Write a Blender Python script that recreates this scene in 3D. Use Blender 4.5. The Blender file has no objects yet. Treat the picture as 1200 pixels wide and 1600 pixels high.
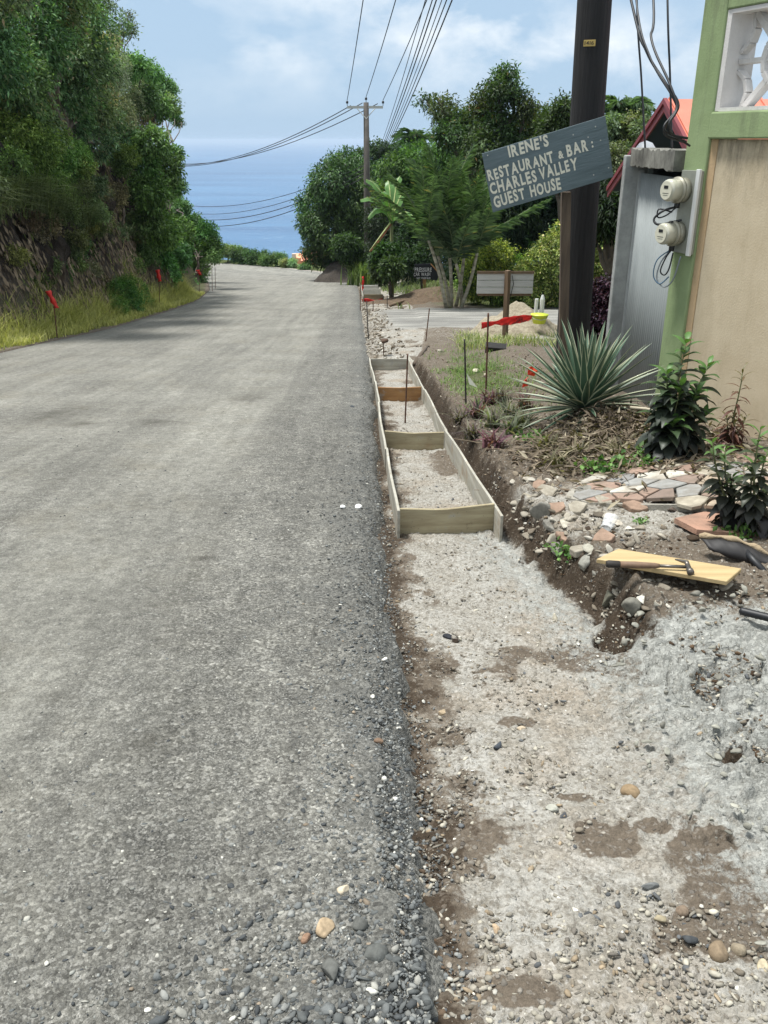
import bpy, math, random
import numpy as np
from mathutils import Vector, Matrix, Quaternion
R = math.radians
random.seed(7); RNG = np.random.default_rng(11)
SC = bpy.context.scene
COL = SC.collection

# ---------------------------------------------------------------- camera
CAM = (0.0, 0.0, 1.55); PITCH = 23.3; FPX = 1350.0
cd = bpy.data.cameras.new('camera'); cam = bpy.data.objects.new('camera', cd); COL.objects.link(cam)
cam.location = CAM; cam.rotation_euler = (R(90 - PITCH), 0, 0)
cd.sensor_fit = 'VERTICAL'; cd.sensor_height = 24; cd.lens = 24 * FPX / 1600
cd.clip_start = 0.05; cd.clip_end = 60000
SC.camera = cam

# ---------------------------------------------------------------- sky
SUN_EL, SUN_AZ = 71.0, -75.0          # azimuth clockwise from +Y (high, from the left)
w = bpy.data.worlds.new('World'); SC.world = w; w.use_nodes = True
nt = w.node_tree; N = nt.nodes; L = nt.links; N.clear()
def nd(nt, t, **kw):
    n = nt.nodes.new(t)
    for k, v in kw.items():
        if k in n.inputs.keys(): n.inputs[k].default_value = v
        else: setattr(n, k, v)
    return n
out = nd(nt, 'ShaderNodeOutputWorld'); bg = nd(nt, 'ShaderNodeBackground')
sky = nd(nt, 'ShaderNodeTexSky', sky_type='NISHITA')
sky.sun_disc = False; sky.sun_elevation = R(SUN_EL); sky.sun_rotation = R(SUN_AZ)
sky.air_density = 1.0; sky.dust_density = 1.2; sky.ozone_density = 2.0
tc = nd(nt, 'ShaderNodeTexCoord'); sep = nd(nt, 'ShaderNodeSeparateXYZ'); L.new(tc.outputs['Generated'], sep.inputs[0])
mz = nd(nt, 'ShaderNodeMath', operation='MAXIMUM'); mz.inputs[1].default_value = 0.0; L.new(sep.outputs[2], mz.inputs[0])
az = nd(nt, 'ShaderNodeMath', operation='ADD'); az.inputs[1].default_value = 0.16; L.new(mz.outputs[0], az.inputs[0])
dx = nd(nt, 'ShaderNodeMath', operation='DIVIDE'); L.new(sep.outputs[0], dx.inputs[0]); L.new(az.outputs[0], dx.inputs[1])
dy = nd(nt, 'ShaderNodeMath', operation='DIVIDE'); L.new(sep.outputs[1], dy.inputs[0]); L.new(az.outputs[0], dy.inputs[1])
cb = nd(nt, 'ShaderNodeCombineXYZ'); L.new(dx.outputs[0], cb.inputs[0]); L.new(dy.outputs[0], cb.inputs[1])
puff = nd(nt, 'ShaderNodeMapping'); puff.inputs['Scale'].default_value = (1, 1, 1.7); puff.inputs['Location'].default_value = (.31, 0, .12); L.new(tc.outputs['Generated'], puff.inputs[0])
n1 = nd(nt, 'ShaderNodeTexNoise', Scale=7.5, Detail=8.0, Roughness=0.55, Distortion=0.15); L.new(puff.outputs[0], n1.inputs['Vector'])
n2 = nd(nt, 'ShaderNodeTexNoise', Scale=2.6, Detail=4.0, Roughness=0.5); L.new(puff.outputs[0], n2.inputs['Vector'])
r1 = nd(nt, 'ShaderNodeMapRange', **{'From Min': 0.44, 'From Max': 0.62}); L.new(n1.outputs[0], r1.inputs[0])
r2 = nd(nt, 'ShaderNodeMapRange', **{'From Min': 0.36, 'From Max': 0.54}); L.new(n2.outputs[0], r2.inputs[0])
mm = nd(nt, 'ShaderNodeMath', operation='MULTIPLY'); L.new(r1.outputs[0], mm.inputs[0]); L.new(r2.outputs[0], mm.inputs[1])
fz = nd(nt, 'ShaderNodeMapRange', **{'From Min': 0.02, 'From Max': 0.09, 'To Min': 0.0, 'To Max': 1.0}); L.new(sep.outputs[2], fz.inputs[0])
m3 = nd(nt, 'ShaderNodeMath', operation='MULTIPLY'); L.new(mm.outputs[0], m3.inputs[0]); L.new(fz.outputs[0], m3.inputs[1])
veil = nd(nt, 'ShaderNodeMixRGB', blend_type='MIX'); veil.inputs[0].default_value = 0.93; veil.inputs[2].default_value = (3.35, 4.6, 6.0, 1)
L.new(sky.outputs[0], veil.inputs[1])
hi = nd(nt, 'ShaderNodeMapRange', **{'From Min': 0.16, 'From Max': 0.5, 'To Min': 0.0, 'To Max': 0.92}); L.new(sep.outputs[2], hi.inputs[0])   # bright thin cloud overhead, out of view, added to neutralise the blue ambient light
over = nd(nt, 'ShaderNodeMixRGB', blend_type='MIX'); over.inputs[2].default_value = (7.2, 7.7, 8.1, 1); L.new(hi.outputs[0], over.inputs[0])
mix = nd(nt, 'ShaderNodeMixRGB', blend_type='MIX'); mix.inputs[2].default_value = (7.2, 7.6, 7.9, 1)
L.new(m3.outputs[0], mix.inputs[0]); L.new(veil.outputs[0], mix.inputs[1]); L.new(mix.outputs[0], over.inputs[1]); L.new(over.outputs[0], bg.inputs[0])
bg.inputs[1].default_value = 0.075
L.new(bg.outputs[0], out.inputs[0])

# ---------------------------------------------------------------- sun
sd = bpy.data.lights.new('sun', 'SUN'); sun = bpy.data.objects.new('sun', sd); COL.objects.link(sun)
sd.energy = 2.9; sd.angle = R(11.0); sd.color = (1.0, 0.975, 0.93)
a, e = R(SUN_AZ), R(SUN_EL)
sv = Vector((math.sin(a) * math.cos(e), math.cos(a) * math.cos(e), math.sin(e)))
sun.rotation_euler = sv.to_track_quat('Z', 'Y').to_euler()
SC.view_settings.view_transform = 'Standard'; SC.view_settings.look = 'None'
SC.view_settings.gamma = 1.0; SC.view_settings.exposure = 0.93
try:
    SC.cycles.volume_bounces = 0; SC.cycles.max_bounces = 6; SC.cycles.transparent_max_bounces = 16
except Exception: pass

# ---------------------------------------------------------------- helpers
_P = np.random.default_rng(5).random((512, 512))
def vn(x, y, seed=0):
    x = np.asarray(x, float) + seed * 17.31; y = np.asarray(y, float) + seed * 9.77
    xi = np.floor(x).astype(int); yi = np.floor(y).astype(int); fx = x - xi; fy = y - yi
    fx = fx * fx * (3 - 2 * fx); fy = fy * fy * (3 - 2 * fy)
    a = _P[xi & 511, yi & 511]; b = _P[(xi + 1) & 511, yi & 511]; c = _P[xi & 511, (yi + 1) & 511]; d = _P[(xi + 1) & 511, (yi + 1) & 511]
    return (a * (1 - fx) + b * fx) * (1 - fy) + (c * (1 - fx) + d * fx) * fy
def fbm(x, y, f, o=4, seed=0, g=0.5):
    s = 0; A = 1; T = 0
    for i in range(o):
        s = s + A * vn(x * f, y * f, seed + i * 3); T += A; A *= g; f *= 2.03
    return s / T
def worley(x, y, f, seed=0):
    x = np.asarray(x, float) * f; y = np.asarray(y, float) * f
    xi = np.floor(x).astype(int); yi = np.floor(y).astype(int); best = np.full(x.shape, 9.0); bid = np.zeros(x.shape)
    for i in (-1, 0, 1):
        for j in (-1, 0, 1):
            cx = xi + i; cy = yi + j
            px = cx + _P[(cx + seed) & 511, cy & 511]; py = cy + _P[(cy + 77) & 511, (cx + seed) & 511]
            d = np.hypot(px - x, py - y); k = d < best
            best = np.where(k, d, best); bid = np.where(k, _P[(cx + 31) & 511, (cy + seed + 5) & 511], bid)
    return best, bid
def worley2(x, y, f, seed=0):
    x = np.asarray(x, float) * f; y = np.asarray(y, float) * f
    xi = np.floor(x).astype(int); yi = np.floor(y).astype(int); b1 = np.full(x.shape, 9.0); b2 = b1.copy(); bid = np.zeros(x.shape); ox = bid.copy(); oy = bid.copy()
    for i in (-1, 0, 1):
        for j in (-1, 0, 1):
            cx = xi + i; cy = yi + j
            px = cx + _P[(cx + seed) & 511, cy & 511]; py = cy + _P[(cy + 77) & 511, (cx + seed) & 511]
            d = np.hypot(px - x, py - y); k = d < b1
            b2 = np.where(k, b1, np.minimum(b2, d)); b1 = np.where(k, d, b1); bid = np.where(k, _P[(cx + 31) & 511, (cy + seed + 5) & 511], bid); ox = np.where(k, x - px, ox); oy = np.where(k, y - py, oy)
    return b1, b2, bid, ox, oy
def ss(a, b, x):
    t = np.clip((np.asarray(x, float) - a) / (b - a), 0, 1); return t * t * (3 - 2 * t)

def lin(h):
    h = h.lstrip('#'); c = [int(h[i:i + 2], 16) / 255 for i in (0, 2, 4)]
    return tuple((v / 12.92 if v <= .04045 else ((v + .055) / 1.055) ** 2.4) for v in c) + (1,)

def mesh(name, V, F, mat=None, parent=None, smooth=False, attrs=None, link=True):
    """V (n,3); F list of tuples or an (m,k) array; attrs: name -> (n,3|4) per-vertex colours"""
    me = bpy.data.meshes.new(name); V = np.asarray(V, np.float32)
    if isinstance(F, np.ndarray):
        m, k = F.shape; me.vertices.add(len(V)); me.vertices.foreach_set('co', V.ravel())
        me.loops.add(m * k); me.loops.foreach_set('vertex_index', F.astype(np.int32).ravel())
        me.polygons.add(m); me.polygons.foreach_set('loop_start', np.arange(0, m * k, k, dtype=np.int32))
        me.update(calc_edges=True)
    else:
        me.from_pydata([tuple(map(float, v)) for v in V], [], [tuple(int(i) for i in f) for f in F]); me.update()
    if attrs:
        for an, av in attrs.items():
            av = np.asarray(av, np.float32)
            if av.shape[1] == 3: av = np.hstack([av, np.ones((len(av), 1), np.float32)])
            at = me.color_attributes.new(an, 'FLOAT_COLOR', 'POINT'); at.data.foreach_set('color', av.ravel())
    if smooth: me.polygons.foreach_set('use_smooth', np.ones(len(me.polygons), bool))
    if mat: me.materials.append(mat)
    o = bpy.data.objects.new(name, me)
    if link: COL.objects.link(o)
    if parent: o.parent = parent
    return o

def tag(o, label=None, cat=None, group=None, kind=None):
    if label: o['label'] = label
    if cat: o['category'] = cat
    if group: o['group'] = group
    if kind: o['kind'] = kind
    return o
def thing(name, label, cat, loc=(0, 0, 0), rz=0, group=None):
    o = bpy.data.objects.new(name, None); COL.objects.link(o); o.location = loc; o.rotation_euler = (0, 0, rz)
    o.empty_display_size = .1
    return tag(o, label, cat, group)

class MB:
    def __init__(s): s.v = []; s.f = []; s.c = []
    def add(s, V, F, c=None):
        b = len(s.v); s.v += [tuple(x) for x in V]; s.f += [tuple(i + b for i in f) for f in F]
        s.c += [c or (1, 1, 1)] * len(V); return s
    def box(s, x0, x1, y0, y1, z0, z1, M=None, c=None):
        V = [Vector((x, y, z)) for z in (z0, z1) for x, y in ((x0, y0), (x1, y0), (x1, y1), (x0, y1))]
        if M: V = [M @ v for v in V]
        return s.add(V, [(3, 2, 1, 0), (4, 5, 6, 7), (0, 1, 5, 4), (1, 2, 6, 5), (2, 3, 7, 6), (3, 0, 4, 7)], c)
    def tube(s, P, r, n=8, c=None, cap=True):
        P = [Vector(p) for p in P]; rs = r if hasattr(r, '__len__') else [r] * len(P)
        V = []; up = None
        for i, p in enumerate(P):
            t = (P[min(i + 1, len(P) - 1)] - P[max(i - 1, 0)])
            t = t.normalized() if t.length > 1e-9 else Vector((0, 0, 1))
            if up is None:
                up = Vector((1, 0, 0)) if abs(t.x) < .8 else Vector((0, 1, 0))
            a = (up - t * up.dot(t)).normalized(); up = a; b = t.cross(a)
            for k in range(n):
                q = 2 * math.pi * k / n; V.append(p + (a * math.cos(q) + b * math.sin(q)) * rs[i])
        F = [(i * n + k, i * n + (k + 1) % n, (i + 1) * n + (k + 1) % n, (i + 1) * n + k) for i in range(len(P) - 1) for k in range(n)]
        if cap: F += [tuple(range(n))[::-1], tuple((len(P) - 1) * n + k for k in range(n))]
        return s.add(V, F, c)
    def prism(s, poly, h, M=None, c=None):
        n = len(poly); V = [Vector((x, y, 0)) for x, y in poly] + [Vector((x, y, h)) for x, y in poly]
        if M: V = [M @ v for v in V]
        return s.add(V, [tuple(range(n))[::-1], tuple(range(n, 2 * n))] + [(i, (i + 1) % n, n + (i + 1) % n, n + i) for i in range(n)], c)
    def build(s, name, mat, parent=None, smooth=False, bevel=0, col=False):
        o = mesh(name, s.v, s.f, mat, parent, smooth, {'col': s.c} if col else None)
        if bevel:
            m = o.modifiers.new('bevel', 'BEVEL'); m.width = bevel; m.segments = 2; m.limit_method = 'ANGLE'
        return o

# pixel of the 1200x1600 photograph -> world
cp, sp = math.cos(R(PITCH)), math.sin(R(PITCH))
def ray(px, py):
    x = (px - 600) / FPX; y = (800 - py) / FPX
    return Vector((x, cp + y * sp, -sp + y * cp))          # forward (0,cp,-sp), up (0,sp,cp)
def at(px, py, Y):
    d = ray(px, py); k = Y / d.y; return Vector((d.x * k, Y, CAM[2] + d.z * k))
def depth_at(p): return p[1] * cp - (p[2] - CAM[2]) * sp
# ---------------------------------------------------------------- terrain functions
def D(Y):
    Y = np.asarray(Y, float); t = np.clip(Y - 30, 0, 60)
    return np.where(Y < 30, .119 * Y, 3.57 + .119 * t - .5 * (.041 / 60) * t * t + .078 * np.clip(Y - 90, 0, 1e9))
_ys = np.arange(-12, 300, .5)
def _sm(a, n=7): 
    k = np.ones(n) / n; return np.convolve(np.pad(a, n // 2, mode='edge'), k, 'valid')
_xe = _sm(np.interp(_ys, [-12, 0, 1.2, 13, 30, 40, 48, 54, 60, 65, 70, 75, 80, 86, 92, 300], [.45, .1, .067, -.24, -.82, -1.15, -1.5, -2.1, -3.2, -5, -7.4, -10.3, -14, -20, -28, -60]))
_xl = _sm(np.interp(_ys, [-12, 5, 14, 19, 25, 31, 40, 50, 60, 66, 72, 80, 300], [-6.2, -6.3, -6.35, -6.0, -6.2, -6.6, -7.9, -9.9, -13.5, -18, -26, -40, -90]))
def xe(Y): return np.interp(Y, _ys, _xe)
def xl(Y): return np.interp(Y, _ys, _xl)
def xbank(Y): return np.interp(Y, [-5, 1.5, 2.07, 2.6, 3.2, 4, 5, 7.4, 10, 12.8, 14, 19], [1.3, 1.3, 1.24, 1.2, 1.1, .92, .74, .62, .52, .42, .6, .9])
def hbank(Y): return np.interp(Y, [-5, 8, 14, 22, 30, 40, 50, 60, 70, 80], [4, 4.2, 4.4, 4.6, 4.4, 3.8, 3.0, 2.2, 1.2, 0])

def H(X, Y):
    """ground height (macro)"""
    X = np.asarray(X, float); Y = np.asarray(Y, float)
    e = xe(Y); l = xl(Y); base = -D(Y)
    xb = xbank(Y) + .05 * (fbm(Y, Y * 0, 2.5, 3, 9) - .5) * ss(30, 0, Y) * 2
    tr = -.125 + .085 * ss(12.9, 14.2, Y) + .075 * ss(3.2, 1.2, Y)
    # bank top on the right
    dx = X - xb
    rag = (fbm(X, Y, 3.3, 3, 4) - .5)
    top = np.interp(Y, [-5, 1.7, 2.5, 3.0, 3.6, 12, 15, 19, 28], [-.045, -.04, -.01, .05, .12, .12, .03, -.02, 0.0]) \
        + (.13 * ss(.3, 1.5, dx)) * ss(14.5, 12, Y)
    wdt = .42 * ss(3.5, 3.0, Y); k = ss(-.03 - wdt, .13 + wdt, dx + .12 * rag)
    right = tr + (top - tr) * k
    # lumps: debris mound below the big agave, grassy hump, rubble
    right = right + .17 * np.exp(-(((X - 1.75) / .42) ** 2 + ((Y - 6.5) / .5) ** 2)) + .06 * np.exp(-(((X - 1.3) / .3) ** 2 + ((Y - 9.6) / 1.6) ** 2))
    right = right + (.10 * np.exp(-(((X - 2.35) / .6) ** 2 + ((Y - 14.6) / 1.3) ** 2)))
    right = right + .5 * np.exp(-(((X - 2.2) / 1.3) ** 2 + ((Y - 31.5) / 1.6) ** 2))
    right = right + .10 * (fbm(X, Y, .7, 3, 14) - .5) * ss(12, 16, Y) * ss(.6, 1.6, X - e) * (1 - ss(19.2, 19.8, Y) * ss(26.9, 26.3, Y))
    right = right + .25 * ss(5, 12, X) + ss(34, 46, Y) * .5 * ss(1.2, 4, X - e)
    right = right - ss(58, 66, Y) * np.clip(X - e - 2.5, 0, 200) * .22
    # left: verge, cut bank, hill
    wv = l - X
    hb = hbank(Y); run = hb / 2.6
    rough = (fbm(X + Y * .3, Y, .55, 3, 2) - .5)
    left = .03 + hb * ss(0, 1, (wv - .75 + rough * .9) / np.maximum(run, .2)) + .22 * np.clip(wv - 2.6, 0, 40) * ss(84, 60, Y) + .35 * rough * ss(.6, 2, wv)
    left = left - np.clip(wv - 44, 0, 500) * .3
    z = base + np.where(X > e + .0, right, np.where(X < l, left, -.125))
    # seaward fall of the whole hill, past the outside of the bend
    fall = np.clip(Y - 90, 0, 1e9)
    z = z - .62 * fall ** 1.0 + .35 * np.clip(fall - 80, 0, 1e9)
    return np.maximum(z, -63.5)
def Hs(X, Y): return float(H(np.array([X]), np.array([Y]))[0])
def gnd(px, py):
    """where the pixel's ray meets the ground"""
    d = ray(px, py); Yv = np.concatenate([np.arange(.8, 12, .01), np.arange(12, 95, .05)])
    z = CAM[2] + d.z / d.y * Yv; h = H(d.x / d.y * Yv, Yv); i = np.argmax(z < h)
    Y = float(Yv[i]); return Vector((d.x / d.y * Y, Y, float(h[i])))
def roadz(X, Y): return -float(D(Y))

# ---------------------------------------------------------------- materials
MATS = {}
def mat(name, col, rough=.7, bump=0, bscale=20, var=0, vscale=5, metal=0, spec=.5, col2=None, attr=None, trans=0, alpha=None, detail=4, stretch=None, coat=0):
    if name in MATS: return MATS[name]
    m = bpy.data.materials.new(name); m.use_nodes = True; t = m.node_tree; b = t.nodes['Principled BSDF']; l = t.links
    c = lin(col) if isinstance(col, str) else (tuple(col) + (1,))[:4]
    b.inputs['Base Color'].default_value = c; b.inputs['Roughness'].default_value = rough; b.inputs['Metallic'].default_value = metal
    b.inputs['Specular IOR Level'].default_value = spec
    if coat: b.inputs['Coat Weight'].default_value = coat
    co = nd(t, 'ShaderNodeTexCoord'); vec = co.outputs['Object']
    if stretch:
        mp = nd(t, 'ShaderNodeMapping'); mp.inputs['Scale'].default_value = stretch; l.new(vec, mp.inputs[0]); vec = mp.outputs[0]
    src = None
    if var or col2:
        n = nd(t, 'ShaderNodeTexNoise', Scale=vscale, Detail=6.0, Roughness=.65); l.new(vec, n.inputs['Vector'])
        rp = nd(t, 'ShaderNodeValToRGB'); l.new(n.outputs[0], rp.inputs[0])
        c2 = (lin(col2) if isinstance(col2, str) else tuple(x * (1 - var) for x in c[:3]) + (1,))
        rp.color_ramp.elements[0].position = .35; rp.color_ramp.elements[1].position = .65
        rp.color_ramp.elements[0].color = c2; rp.color_ramp.elements[1].color = c; src = rp.outputs[0]
    if attr:
        a = nd(t, 'ShaderNodeAttribute'); a.attribute_name = attr
        if src is None: src = a.outputs['Color']
        else:
            mx = nd(t, 'ShaderNodeMixRGB', blend_type='MULTIPLY'); mx.inputs[0].default_value = 1
            l.new(src, mx.inputs[1]); l.new(a.outputs['Color'], mx.inputs[2]); src = mx.outputs[0]
    if src is not None: l.new(src, b.inputs['Base Color'])
    if bump:
        n = nd(t, 'ShaderNodeTexNoise', Scale=bscale, Detail=float(detail), Roughness=.6); l.new(vec, n.inputs['Vector'])
        bp = nd(t, 'ShaderNodeBump', Strength=bump, Distance=.02); l.new(n.outputs[0], bp.inputs['Height']); l.new(bp.outputs[0], b.inputs['Normal'])
    if trans:
        tr = nd(t, 'ShaderNodeBsdfTranslucent')
        if src is not None:
            br = nd(t, 'ShaderNodeMixRGB', blend_type='MULTIPLY'); br.inputs[0].default_value = 1; br.inputs[2].default_value = (1.3, 1.5, .5, 1)
            l.new(src, br.inputs[1]); l.new(br.outputs[0], tr.inputs[0])
        else: tr.inputs[0].default_value = c
        ms = nd(t, 'ShaderNodeMixShader'); ms.inputs[0].default_value = trans
        l.new(b.outputs[0], ms.inputs[1]); l.new(tr.outputs[0], ms.inputs[2]); l.new(ms.outputs[0], t.nodes['Material Output'].inputs[0])
    MATS[name] = m; return m

class G:
    """tiny node-graph builder"""
    def __init__(s, name):
        s.m = bpy.data.materials.new(name); s.m.use_nodes = True; s.t = s.m.node_tree; s.b = s.t.nodes['Principled BSDF']; s.l = s.t.links
        s.co = nd(s.t, 'ShaderNodeTexCoord').outputs['Object']
    def noise(s, sc, det=5., ro=.6, vec=None, out=0):
        n = nd(s.t, 'ShaderNodeTexNoise', Scale=sc, Detail=float(det), Roughness=ro); s.l.new(vec or s.co, n.inputs['Vector']); return n.outputs[out]
    def vor(s, sc, feat='F1', vec=None, out='Distance', rnd=1.):
        n = nd(s.t, 'ShaderNodeTexVoronoi', feature=feat, Scale=sc, Randomness=rnd); s.l.new(vec or s.co, n.inputs['Vector']); return n.outputs[out]
    def ramp(s, x, pts):
        r = nd(s.t, 'ShaderNodeValToRGB'); s.l.new(x, r.inputs[0]); e = r.color_ramp.elements
        while len(e) < len(pts): e.new(.5)
        for q, (p, c) in zip(e, pts):
            q.position = p; q.color = c if isinstance(c, tuple) and len(c) == 4 else (lin(c) if isinstance(c, str) else (c, c, c, 1))
        return r.outputs[0]
    def mix(s, f, a, b, bt='MIX'):
        n = nd(s.t, 'ShaderNodeMixRGB', blend_type=bt)
        for i, v in enumerate((f, a, b)):
            if hasattr(v, 'links'): s.l.new(v, n.inputs[i])
            elif i == 0: n.inputs[0].default_value = v
            else: n.inputs[i].default_value = lin(v) if isinstance(v, str) else (v, v, v, 1) if isinstance(v, (int, float)) else v
        return n.outputs[0]
    def math(s, op, a, b=0., c=None, clamp=False):
        n = nd(s.t, 'ShaderNodeMath', operation=op); n.use_clamp = clamp
        for i, v in enumerate((a, b)):
            if hasattr(v, 'links'): s.l.new(v, n.inputs[i])
            else: n.inputs[i].default_value = v
        return n.outputs[0]
    def attr(s, name, out='Color'):
        n = nd(s.t, 'ShaderNodeAttribute'); n.attribute_name = name; return n.outputs[out]
    def sep(s, x):
        n = nd(s.t, 'ShaderNodeSeparateColor'); s.l.new(x, n.inputs[0]); return n.outputs
    def mapping(s, scale=(1, 1, 1), rot=(0, 0, 0), vec=None):
        n = nd(s.t, 'ShaderNodeMapping'); n.inputs['Scale'].default_value = scale; n.inputs['Rotation'].default_value = rot; s.l.new(vec or s.co, n.inputs[0]); return n.outputs[0]
    def bump(s, h, st, dist=.01, nrm=None):
        n = nd(s.t, 'ShaderNodeBump', Strength=st, Distance=dist); s.l.new(h, n.inputs['Height'])
        if nrm is not None: s.l.new(nrm, n.inputs['Normal'])
        return n.outputs[0]
    def set(s, **kw):
        for k, v in kw.items():
            i = s.b.inputs[k.replace('_', ' ')]
            if hasattr(v, 'links'): s.l.new(v, i)
            else: i.default_value = v
        return s.m

# --- road: compacted crushed stone
def road_material():
    g = G('crushed_stone_road'); at_ = g.sep(g.attr('msk'))
    v1 = g.vor(95, out='Color'); v2 = g.vor(190, out='Color'); v3 = g.vor(38, out='Color'); d3 = g.vor(38); d1 = g.vor(95)
    s1 = g.sep(v1)[0]; s2 = g.sep(v2)[1]; s3 = g.sep(v3)[2]
    peb = g.ramp(s1, [(0, (.080, .078, .070, 1)), (.5, (.175, .171, .155, 1)), (.8, (.26, .254, .232, 1)), (1, (.40, .39, .365, 1))])
    fin = g.ramp(s2, [(0, (.075, .075, .07, 1)), (.6, (.145, .142, .13, 1)), (1, (.27, .265, .25, 1))])
    big = g.ramp(s3, [(0, (.10, .10, .098, 1)), (.6, (.19, .187, .172, 1)), (1, (.29, .285, .27, 1))])
    dust = g.mix(g.noise(260, 2), (.18, .176, .158, 1), (.265, .26, .238, 1))
    w1 = g.ramp(g.noise(9, 5), [(.40, 0.), (.62, .85)])
    base = g.mix(w1, fin, peb)
    kb = g.ramp(d3, [(.30, 1.), (.42, 0.)]); kk = g.ramp(g.sep(v3)[0], [(.70, 0.), (.76, .7)])
    base = g.mix(g.math('MULTIPLY', kb, kk), base, big)
    tr = g.noise(3.0, 6, .65, g.mapping((1.0, .16, 1), (0, 0, R(1.5))))
    dk = g.ramp(g.math('ADD', g.math('MULTIPLY', at_[0], .9), g.math('MULTIPLY', g.math('SUBTRACT', tr, .5), .9)), [(.12, 0.), (.75, .9)])
    base = g.mix(dk, base, dust)
    big_n = g.mix(1., g.ramp(g.noise(.9, 5, .6), [(.3, .80), (.7, 1.15)]), g.ramp(g.noise(16, 7, .8), [(.36, .70), (.64, 1.28)]), 'MULTIPLY')
    base = g.mix(1., base, big_n, 'MULTIPLY')
    base = g.mix(1., base, g.ramp(g.noise(70, 7, .9), [(.38, .66), (.62, 1.5)]), 'MULTIPLY')
    base = g.mix(1., base, g.ramp(g.noise(2.2, 7, .7, g.mapping((2.6, .10, 1), (0, 0, R(1.5)))), [(.35, .86), (.65, 1.16)]), 'MULTIPLY')
    base = g.mix(g.ramp(g.sep(g.vor(85, out='Color'))[1], [(.965, 0.), (.975, .6)]), base, (.36, .355, .335, 1))
    yl = g.ramp(g.noise(1.7, 6, .7), [(.5, 0.), (.75, .35)])
    base = g.mix(g.math('MULTIPLY', yl, at_[0]), base, (.19, .165, .115, 1))
    base = g.mix(g.math('MULTIPLY', at_[1], .8), base, (.042, .038, .03, 1))   # damp patches
    loose = g.mix(g.ramp(s1, [(.1, 0.), (.9, 1.)]), (.07, .071, .068, 1), (.20, .20, .19, 1))
    base = g.mix(at_[2], base, loose)
    base = g.mix(1., base, (1.02, 1.02, .985, 1), 'MULTIPLY')
    h = g.math('ADD', g.math('MULTIPLY', g.math('SUBTRACT', .5, d1), .7), g.noise(220, 3))
    h2 = g.math('ADD', h, g.math('MULTIPLY', g.math('MULTIPLY', g.math('SUBTRACT', .6, d3), kk), 1.2))
    return g.set(Base_Color=base, Roughness=.92, Specular_IOR_Level=.25, Normal=g.bump(h2, .9, .012))

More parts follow.
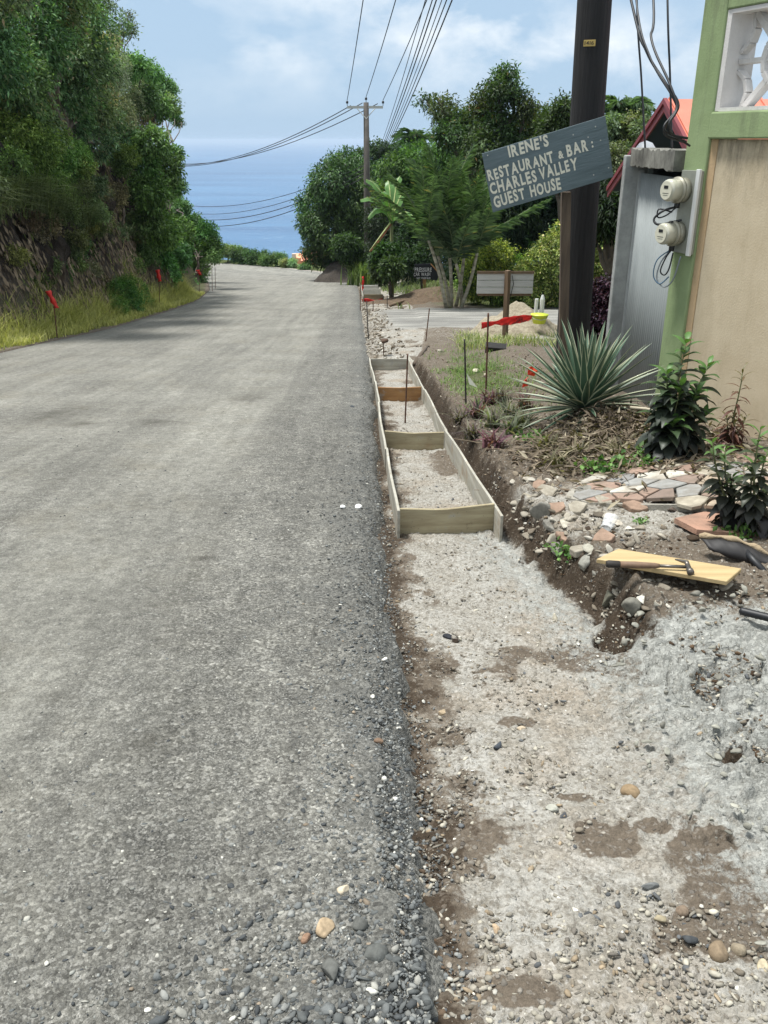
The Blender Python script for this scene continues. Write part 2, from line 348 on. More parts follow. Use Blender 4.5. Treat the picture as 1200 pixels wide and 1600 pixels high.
def ground_material():
    g = G('excavated_ground'); a = g.sep(g.attr('m1')); b = g.sep(g.attr('m2'))
    sp_ = g.sep(g.vor(110, out='Color')); sp2 = g.sep(g.vor(45, out='Color')); d2 = g.vor(45)
    soil = g.mix(g.noise(24, 6, .7), (.07, .056, .042, 1), (.205, .17, .13, 1))
    soil = g.mix(g.ramp(sp_[0], [(.86, 0.), (.92, .5)]), soil, (.26, .235, .20, 1))
    stn = g.math('MULTIPLY', g.ramp(d2, [(.28, 1.), (.40, 0.)]), g.ramp(sp2[1], [(.6, 0.), (.63, .9)]))
    soil = g.mix(stn, soil, g.ramp(sp2[0], [(0, (.11, .10, .09, 1)), (.6, (.24, .215, .18, 1)), (1, (.42, .39, .34, 1))]))
    pale = g.mix(g.ramp(g.noise(5, 8, .72), [(.35, 0.), (.65, 1.)]), (.28, .26, .22, 1), (.41, .40, .365, 1))
    pale = g.mix(g.ramp(g.noise(2.3, 5, .6), [(.5, 0.), (.68, .6)]), pale, (.30, .235, .165, 1))
    pale = g.mix(g.ramp(g.noise(40, 6, .75), [(.40, .8), (.52, 0.)]), pale, (.20, .182, .15, 1))
    pale = g.mix(g.ramp(sp_[1], [(.9, 0.), (.94, .6)]), pale, (.16, .145, .12, 1))
    pale = g.mix(g.ramp(sp_[2], [(.9, 0.), (.94, .5)]), pale, (.50, .48, .44, 1))
    wet = g.mix(g.ramp(g.noise(16, 7, .7), [(.35, 0.), (.65, 1.)]), (.31, .315, .29, 1), (.42, .425, .395, 1))
    wet = g.mix(g.ramp(g.noise(55, 4, .7), [(.34, .3), (.40, 0.)]), wet, (.15, .15, .14, 1))
    dark = g.mix(g.noise(50, 5, .7), (.028, .020, .013, 1), (.088, .066, .046, 1))
    dark = g.mix(g.ramp(sp_[0], [(.9, 0.), (.94, .4)]), dark, (.22, .19, .155, 1))
    n = g.noise(17, 9, .82); nn = g.math('MULTIPLY', g.math('SUBTRACT', n, .5), 2.7)
    def edge(x, k=1.): return g.ramp(g.math('ADD', x, g.math('MULTIPLY', g.math('MULTIPLY', nn, k), g.math('MULTIPLY', x, 5., clamp=True))), [(.30, 0.), (.66, 1.)])
    c = g.mix(edge(a[0]), soil, pale)
    c = g.mix(edge(a[1]), c, wet)
    c = g.mix(edge(a[2]), c, dark)
    rock = g.mix(g.ramp(g.noise(3.2, 8, .75, g.mapping((1, 1, .45))), [(.38, 0.), (.72, 1.)]), (.022, .018, .016, 1), (.115, .092, .078, 1))
    rock = g.mix(g.ramp(g.noise(1.2, 5, .6), [(.56, 0.), (.68, .6)]), rock, (.17, .115, .07, 1))
    rock = g.mix(g.ramp(g.vor(2.4, 'DISTANCE_TO_EDGE', g.mapping((1, 1, .6))), [(0, .8), (.08, 0.)]), rock, (.02, .017, .014, 1))
    dr = g.mix(g.ramp(g.noise(1.1, 6, .65, g.mapping((.35, 1.6, 1))), [(.40, 0.), (.62, 1.)]), (.17, .17, .16, 1), (.37, .365, .335, 1))
    c = g.mix(g.math('MULTIPLY', b[2], .85), c, dr)
    c = g.mix(b[0], c, rock)
    grn = g.mix(g.noise(18, 6, .7), (.03, .045, .012, 1), (.10, .12, .035, 1))
    c = g.mix(edge(b[1], .8), c, grn)
    c = g.mix(1., c, g.ramp(g.noise(85, 8, .9), [(.36, .58), (.64, 1.28)]), 'MULTIPLY')
    h = g.math('ADD', g.noise(60, 6, .7), g.math('MULTIPLY', g.noise(190, 3), .5))
    h = g.math('ADD', h, g.math('MULTIPLY', stn, .7))
    wr = g.math('ABSOLUTE', g.math('SUBTRACT', g.noise(26, 6, .65), .5)); h = g.math('ADD', h, g.math('MULTIPLY', g.math('MULTIPLY', g.ramp(wr, [(0, 0.), (.05, 1.)]), a[1]), .5))
    nrm = g.bump(h, .8, .012)
    hr = g.math('MULTIPLY', g.math('ADD', g.noise(2.6, 8, .7, g.mapping((1, 1, .5))), g.math('MULTIPLY', g.vor(3.5), -.5)), b[0])
    nrm = g.bump(hr, 1., .5, nrm)
    return g.set(Base_Color=c, Roughness=.93, Specular_IOR_Level=.2, Normal=nrm)

# ---------------------------------------------------------------- ground + road meshes
def grid_faces(nr, nc):
    i = np.arange(nr - 1)[:, None] * nc + np.arange(nc - 1)[None, :]
    return np.stack([i, i + 1, i + nc + 1, i + nc], -1).reshape(-1, 4)
def rows():
    ys = list(np.arange(-4, .8, .2)); y = .8
    while y < 260: ys.append(y); y += max(.0100, .0043 * y)
    return np.array(ys)
YR = rows()
def geo(a, b, s0, k): 
    o = [a]; s = s0
    while o[-1] < b: o.append(o[-1] + s); s *= k
    return o
# right columns
uc = np.array(list(np.arange(0.004, .6, .012)) + list(np.arange(.61, 1.75, .009)) + list(np.arange(1.76, 3.4, .03)) + geo(3.44, 90, .06, 1.09))
wc = np.array(list(np.arange(.004, 5.0, .11)) + geo(5.1, 100, .2, 1.15))[::-1]
E = xe(YR)[:, None]; Lx = xl(YR)[:, None]; Yg = YR[:, None]
mid = np.linspace(.0, 1, 7)[None, :]
Xg = np.hstack([Lx - wc[None, :], Lx + (E - Lx) * mid, E + uc[None, :]])
Yg2 = np.repeat(Yg, Xg.shape[1], 1)
Z = H(Xg, Yg2)
U = Xg - E; WV = Lx - Xg
near = ss(16, 9, Yg2)
xb = xbank(Yg2)
inright = (U > 0)
# --- intrinsic surface masks
lump = np.exp(-(((Xg - 1.35) / .42) ** 2)) * ss(3.45, 3.05, Yg2 + (fbm(Xg, Yg2, 3, 3, 40) - .5) * .6) * ss(1.35, 1.75, Yg2)
n_c = fbm(Xg, Yg2, 11, 5, 23, .65); n_a = fbm(Xg, Yg2, 1.6, 4, 21); n_b = fbm(Xg, Yg2, 4.2, 4, 22)
strip = ss(.20, .02, U + (n_b - .5) * .35 + (n_c - .5) * .3)                         # dark soil beside the road
pale = ss(.08, .30, U + (n_b - .5) * .4 + (n_c - .5) * .35) * ss(.06, -.06, Xg - xb)
fore = ss(3.4, 3.1, Yg2) * ss(.35, .7, U + (n_b - .5) * .6)
pale = np.maximum(pale, fore) * inright
pale = pale * (1 - .9 * ss(.57, .66, fbm(Xg, Yg2, 2.6, 4, 31)) * ss(.3, .6, U))
drive = ss(19.2, 19.8, Yg2 + (n_a - .5) * 1.2) * ss(27.2, 26.6, Yg2) * ss(.25, .9, U + (n_b - .5) * .6)
pale = np.maximum(pale, drive)
rub = ss(13.2, 14.2, Yg2) * ss(46, 30, Yg2) * ss(.9, .3, U + (n_a - .5) * .8) * inright
midp = .62 * ss(14.5, 17, Yg2 + (n_a - .5) * 3) * ss(20, 19, Yg2) * ss(4.5, 3.0, U) * inright; rub = np.maximum(rub, midp)
pale = np.maximum(pale, rub * .52)
gp = np.exp(-(((Xg - 2.9) / 1.3) ** 2 + ((Yg2 - 17.5) / 1.5) ** 2))
pale = np.maximum(pale, ss(.3, .6, gp))
fl = 1.5 * ss(.55, .7, Xg + (n_b - .5) * .5) * ss(1.9, 1.5, Xg) * ss(3.9, 4.3, Yg2) * ss(5.4, 4.9, Yg2)
pale = np.maximum(pale, .55 * fl * inright * (Xg > xb))
wet = lump * 1.1 * inright
wet = np.maximum(wet, .52 * ss(.45, .0, np.abs(Xg - xb + .12)) * ss(6, 4.6, Yg2) * inright * ss(.25, .5, U))
dark = strip * near * inright * .75
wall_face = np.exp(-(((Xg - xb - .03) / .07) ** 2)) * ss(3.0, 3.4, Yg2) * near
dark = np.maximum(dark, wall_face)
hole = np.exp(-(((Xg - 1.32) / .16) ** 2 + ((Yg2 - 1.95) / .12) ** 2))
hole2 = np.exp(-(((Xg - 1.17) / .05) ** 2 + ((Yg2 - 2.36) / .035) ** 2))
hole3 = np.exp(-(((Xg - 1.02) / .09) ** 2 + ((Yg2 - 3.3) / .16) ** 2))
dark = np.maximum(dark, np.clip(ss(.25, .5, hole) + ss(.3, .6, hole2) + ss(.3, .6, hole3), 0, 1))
for (sx, sy, rx, ry) in ((.64, 1.90, .09, .09), (.90, 1.90, .11, .05), (.60, 2.12, .06, .025), (.50, 2.62, .07, .035), (.46, 3.05, .07, .04), (.30, 1.36, .10, .05), (.80, 1.97, .05, .03)):
    q = np.exp(-(((Xg - sx) / rx) ** 2 + ((Yg2 - sy) / ry) ** 2)); pale = pale * (1 - ss(.25, .5, q + (n_c - .5) * 1.1)); wet = wet * (1 - ss(.3, .5, q))
rock = ss(.75, 1.5, WV); 
grn = np.clip(ss(3.2, 4.2, WV) + .55 * ss(.0, .3, WV) * ss(1.3, .8, WV), 0, 1)
grn = np.maximum(grn, inright * (.62 * np.exp(-(((Xg - 1.15) / .45) ** 2 + ((Yg2 - 10.2) / 2.6) ** 2)) + .5 * ss(1.4, 3, U) * ss(26.5, 29, Yg2)+ .48 * ss(2.6, 3.5, Xg) * ss(9, 12, Yg2) * (1 - drive) * (1 - ss(.3, .6, gp))))
grn = np.maximum(grn, ss(88, 92, Yg2)); grn = np.maximum(grn, ss(58, 62, Yg2) * ss(.8, 1.6, U))
rock = np.where(Yg2 > 88, 0, rock)
# --- fine relief
d1, id1 = worley(Xg, Yg2, 22, 3); d2, id2 = worley(Xg, Yg2, 48, 8)
peb = np.clip(.42 - d1, 0, 1) * (id1 > .55) * .040 + np.clip(.45 - d2, 0, 1) * (id2 > .35) * .014
fine = (fbm(Xg, Yg2, 7, 5, 50, .6) - .5) * .045 + (fbm(Xg, Yg2, 30, 3, 51) - .5) * .012
rg = (np.abs(fbm(Xg, Yg2, 9, 4, 60, .6) - .5) * 2)
rg2 = (np.abs(fbm(Xg + .1 * rg, Yg2, 22, 3, 61, .6) - .5) * 2)
wx = Xg + .05 * (fbm(Xg, Yg2, 8, 4, 63) - .5); wy = Yg2 + .05 * (fbm(Xg, Yg2, 8, 4, 64) - .5)
lumpz = .05 * fbm(Xg, Yg2, 3, 3, 62) - .02
for f_, am in ((8, .050), (17, .022), (38, .007)):
    wx2 = wx + .25 / f_ * (fbm(Xg, Yg2, f_ * 1.7, 3, 65) - .5); a1, a2, ai, ox, oy = worley2(wx2, wy, f_, 21)
    lumpz = lumpz + am * ((ai - .5) * 1.0 + ox * (_P[(ai * 511).astype(int), 3] - .5) * 1.0 + oy * (_P[(ai * 511).astype(int), 9] - .6) * 1.0 - .8 * ss(.14, .0, a2 - a1) * (ai > .25))
lumpz = lumpz * np.clip(lump, 0, 1) * (.45 + .9 * ss(.4, .6, fbm(Xg, Yg2, 2.2, 3, 66)))
bankr = np.exp(-(((Xg - xb - .05) / .18) ** 2)) * near * ss(2.9, 3.4, Yg2)
d4, id4 = worley(Xg, Yg2, 9, 13)
bankz = bankr * (np.clip(.5 - d4, 0, 1) * .12 * (id4 > .3) + (fbm(Xg, Yg2, 12, 4, 70) - .5) * .07)
Z = Z + inright * near * (fine * (1 - .45 * pale * (1 - lump)) * ss(0, .05, U) + peb * (1 - lump) + lumpz + bankz - .10 * ss(.2, .8, hole) - .05 * ss(.3, .8, hole2) - .07 * ss(.3, .8, hole3))
Z = Z + inright * ss(9, 16, Yg2) * ss(80, 50, Yg2) * (1 - drive) * (fbm(Xg, Yg2, 3, 4, 80) - .5) * .14 * ss(.1, .6, U)
Z = Z + (fbm(Xg + Z * .7, Yg2, 1.6, 5, 90) - .5) * 1.1 * ss(.9, 1.6, WV) * (Yg2 < 88)
Xg = Xg + (fbm(Yg2, Z, 1.5, 5, 91, .6) - .5) * 1.5 * ss(.8, 1.5, WV) * ss(5, 3, WV) * (Yg2 < 80)
V = np.stack([Xg, Yg2, Z], -1).reshape(-1, 3)
m1 = np.clip(np.stack([pale, wet, dark], -1).reshape(-1, 3), 0, 1); m2 = np.clip(np.stack([rock, grn, drive], -1).reshape(-1, 3), 0, 1)
gr = mesh('ground', V, grid_faces(*Xg.shape), ground_material(), None, True, {'m1': m1, 'm2': m2}); tag(gr, kind='structure')

# road sheet
rr = YR[YR < 98]; E = xe(rr)[:, None]; Lx = xl(rr)[:, None]
q = np.array(list(np.arange(0, 1.3, .0125)) + list(np.arange(1.3, 6.2, .045)))
q = q / q.max()
jag = (fbm(rr, rr * 0, 9, 4, 3) - .5)[:, None] * .13 + (fbm(rr, rr * 0, 1.3, 2, 4) - .5)[:, None] * .10 + (fbm(rr, rr * 0, 25, 2, 6) - .5)[:, None] * .03
Er = E + jag * ss(40, 10, rr)[:, None]
Xr = Er + (Lx - Er) * q[None, :]; Yr = np.repeat(rr[:, None], len(q), 1); Ur = Er - Xr
Zr = -D(Yr) + .004
crown_ = .0
d1, id1 = worley(Xr, Yr, 30, 3); d2, id2 = worley(Xr, Yr, 60, 9)
loose = ss(.32, .0, Ur + (fbm(Xr, Yr, 4, 4, 5) - .5) * .5)
nr_ = ss(14, 6, Yr)
Zr = Zr + nr_ * ((fbm(Xr, Yr, 14, 4, 6) - .5) * (.006 + .022 * loose) + (np.clip(.4 - d1, 0, 1) * (id1 > .62) * .008 + np.clip(.4 - d2, 0, 1) * (id2 > .5) * .003) * (1 + 1.6 * loose)) - .035 * ss(.10, 0, Ur) * ss(60, 20, Yr)
Zr = Zr + .014 * np.sin(Yr * .9 + Xr) * .3
def band(c, wd): return np.exp(-(((-Ur - c) / wd) ** 2))
track = np.clip(.55 * band(-1.5, .45) + .5 * band(-2.9, .55) + .45 * band(-4.3, .5) + .35 * band(-5.4, .35), 0, 1) * .7 + .35 * ss(.35, .9, Ur) - .22 * np.clip(band(-.75, .25), 0, 1)
track = 1.25 * track * (.45 + 1.1 * (fbm(Xr * 1.5, Yr * .25, 1.2, 4, 15)))
damp = np.zeros_like(Xr)
for (px_, py_, rx, ry) in ((790, 430, 0, 0),): pass
for (sx, sy, rx, ry) in ((-1.55, 9.5, .25, .35), (-2.2, 8.0, .28, .2), (-3.3, 8.4, .35, .5), (-.95, 4.1, .07, .05), (-1.65, 3.0, .1, .08), (-1.2, 2.6, .06, .05), (-.75, 2.3, .09, .07), (-1.5, 2.05, .08, .05), (-2.9, 7.9, .2, .15)):
    damp = np.maximum(damp, .65 * np.exp(-(((Xr - sx) / rx) ** 2 + ((Yr - sy) / ry) ** 2)) * (.3 + 1.2 * fbm(Xr, Yr, 12, 4, 18)))
edgeL = ss(.35, .0, Xr - Lx)
msk = np.clip(np.stack([track, damp, np.maximum(loose * .9, edgeL * .4)], -1).reshape(-1, 3), 0, 1)
Vr = np.stack([Xr, Yr, Zr], -1)
sk = Vr[:, 0].copy(); sk[:, 0] += .05; sk[:, 2] -= .045 + .09 * ss(1.2, 3.2, sk[:, 1])
Vr = np.concatenate([sk[:, None], Vr], 1)
msk = msk.reshape(Xr.shape + (3,)); msk = np.concatenate([msk[:, :1], msk], 1).reshape(-1, 3)
F = grid_faces(Vr.shape[0], Vr.shape[1])[:, ::-1]
rd = mesh('road', Vr.reshape(-1, 3), F, road_material(), None, True, {'msk': msk}); tag(rd, kind='structure')

# sea
def sea_material():
    g = G('sea_water')
    mp = g.mapping((1, 2.6, 1)); big = g.mapping((.35, 1.6, 1))
    nz = g.noise(.05, 6, .7, mp); n2 = g.noise(.008, 6, .6, big)
    c = g.mix(g.ramp(n2, [(.35, 0.), (.65, 1.)]), (.02, .085, .195, 1), (.05, .15, .285, 1))
    c = g.mix(g.ramp(g.noise(.12, 5, .75, mp), [(.56, 0.), (.70, .45)]), c, (.35, .45, .55, 1))
    return g.set(Base_Color=c, Roughness=.35, Specular_IOR_Level=.35, Normal=g.bump(nz, .8, 3.))
sx = [-26000, -8000, -2500, -800, -200, 0, 200, 800, 2500, 8000, 26000]; sy = [60, 150, 400, 900, 2000, 5000, 12000, 29500]
V = [(x, y, -60) for y in sy for x in sx]
sea = mesh('sea', V, grid_faces(len(sy), len(sx)), sea_material()); tag(sea, kind='structure')
# haze
hz = MB().box(-27000, 27000, -60, 30000, -66, 13.5)
hm = bpy.data.materials.new('haze_air'); hm.use_nodes = True; t = hm.node_tree
t.nodes.remove(t.nodes['Principled BSDF']); pv = nd(t, 'ShaderNodeVolumePrincipled'); pv.inputs['Color'].default_value = (.66, .81, 1, 1)
pv.inputs['Density'].default_value = 1.35e-4; t.links.new(pv.outputs[0], t.nodes['Material Output'].inputs['Volume'])
hzo = hz.build('haze', hm); tag(hzo, kind='stuff')
# ---------------------------------------------------------------- foliage
def unit(v): return v / np.maximum(np.linalg.norm(v, axis=-1, keepdims=True), 1e-9)
def leaf_mesh(name, P, Dr, Nn, ln, wd, m, cols, parent=None, fold=.25, droop=.0):
    """P base points, Dr direction, Nn normal; kite-shaped folded leaves, one colour per leaf"""
    n = len(P); Dr = unit(Dr); S = unit(np.cross(Dr, Nn)); Nn = np.cross(S, Dr)
    ln = np.asarray(ln).reshape(-1, 1) * np.ones((n, 1)); wd = np.asarray(wd).reshape(-1, 1) * np.ones((n, 1))
    a = P; midp = P + Dr * ln * .45
    b = midp + S * wd * .5 + Nn * wd * fold; c = P + Dr * ln + np.array([[0, 0, -1.]]) * ln * droop; d = midp - S * wd * .5 + Nn * wd * fold
    V = np.stack([a, b, c, d], 1).reshape(-1, 3)
    i = np.arange(n)[:, None] * 4
    F = np.concatenate([i + np.array([[0, 1, 2]]), i + np.array([[0, 2, 3]])], 0)
    return mesh(name, V, F, m, parent, False, {'col': np.repeat(cols, 4, 0)})

def leafmat(name, rough=.42, trans=.28, spec=.4):
    return mat(name, '#ffffff', rough=rough, attr='col', trans=trans, spec=spec)
DIM = [.72]
def cols_of(n, c1, c2, rng, k=1.0, extra=None, pe=0.):
    a = np.array(lin(c1)[:3]); b = np.array(lin(c2)[:3]); t = rng.random((n, 1)) ** k
    c = (a * (1 - t) + b * t) * (.7 + .6 * rng.random((n, 1)))
    c = (c * .74 + c.mean(1, keepdims=True) * .26 * np.array([[1.02, 1., .9]])) * DIM[0]
    if extra is not None:
        e = np.array(lin(extra)[:3]); q = rng.random(n) < pe; c[q] = e * (.8 + .4 * rng.random((q.sum(), 1)))
    return c

BARK = mat('bark', '#6b6257', rough=.9, bump=.8, bscale=14, var=.5, vscale=9, stretch=(1, 1, .35))
PALEBARK = mat('pale_bark', '#8d8a80', rough=.85, bump=.5, bscale=20, var=.5, vscale=7)
LEAF = leafmat('leaf', .55, .3, .25); GLOSSY = leafmat('glossy_leaf', .45, .25, .3); DRYL = leafmat('dry_leaf', .8, .15, .2)

def crown_pts(cl, n, rng, shell=.55, squash=.85):
    """cl (k,4): centre + radius; twigs sampled through the outer part of each clump, with gaps"""
    cl = np.asarray(cl); wts = cl[:, 3] ** 2; ci = rng.choice(len(cl), n, p=wts / wts.sum())
    d = unit(rng.normal(size=(n, 3))); r = shell + (1 - shell) * rng.random((n, 1)) ** .7
    # uneven outline: each clump's radius changes with direction
    ph = d @ rng.normal(size=(3, 3)) * 2.6 + ci[:, None] * 1.7
    lob = 1 + .22 * np.sin(ph[:, :1] * 2.1) * np.cos(ph[:, 1:2] * 1.7) + .12 * np.sin(ph[:, 2:] * 4.3)
    off = d * r * lob * cl[ci, 3:4]; off[:, 2] *= squash
    return cl[ci, :3] + off, d, ci
def tree(name, label, cat, base, clumps, n, ln, wd, c1, c2, group=None, seed=1, tr=.12, shell=.5, barkm=None, extra=None, pe=0., leafm=None, twig=9, spread=.28, limbs=True, droop=.1, dark=None, upl=.35, trunk_name='trunk', crown_name='crown'):
    n = int(n * 1.9); ln *= .72; wd *= .74; twig = int(twig * 1.3)
    rng = np.random.default_rng(seed); cl = np.array([[*c[:3], c[3]] for c in clumps], float)
    t = thing(name, label, cat, tuple(base), 0, group); b = np.array(base, float)
    ntw = max(6, n // twig)
    P, d, ci = crown_pts(cl, ntw, rng, shell)
    R0 = cl[ci, 3]
    # leaves round each twig
    k = rng.integers(0, ntw, n); tip = P[k]; od = d[k]
    off = rng.normal(size=(n, 3)) * (ln * spread * 2.2)
    pos = tip + off
    dirs = unit(od * .7 + rng.normal(size=(n, 3)) * .7 + np.array([[0, 0, -droop * 3]]))
    nor = unit(od * .35 + np.array([[0, 0, upl + .5]]) + rng.normal(size=(n, 3)) * .45)
    c = cols_of(n, c1, c2, rng, 1., extra, pe)
    tw = (.72 + .56 * rng.random((ntw, 1)))[k]; c = c * tw
    c = c * ((.78 + .44 * rng.random((len(cl), 1))) * (1 + (rng.random((len(cl), 3)) - .42) * np.array([[.42, .06, .3]])))[ci[k]]
    L_ = ln * (.65 + .6 * rng.random(n)); W_ = wd * (.7 + .5 * rng.random(n))
    cr = leaf_mesh(crown_name, pos - b, dirs, nor, L_, W_, leafm or LEAF, c, t, droop=droop)
    if limbs:
        mb = MB(); top = cl[:, :3].mean(0); rs = random.Random(seed)
        fork = b + (top - b) * .45; fork[0] += rs.uniform(-.1, .1) * tr * 6
        def wob(p, q, r0, r1, nseg=5):
            pts = []
            for i in range(nseg + 1):
                s = i / nseg; p_ = p * (1 - s) + q * s
                if 0 < i < nseg: p_ = p_ + np.array([rs.uniform(-1, 1), rs.uniform(-1, 1), rs.uniform(-.4, .8)]) * np.linalg.norm(q - p) * .06
                pts.append(tuple(p_ - b))
            mb.tube(pts, [r0 + (r1 - r0) * i / nseg for i in range(nseg + 1)], 6); return pts
        b0 = b.copy(); b0[2] -= .15
        wob(b0, fork, tr * 1.25, tr)
        for cc in cl:
            m_ = fork * .5 + cc[:3] * .5 + np.array([0, 0, -.1 * cc[3]])
            wob(fork, m_, tr * .62, tr * .36, 4); wob(m_, cc[:3], tr * .36, tr * .16, 4)
            for _ in range(4):
                dd = np.array([rs.gauss(0, 1), rs.gauss(0, 1), rs.gauss(.3, .8)]); dd /= np.linalg.norm(dd)
                wob(cc[:3], cc[:3] + dd * cc[3] * .85, tr * .15, tr * .04, 3)
        mb.build(trunk_name, barkm or BARK, t, True)
    return t
def pc(lst, Y, dy=0., seed=0, dfun=None):
    """pixel circles at a distance -> clumps in metres"""
    rng = random.Random(seed); o = []
    for px, py, r in lst:
        Yk = Y + rng.uniform(-dy, dy); p = at(px, py, Yk); o.append((p.x, p.y, p.z, r * depth_at(p) / FPX))
    return o
def base_at(px, Y):
    """ground point below a pixel column at distance Y"""
    h = 0; X = 0
    for _ in range(6):
        dep = Y * cp - (h - CAM[2]) * sp; X = (px - 600) / FPX * dep; h = Hs(X, Y)
    return (X, Y, h)

# right side, beyond the driveway ------------------------------------------------
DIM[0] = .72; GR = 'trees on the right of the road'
tree('mango_tree', 'rounded dense dark green tree at the sea end of the right-hand tree line', 'tree', base_at(535, 52),
     pc([(520, 285, 40), (497, 325, 34), (540, 262, 28), (520, 365, 42), (555, 310, 48), (500, 390, 26), (535, 398, 34), (560, 375, 40), (488, 352, 22)], 52, 1.2, 1), 19000, .30, .11, '#24471e', '#5f8e48', GR, 1, .2, shell=.7, leafm=GLOSSY, droop=.15)
tree('leafy_tree', 'dark loose-topped tree rising directly behind the far utility pole', 'tree', base_at(590, 57),
     pc([(560, 262, 26), (600, 252, 34), (590, 290, 42), (570, 330, 45), (612, 335, 45), (628, 250, 28), (600, 380, 45), (556, 240, 10), (590, 232, 14)], 57, 1.5, 2), 17000, .30, .13, '#233f20', '#587e4a', GR, 2, .2, shell=.4)
tree('leafy_tree', 'bright yellow-green leafy tree in the middle of the right-hand tree line', 'tree', base_at(660, 45),
     pc([(660, 262, 40), (636, 290, 40), (692, 256, 36), (622, 310, 34), (700, 300, 46), (655, 330, 50), (612, 262, 22), (730, 290, 40)], 45, 1.5, 3), 19000, .26, .12, '#315b1e', '#82ad48', GR, 3, .2, shell=.45)
t4 = pc([(790, 118, 18), (775, 138, 20), (757, 165, 26), (802, 148, 18), (822, 168, 20), (690, 168, 20), (668, 160, 11), (708, 188, 26), (738, 202, 30), (780, 200, 34), (822, 200, 28), (852, 196, 22), (700, 214, 26), (750, 232, 36), (810, 238, 36), (834, 182, 18), (842, 230, 30), (782, 265, 40)], 34, 1.6, 4)
tree('spreading_tree', 'tall spreading tree with bare crooked limbs showing against the sky, left above the big sign', 'tree', base_at(790, 34), t4, 15000, .22, .085, '#2b461f', '#6a8a4a', GR, 4, .26, shell=.25, barkm=mat('limb_bark', '#5c544b', rough=.9, bump=.6, bscale=12, var=.4, vscale=6), extra='#7a6a3c', pe=.015, twig=14, spread=.35)
tree('leafy_tree', 'green tree partly behind the thick wooden pole, left of the pole top', 'tree', base_at(880, 28),
     pc([(882, 172, 20), (868, 200, 26), (892, 196, 26), (860, 240, 34), (900, 250, 40)], 28, 1., 5), 9000, .19, .075, '#26421d', '#618146', GR, 5, .18, shell=.35)
tree('leafy_tree', 'pale green small-leaved tree between the thick pole and the red-edged roof', 'tree', base_at(972, 22),
     pc([(962, 200, 22), (985, 222, 30), (972, 262, 34), (955, 250, 26), (1012, 205, 22), (990, 196, 18), (1005, 240, 30)], 22, .8, 6), 12000, .13, .055, '#3f5c33', '#93ab75', GR, 6, .14, shell=.4)
tree('leafy_tree', 'dark drooping-leaved tree below the right end of the big sign', 'tree', base_at(955, 18.5),
     pc([(940, 318, 34), (962, 335, 36), (925, 345, 28), (985, 320, 30), (950, 300, 25)], 18.5, .5, 7), 9000, .17, .05, '#16301a', '#3c6137', GR, 7, .12, shell=.55, droop=.22)
tree('leafy_tree', 'blue-green drooping-leaved tree below the left end of the big sign', 'tree', base_at(815, 32),
     pc([(800, 335, 34), (838, 326, 36), (790, 362, 30), (845, 362, 38), (765, 320, 34), (815, 300, 40), (870, 330, 34), (745, 350, 30), (880, 290, 34)], 32, .8, 8), 17000, .24, .07, '#1c3b27', '#56805a', GR, 8, .16, shell=.6, droop=.22)
for i, (px, Y, cs, lab, c1, c2) in enumerate([
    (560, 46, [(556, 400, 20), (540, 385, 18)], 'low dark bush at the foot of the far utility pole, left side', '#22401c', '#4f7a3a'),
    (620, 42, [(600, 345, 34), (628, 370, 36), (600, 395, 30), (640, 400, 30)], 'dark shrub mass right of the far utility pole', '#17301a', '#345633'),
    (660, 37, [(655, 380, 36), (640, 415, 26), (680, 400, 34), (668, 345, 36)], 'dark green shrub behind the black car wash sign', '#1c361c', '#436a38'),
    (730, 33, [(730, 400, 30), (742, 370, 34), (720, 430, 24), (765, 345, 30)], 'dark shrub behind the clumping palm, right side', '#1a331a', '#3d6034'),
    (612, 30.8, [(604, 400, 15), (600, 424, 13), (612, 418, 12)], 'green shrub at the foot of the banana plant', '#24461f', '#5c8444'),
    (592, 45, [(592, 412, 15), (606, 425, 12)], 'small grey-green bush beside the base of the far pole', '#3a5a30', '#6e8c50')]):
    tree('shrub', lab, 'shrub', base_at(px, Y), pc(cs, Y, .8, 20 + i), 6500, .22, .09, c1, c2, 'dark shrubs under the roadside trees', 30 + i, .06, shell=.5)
DIM[0] = 1.05
tree('hedge_shrub', 'rounded yellow-green shrub behind the white plank sign', 'shrub', base_at(768, 28.5),
     pc([(745, 402, 22), (778, 400, 24), (802, 416, 18), (760, 420, 28), (792, 434, 20), (735, 425, 18), (770, 440, 24), (745, 452, 20), (785, 455, 22), (815, 452, 18), (728, 445, 14)], 28.5, .3, 31), 12000, .13, .07, '#2f5a14', '#9fbe3c', 'yellow-green hedge shrubs', 41, .05, shell=.75, leafm=GLOSSY, extra='#c9d66a', pe=.08)
tree('hedge_shrub', 'large yellow-green shrub with pale flowers around the sign post and thick pole', 'shrub', base_at(880, 27),
     pc([(862, 392, 28), (842, 412, 26), (882, 372, 24), (942, 372, 26), (955, 402, 26), (928, 412, 30), (872, 430, 34), (905, 390, 30), (850, 445, 24), (940, 440, 24), (822, 420, 16), (865, 468, 26), (900, 470, 26), (835, 460, 18), (812, 445, 18)], 27, .35, 32), 17000, .115, .06, '#2f5716', '#a3ba45', 'yellow-green hedge shrubs', 42, .05, shell=.72, leafm=GLOSSY, extra='#e6dfa0', pe=.06)
tree('purple_shrub', 'dark purple-leaved shrub between the thick pole and the grey corrugated gate', 'shrub', base_at(945, 13),
     pc([(945, 462, 24), (938, 488, 26), (960, 448, 16), (958, 492, 24), (932, 452, 14), (948, 512, 26), (930, 530, 26), (960, 540, 28)], 13, .25, 33), 7000, .085, .05, '#1c0d18', '#54304a', None, 43, .03, shell=.6, leafm=GLOSSY)

DIM[0] = 1.22
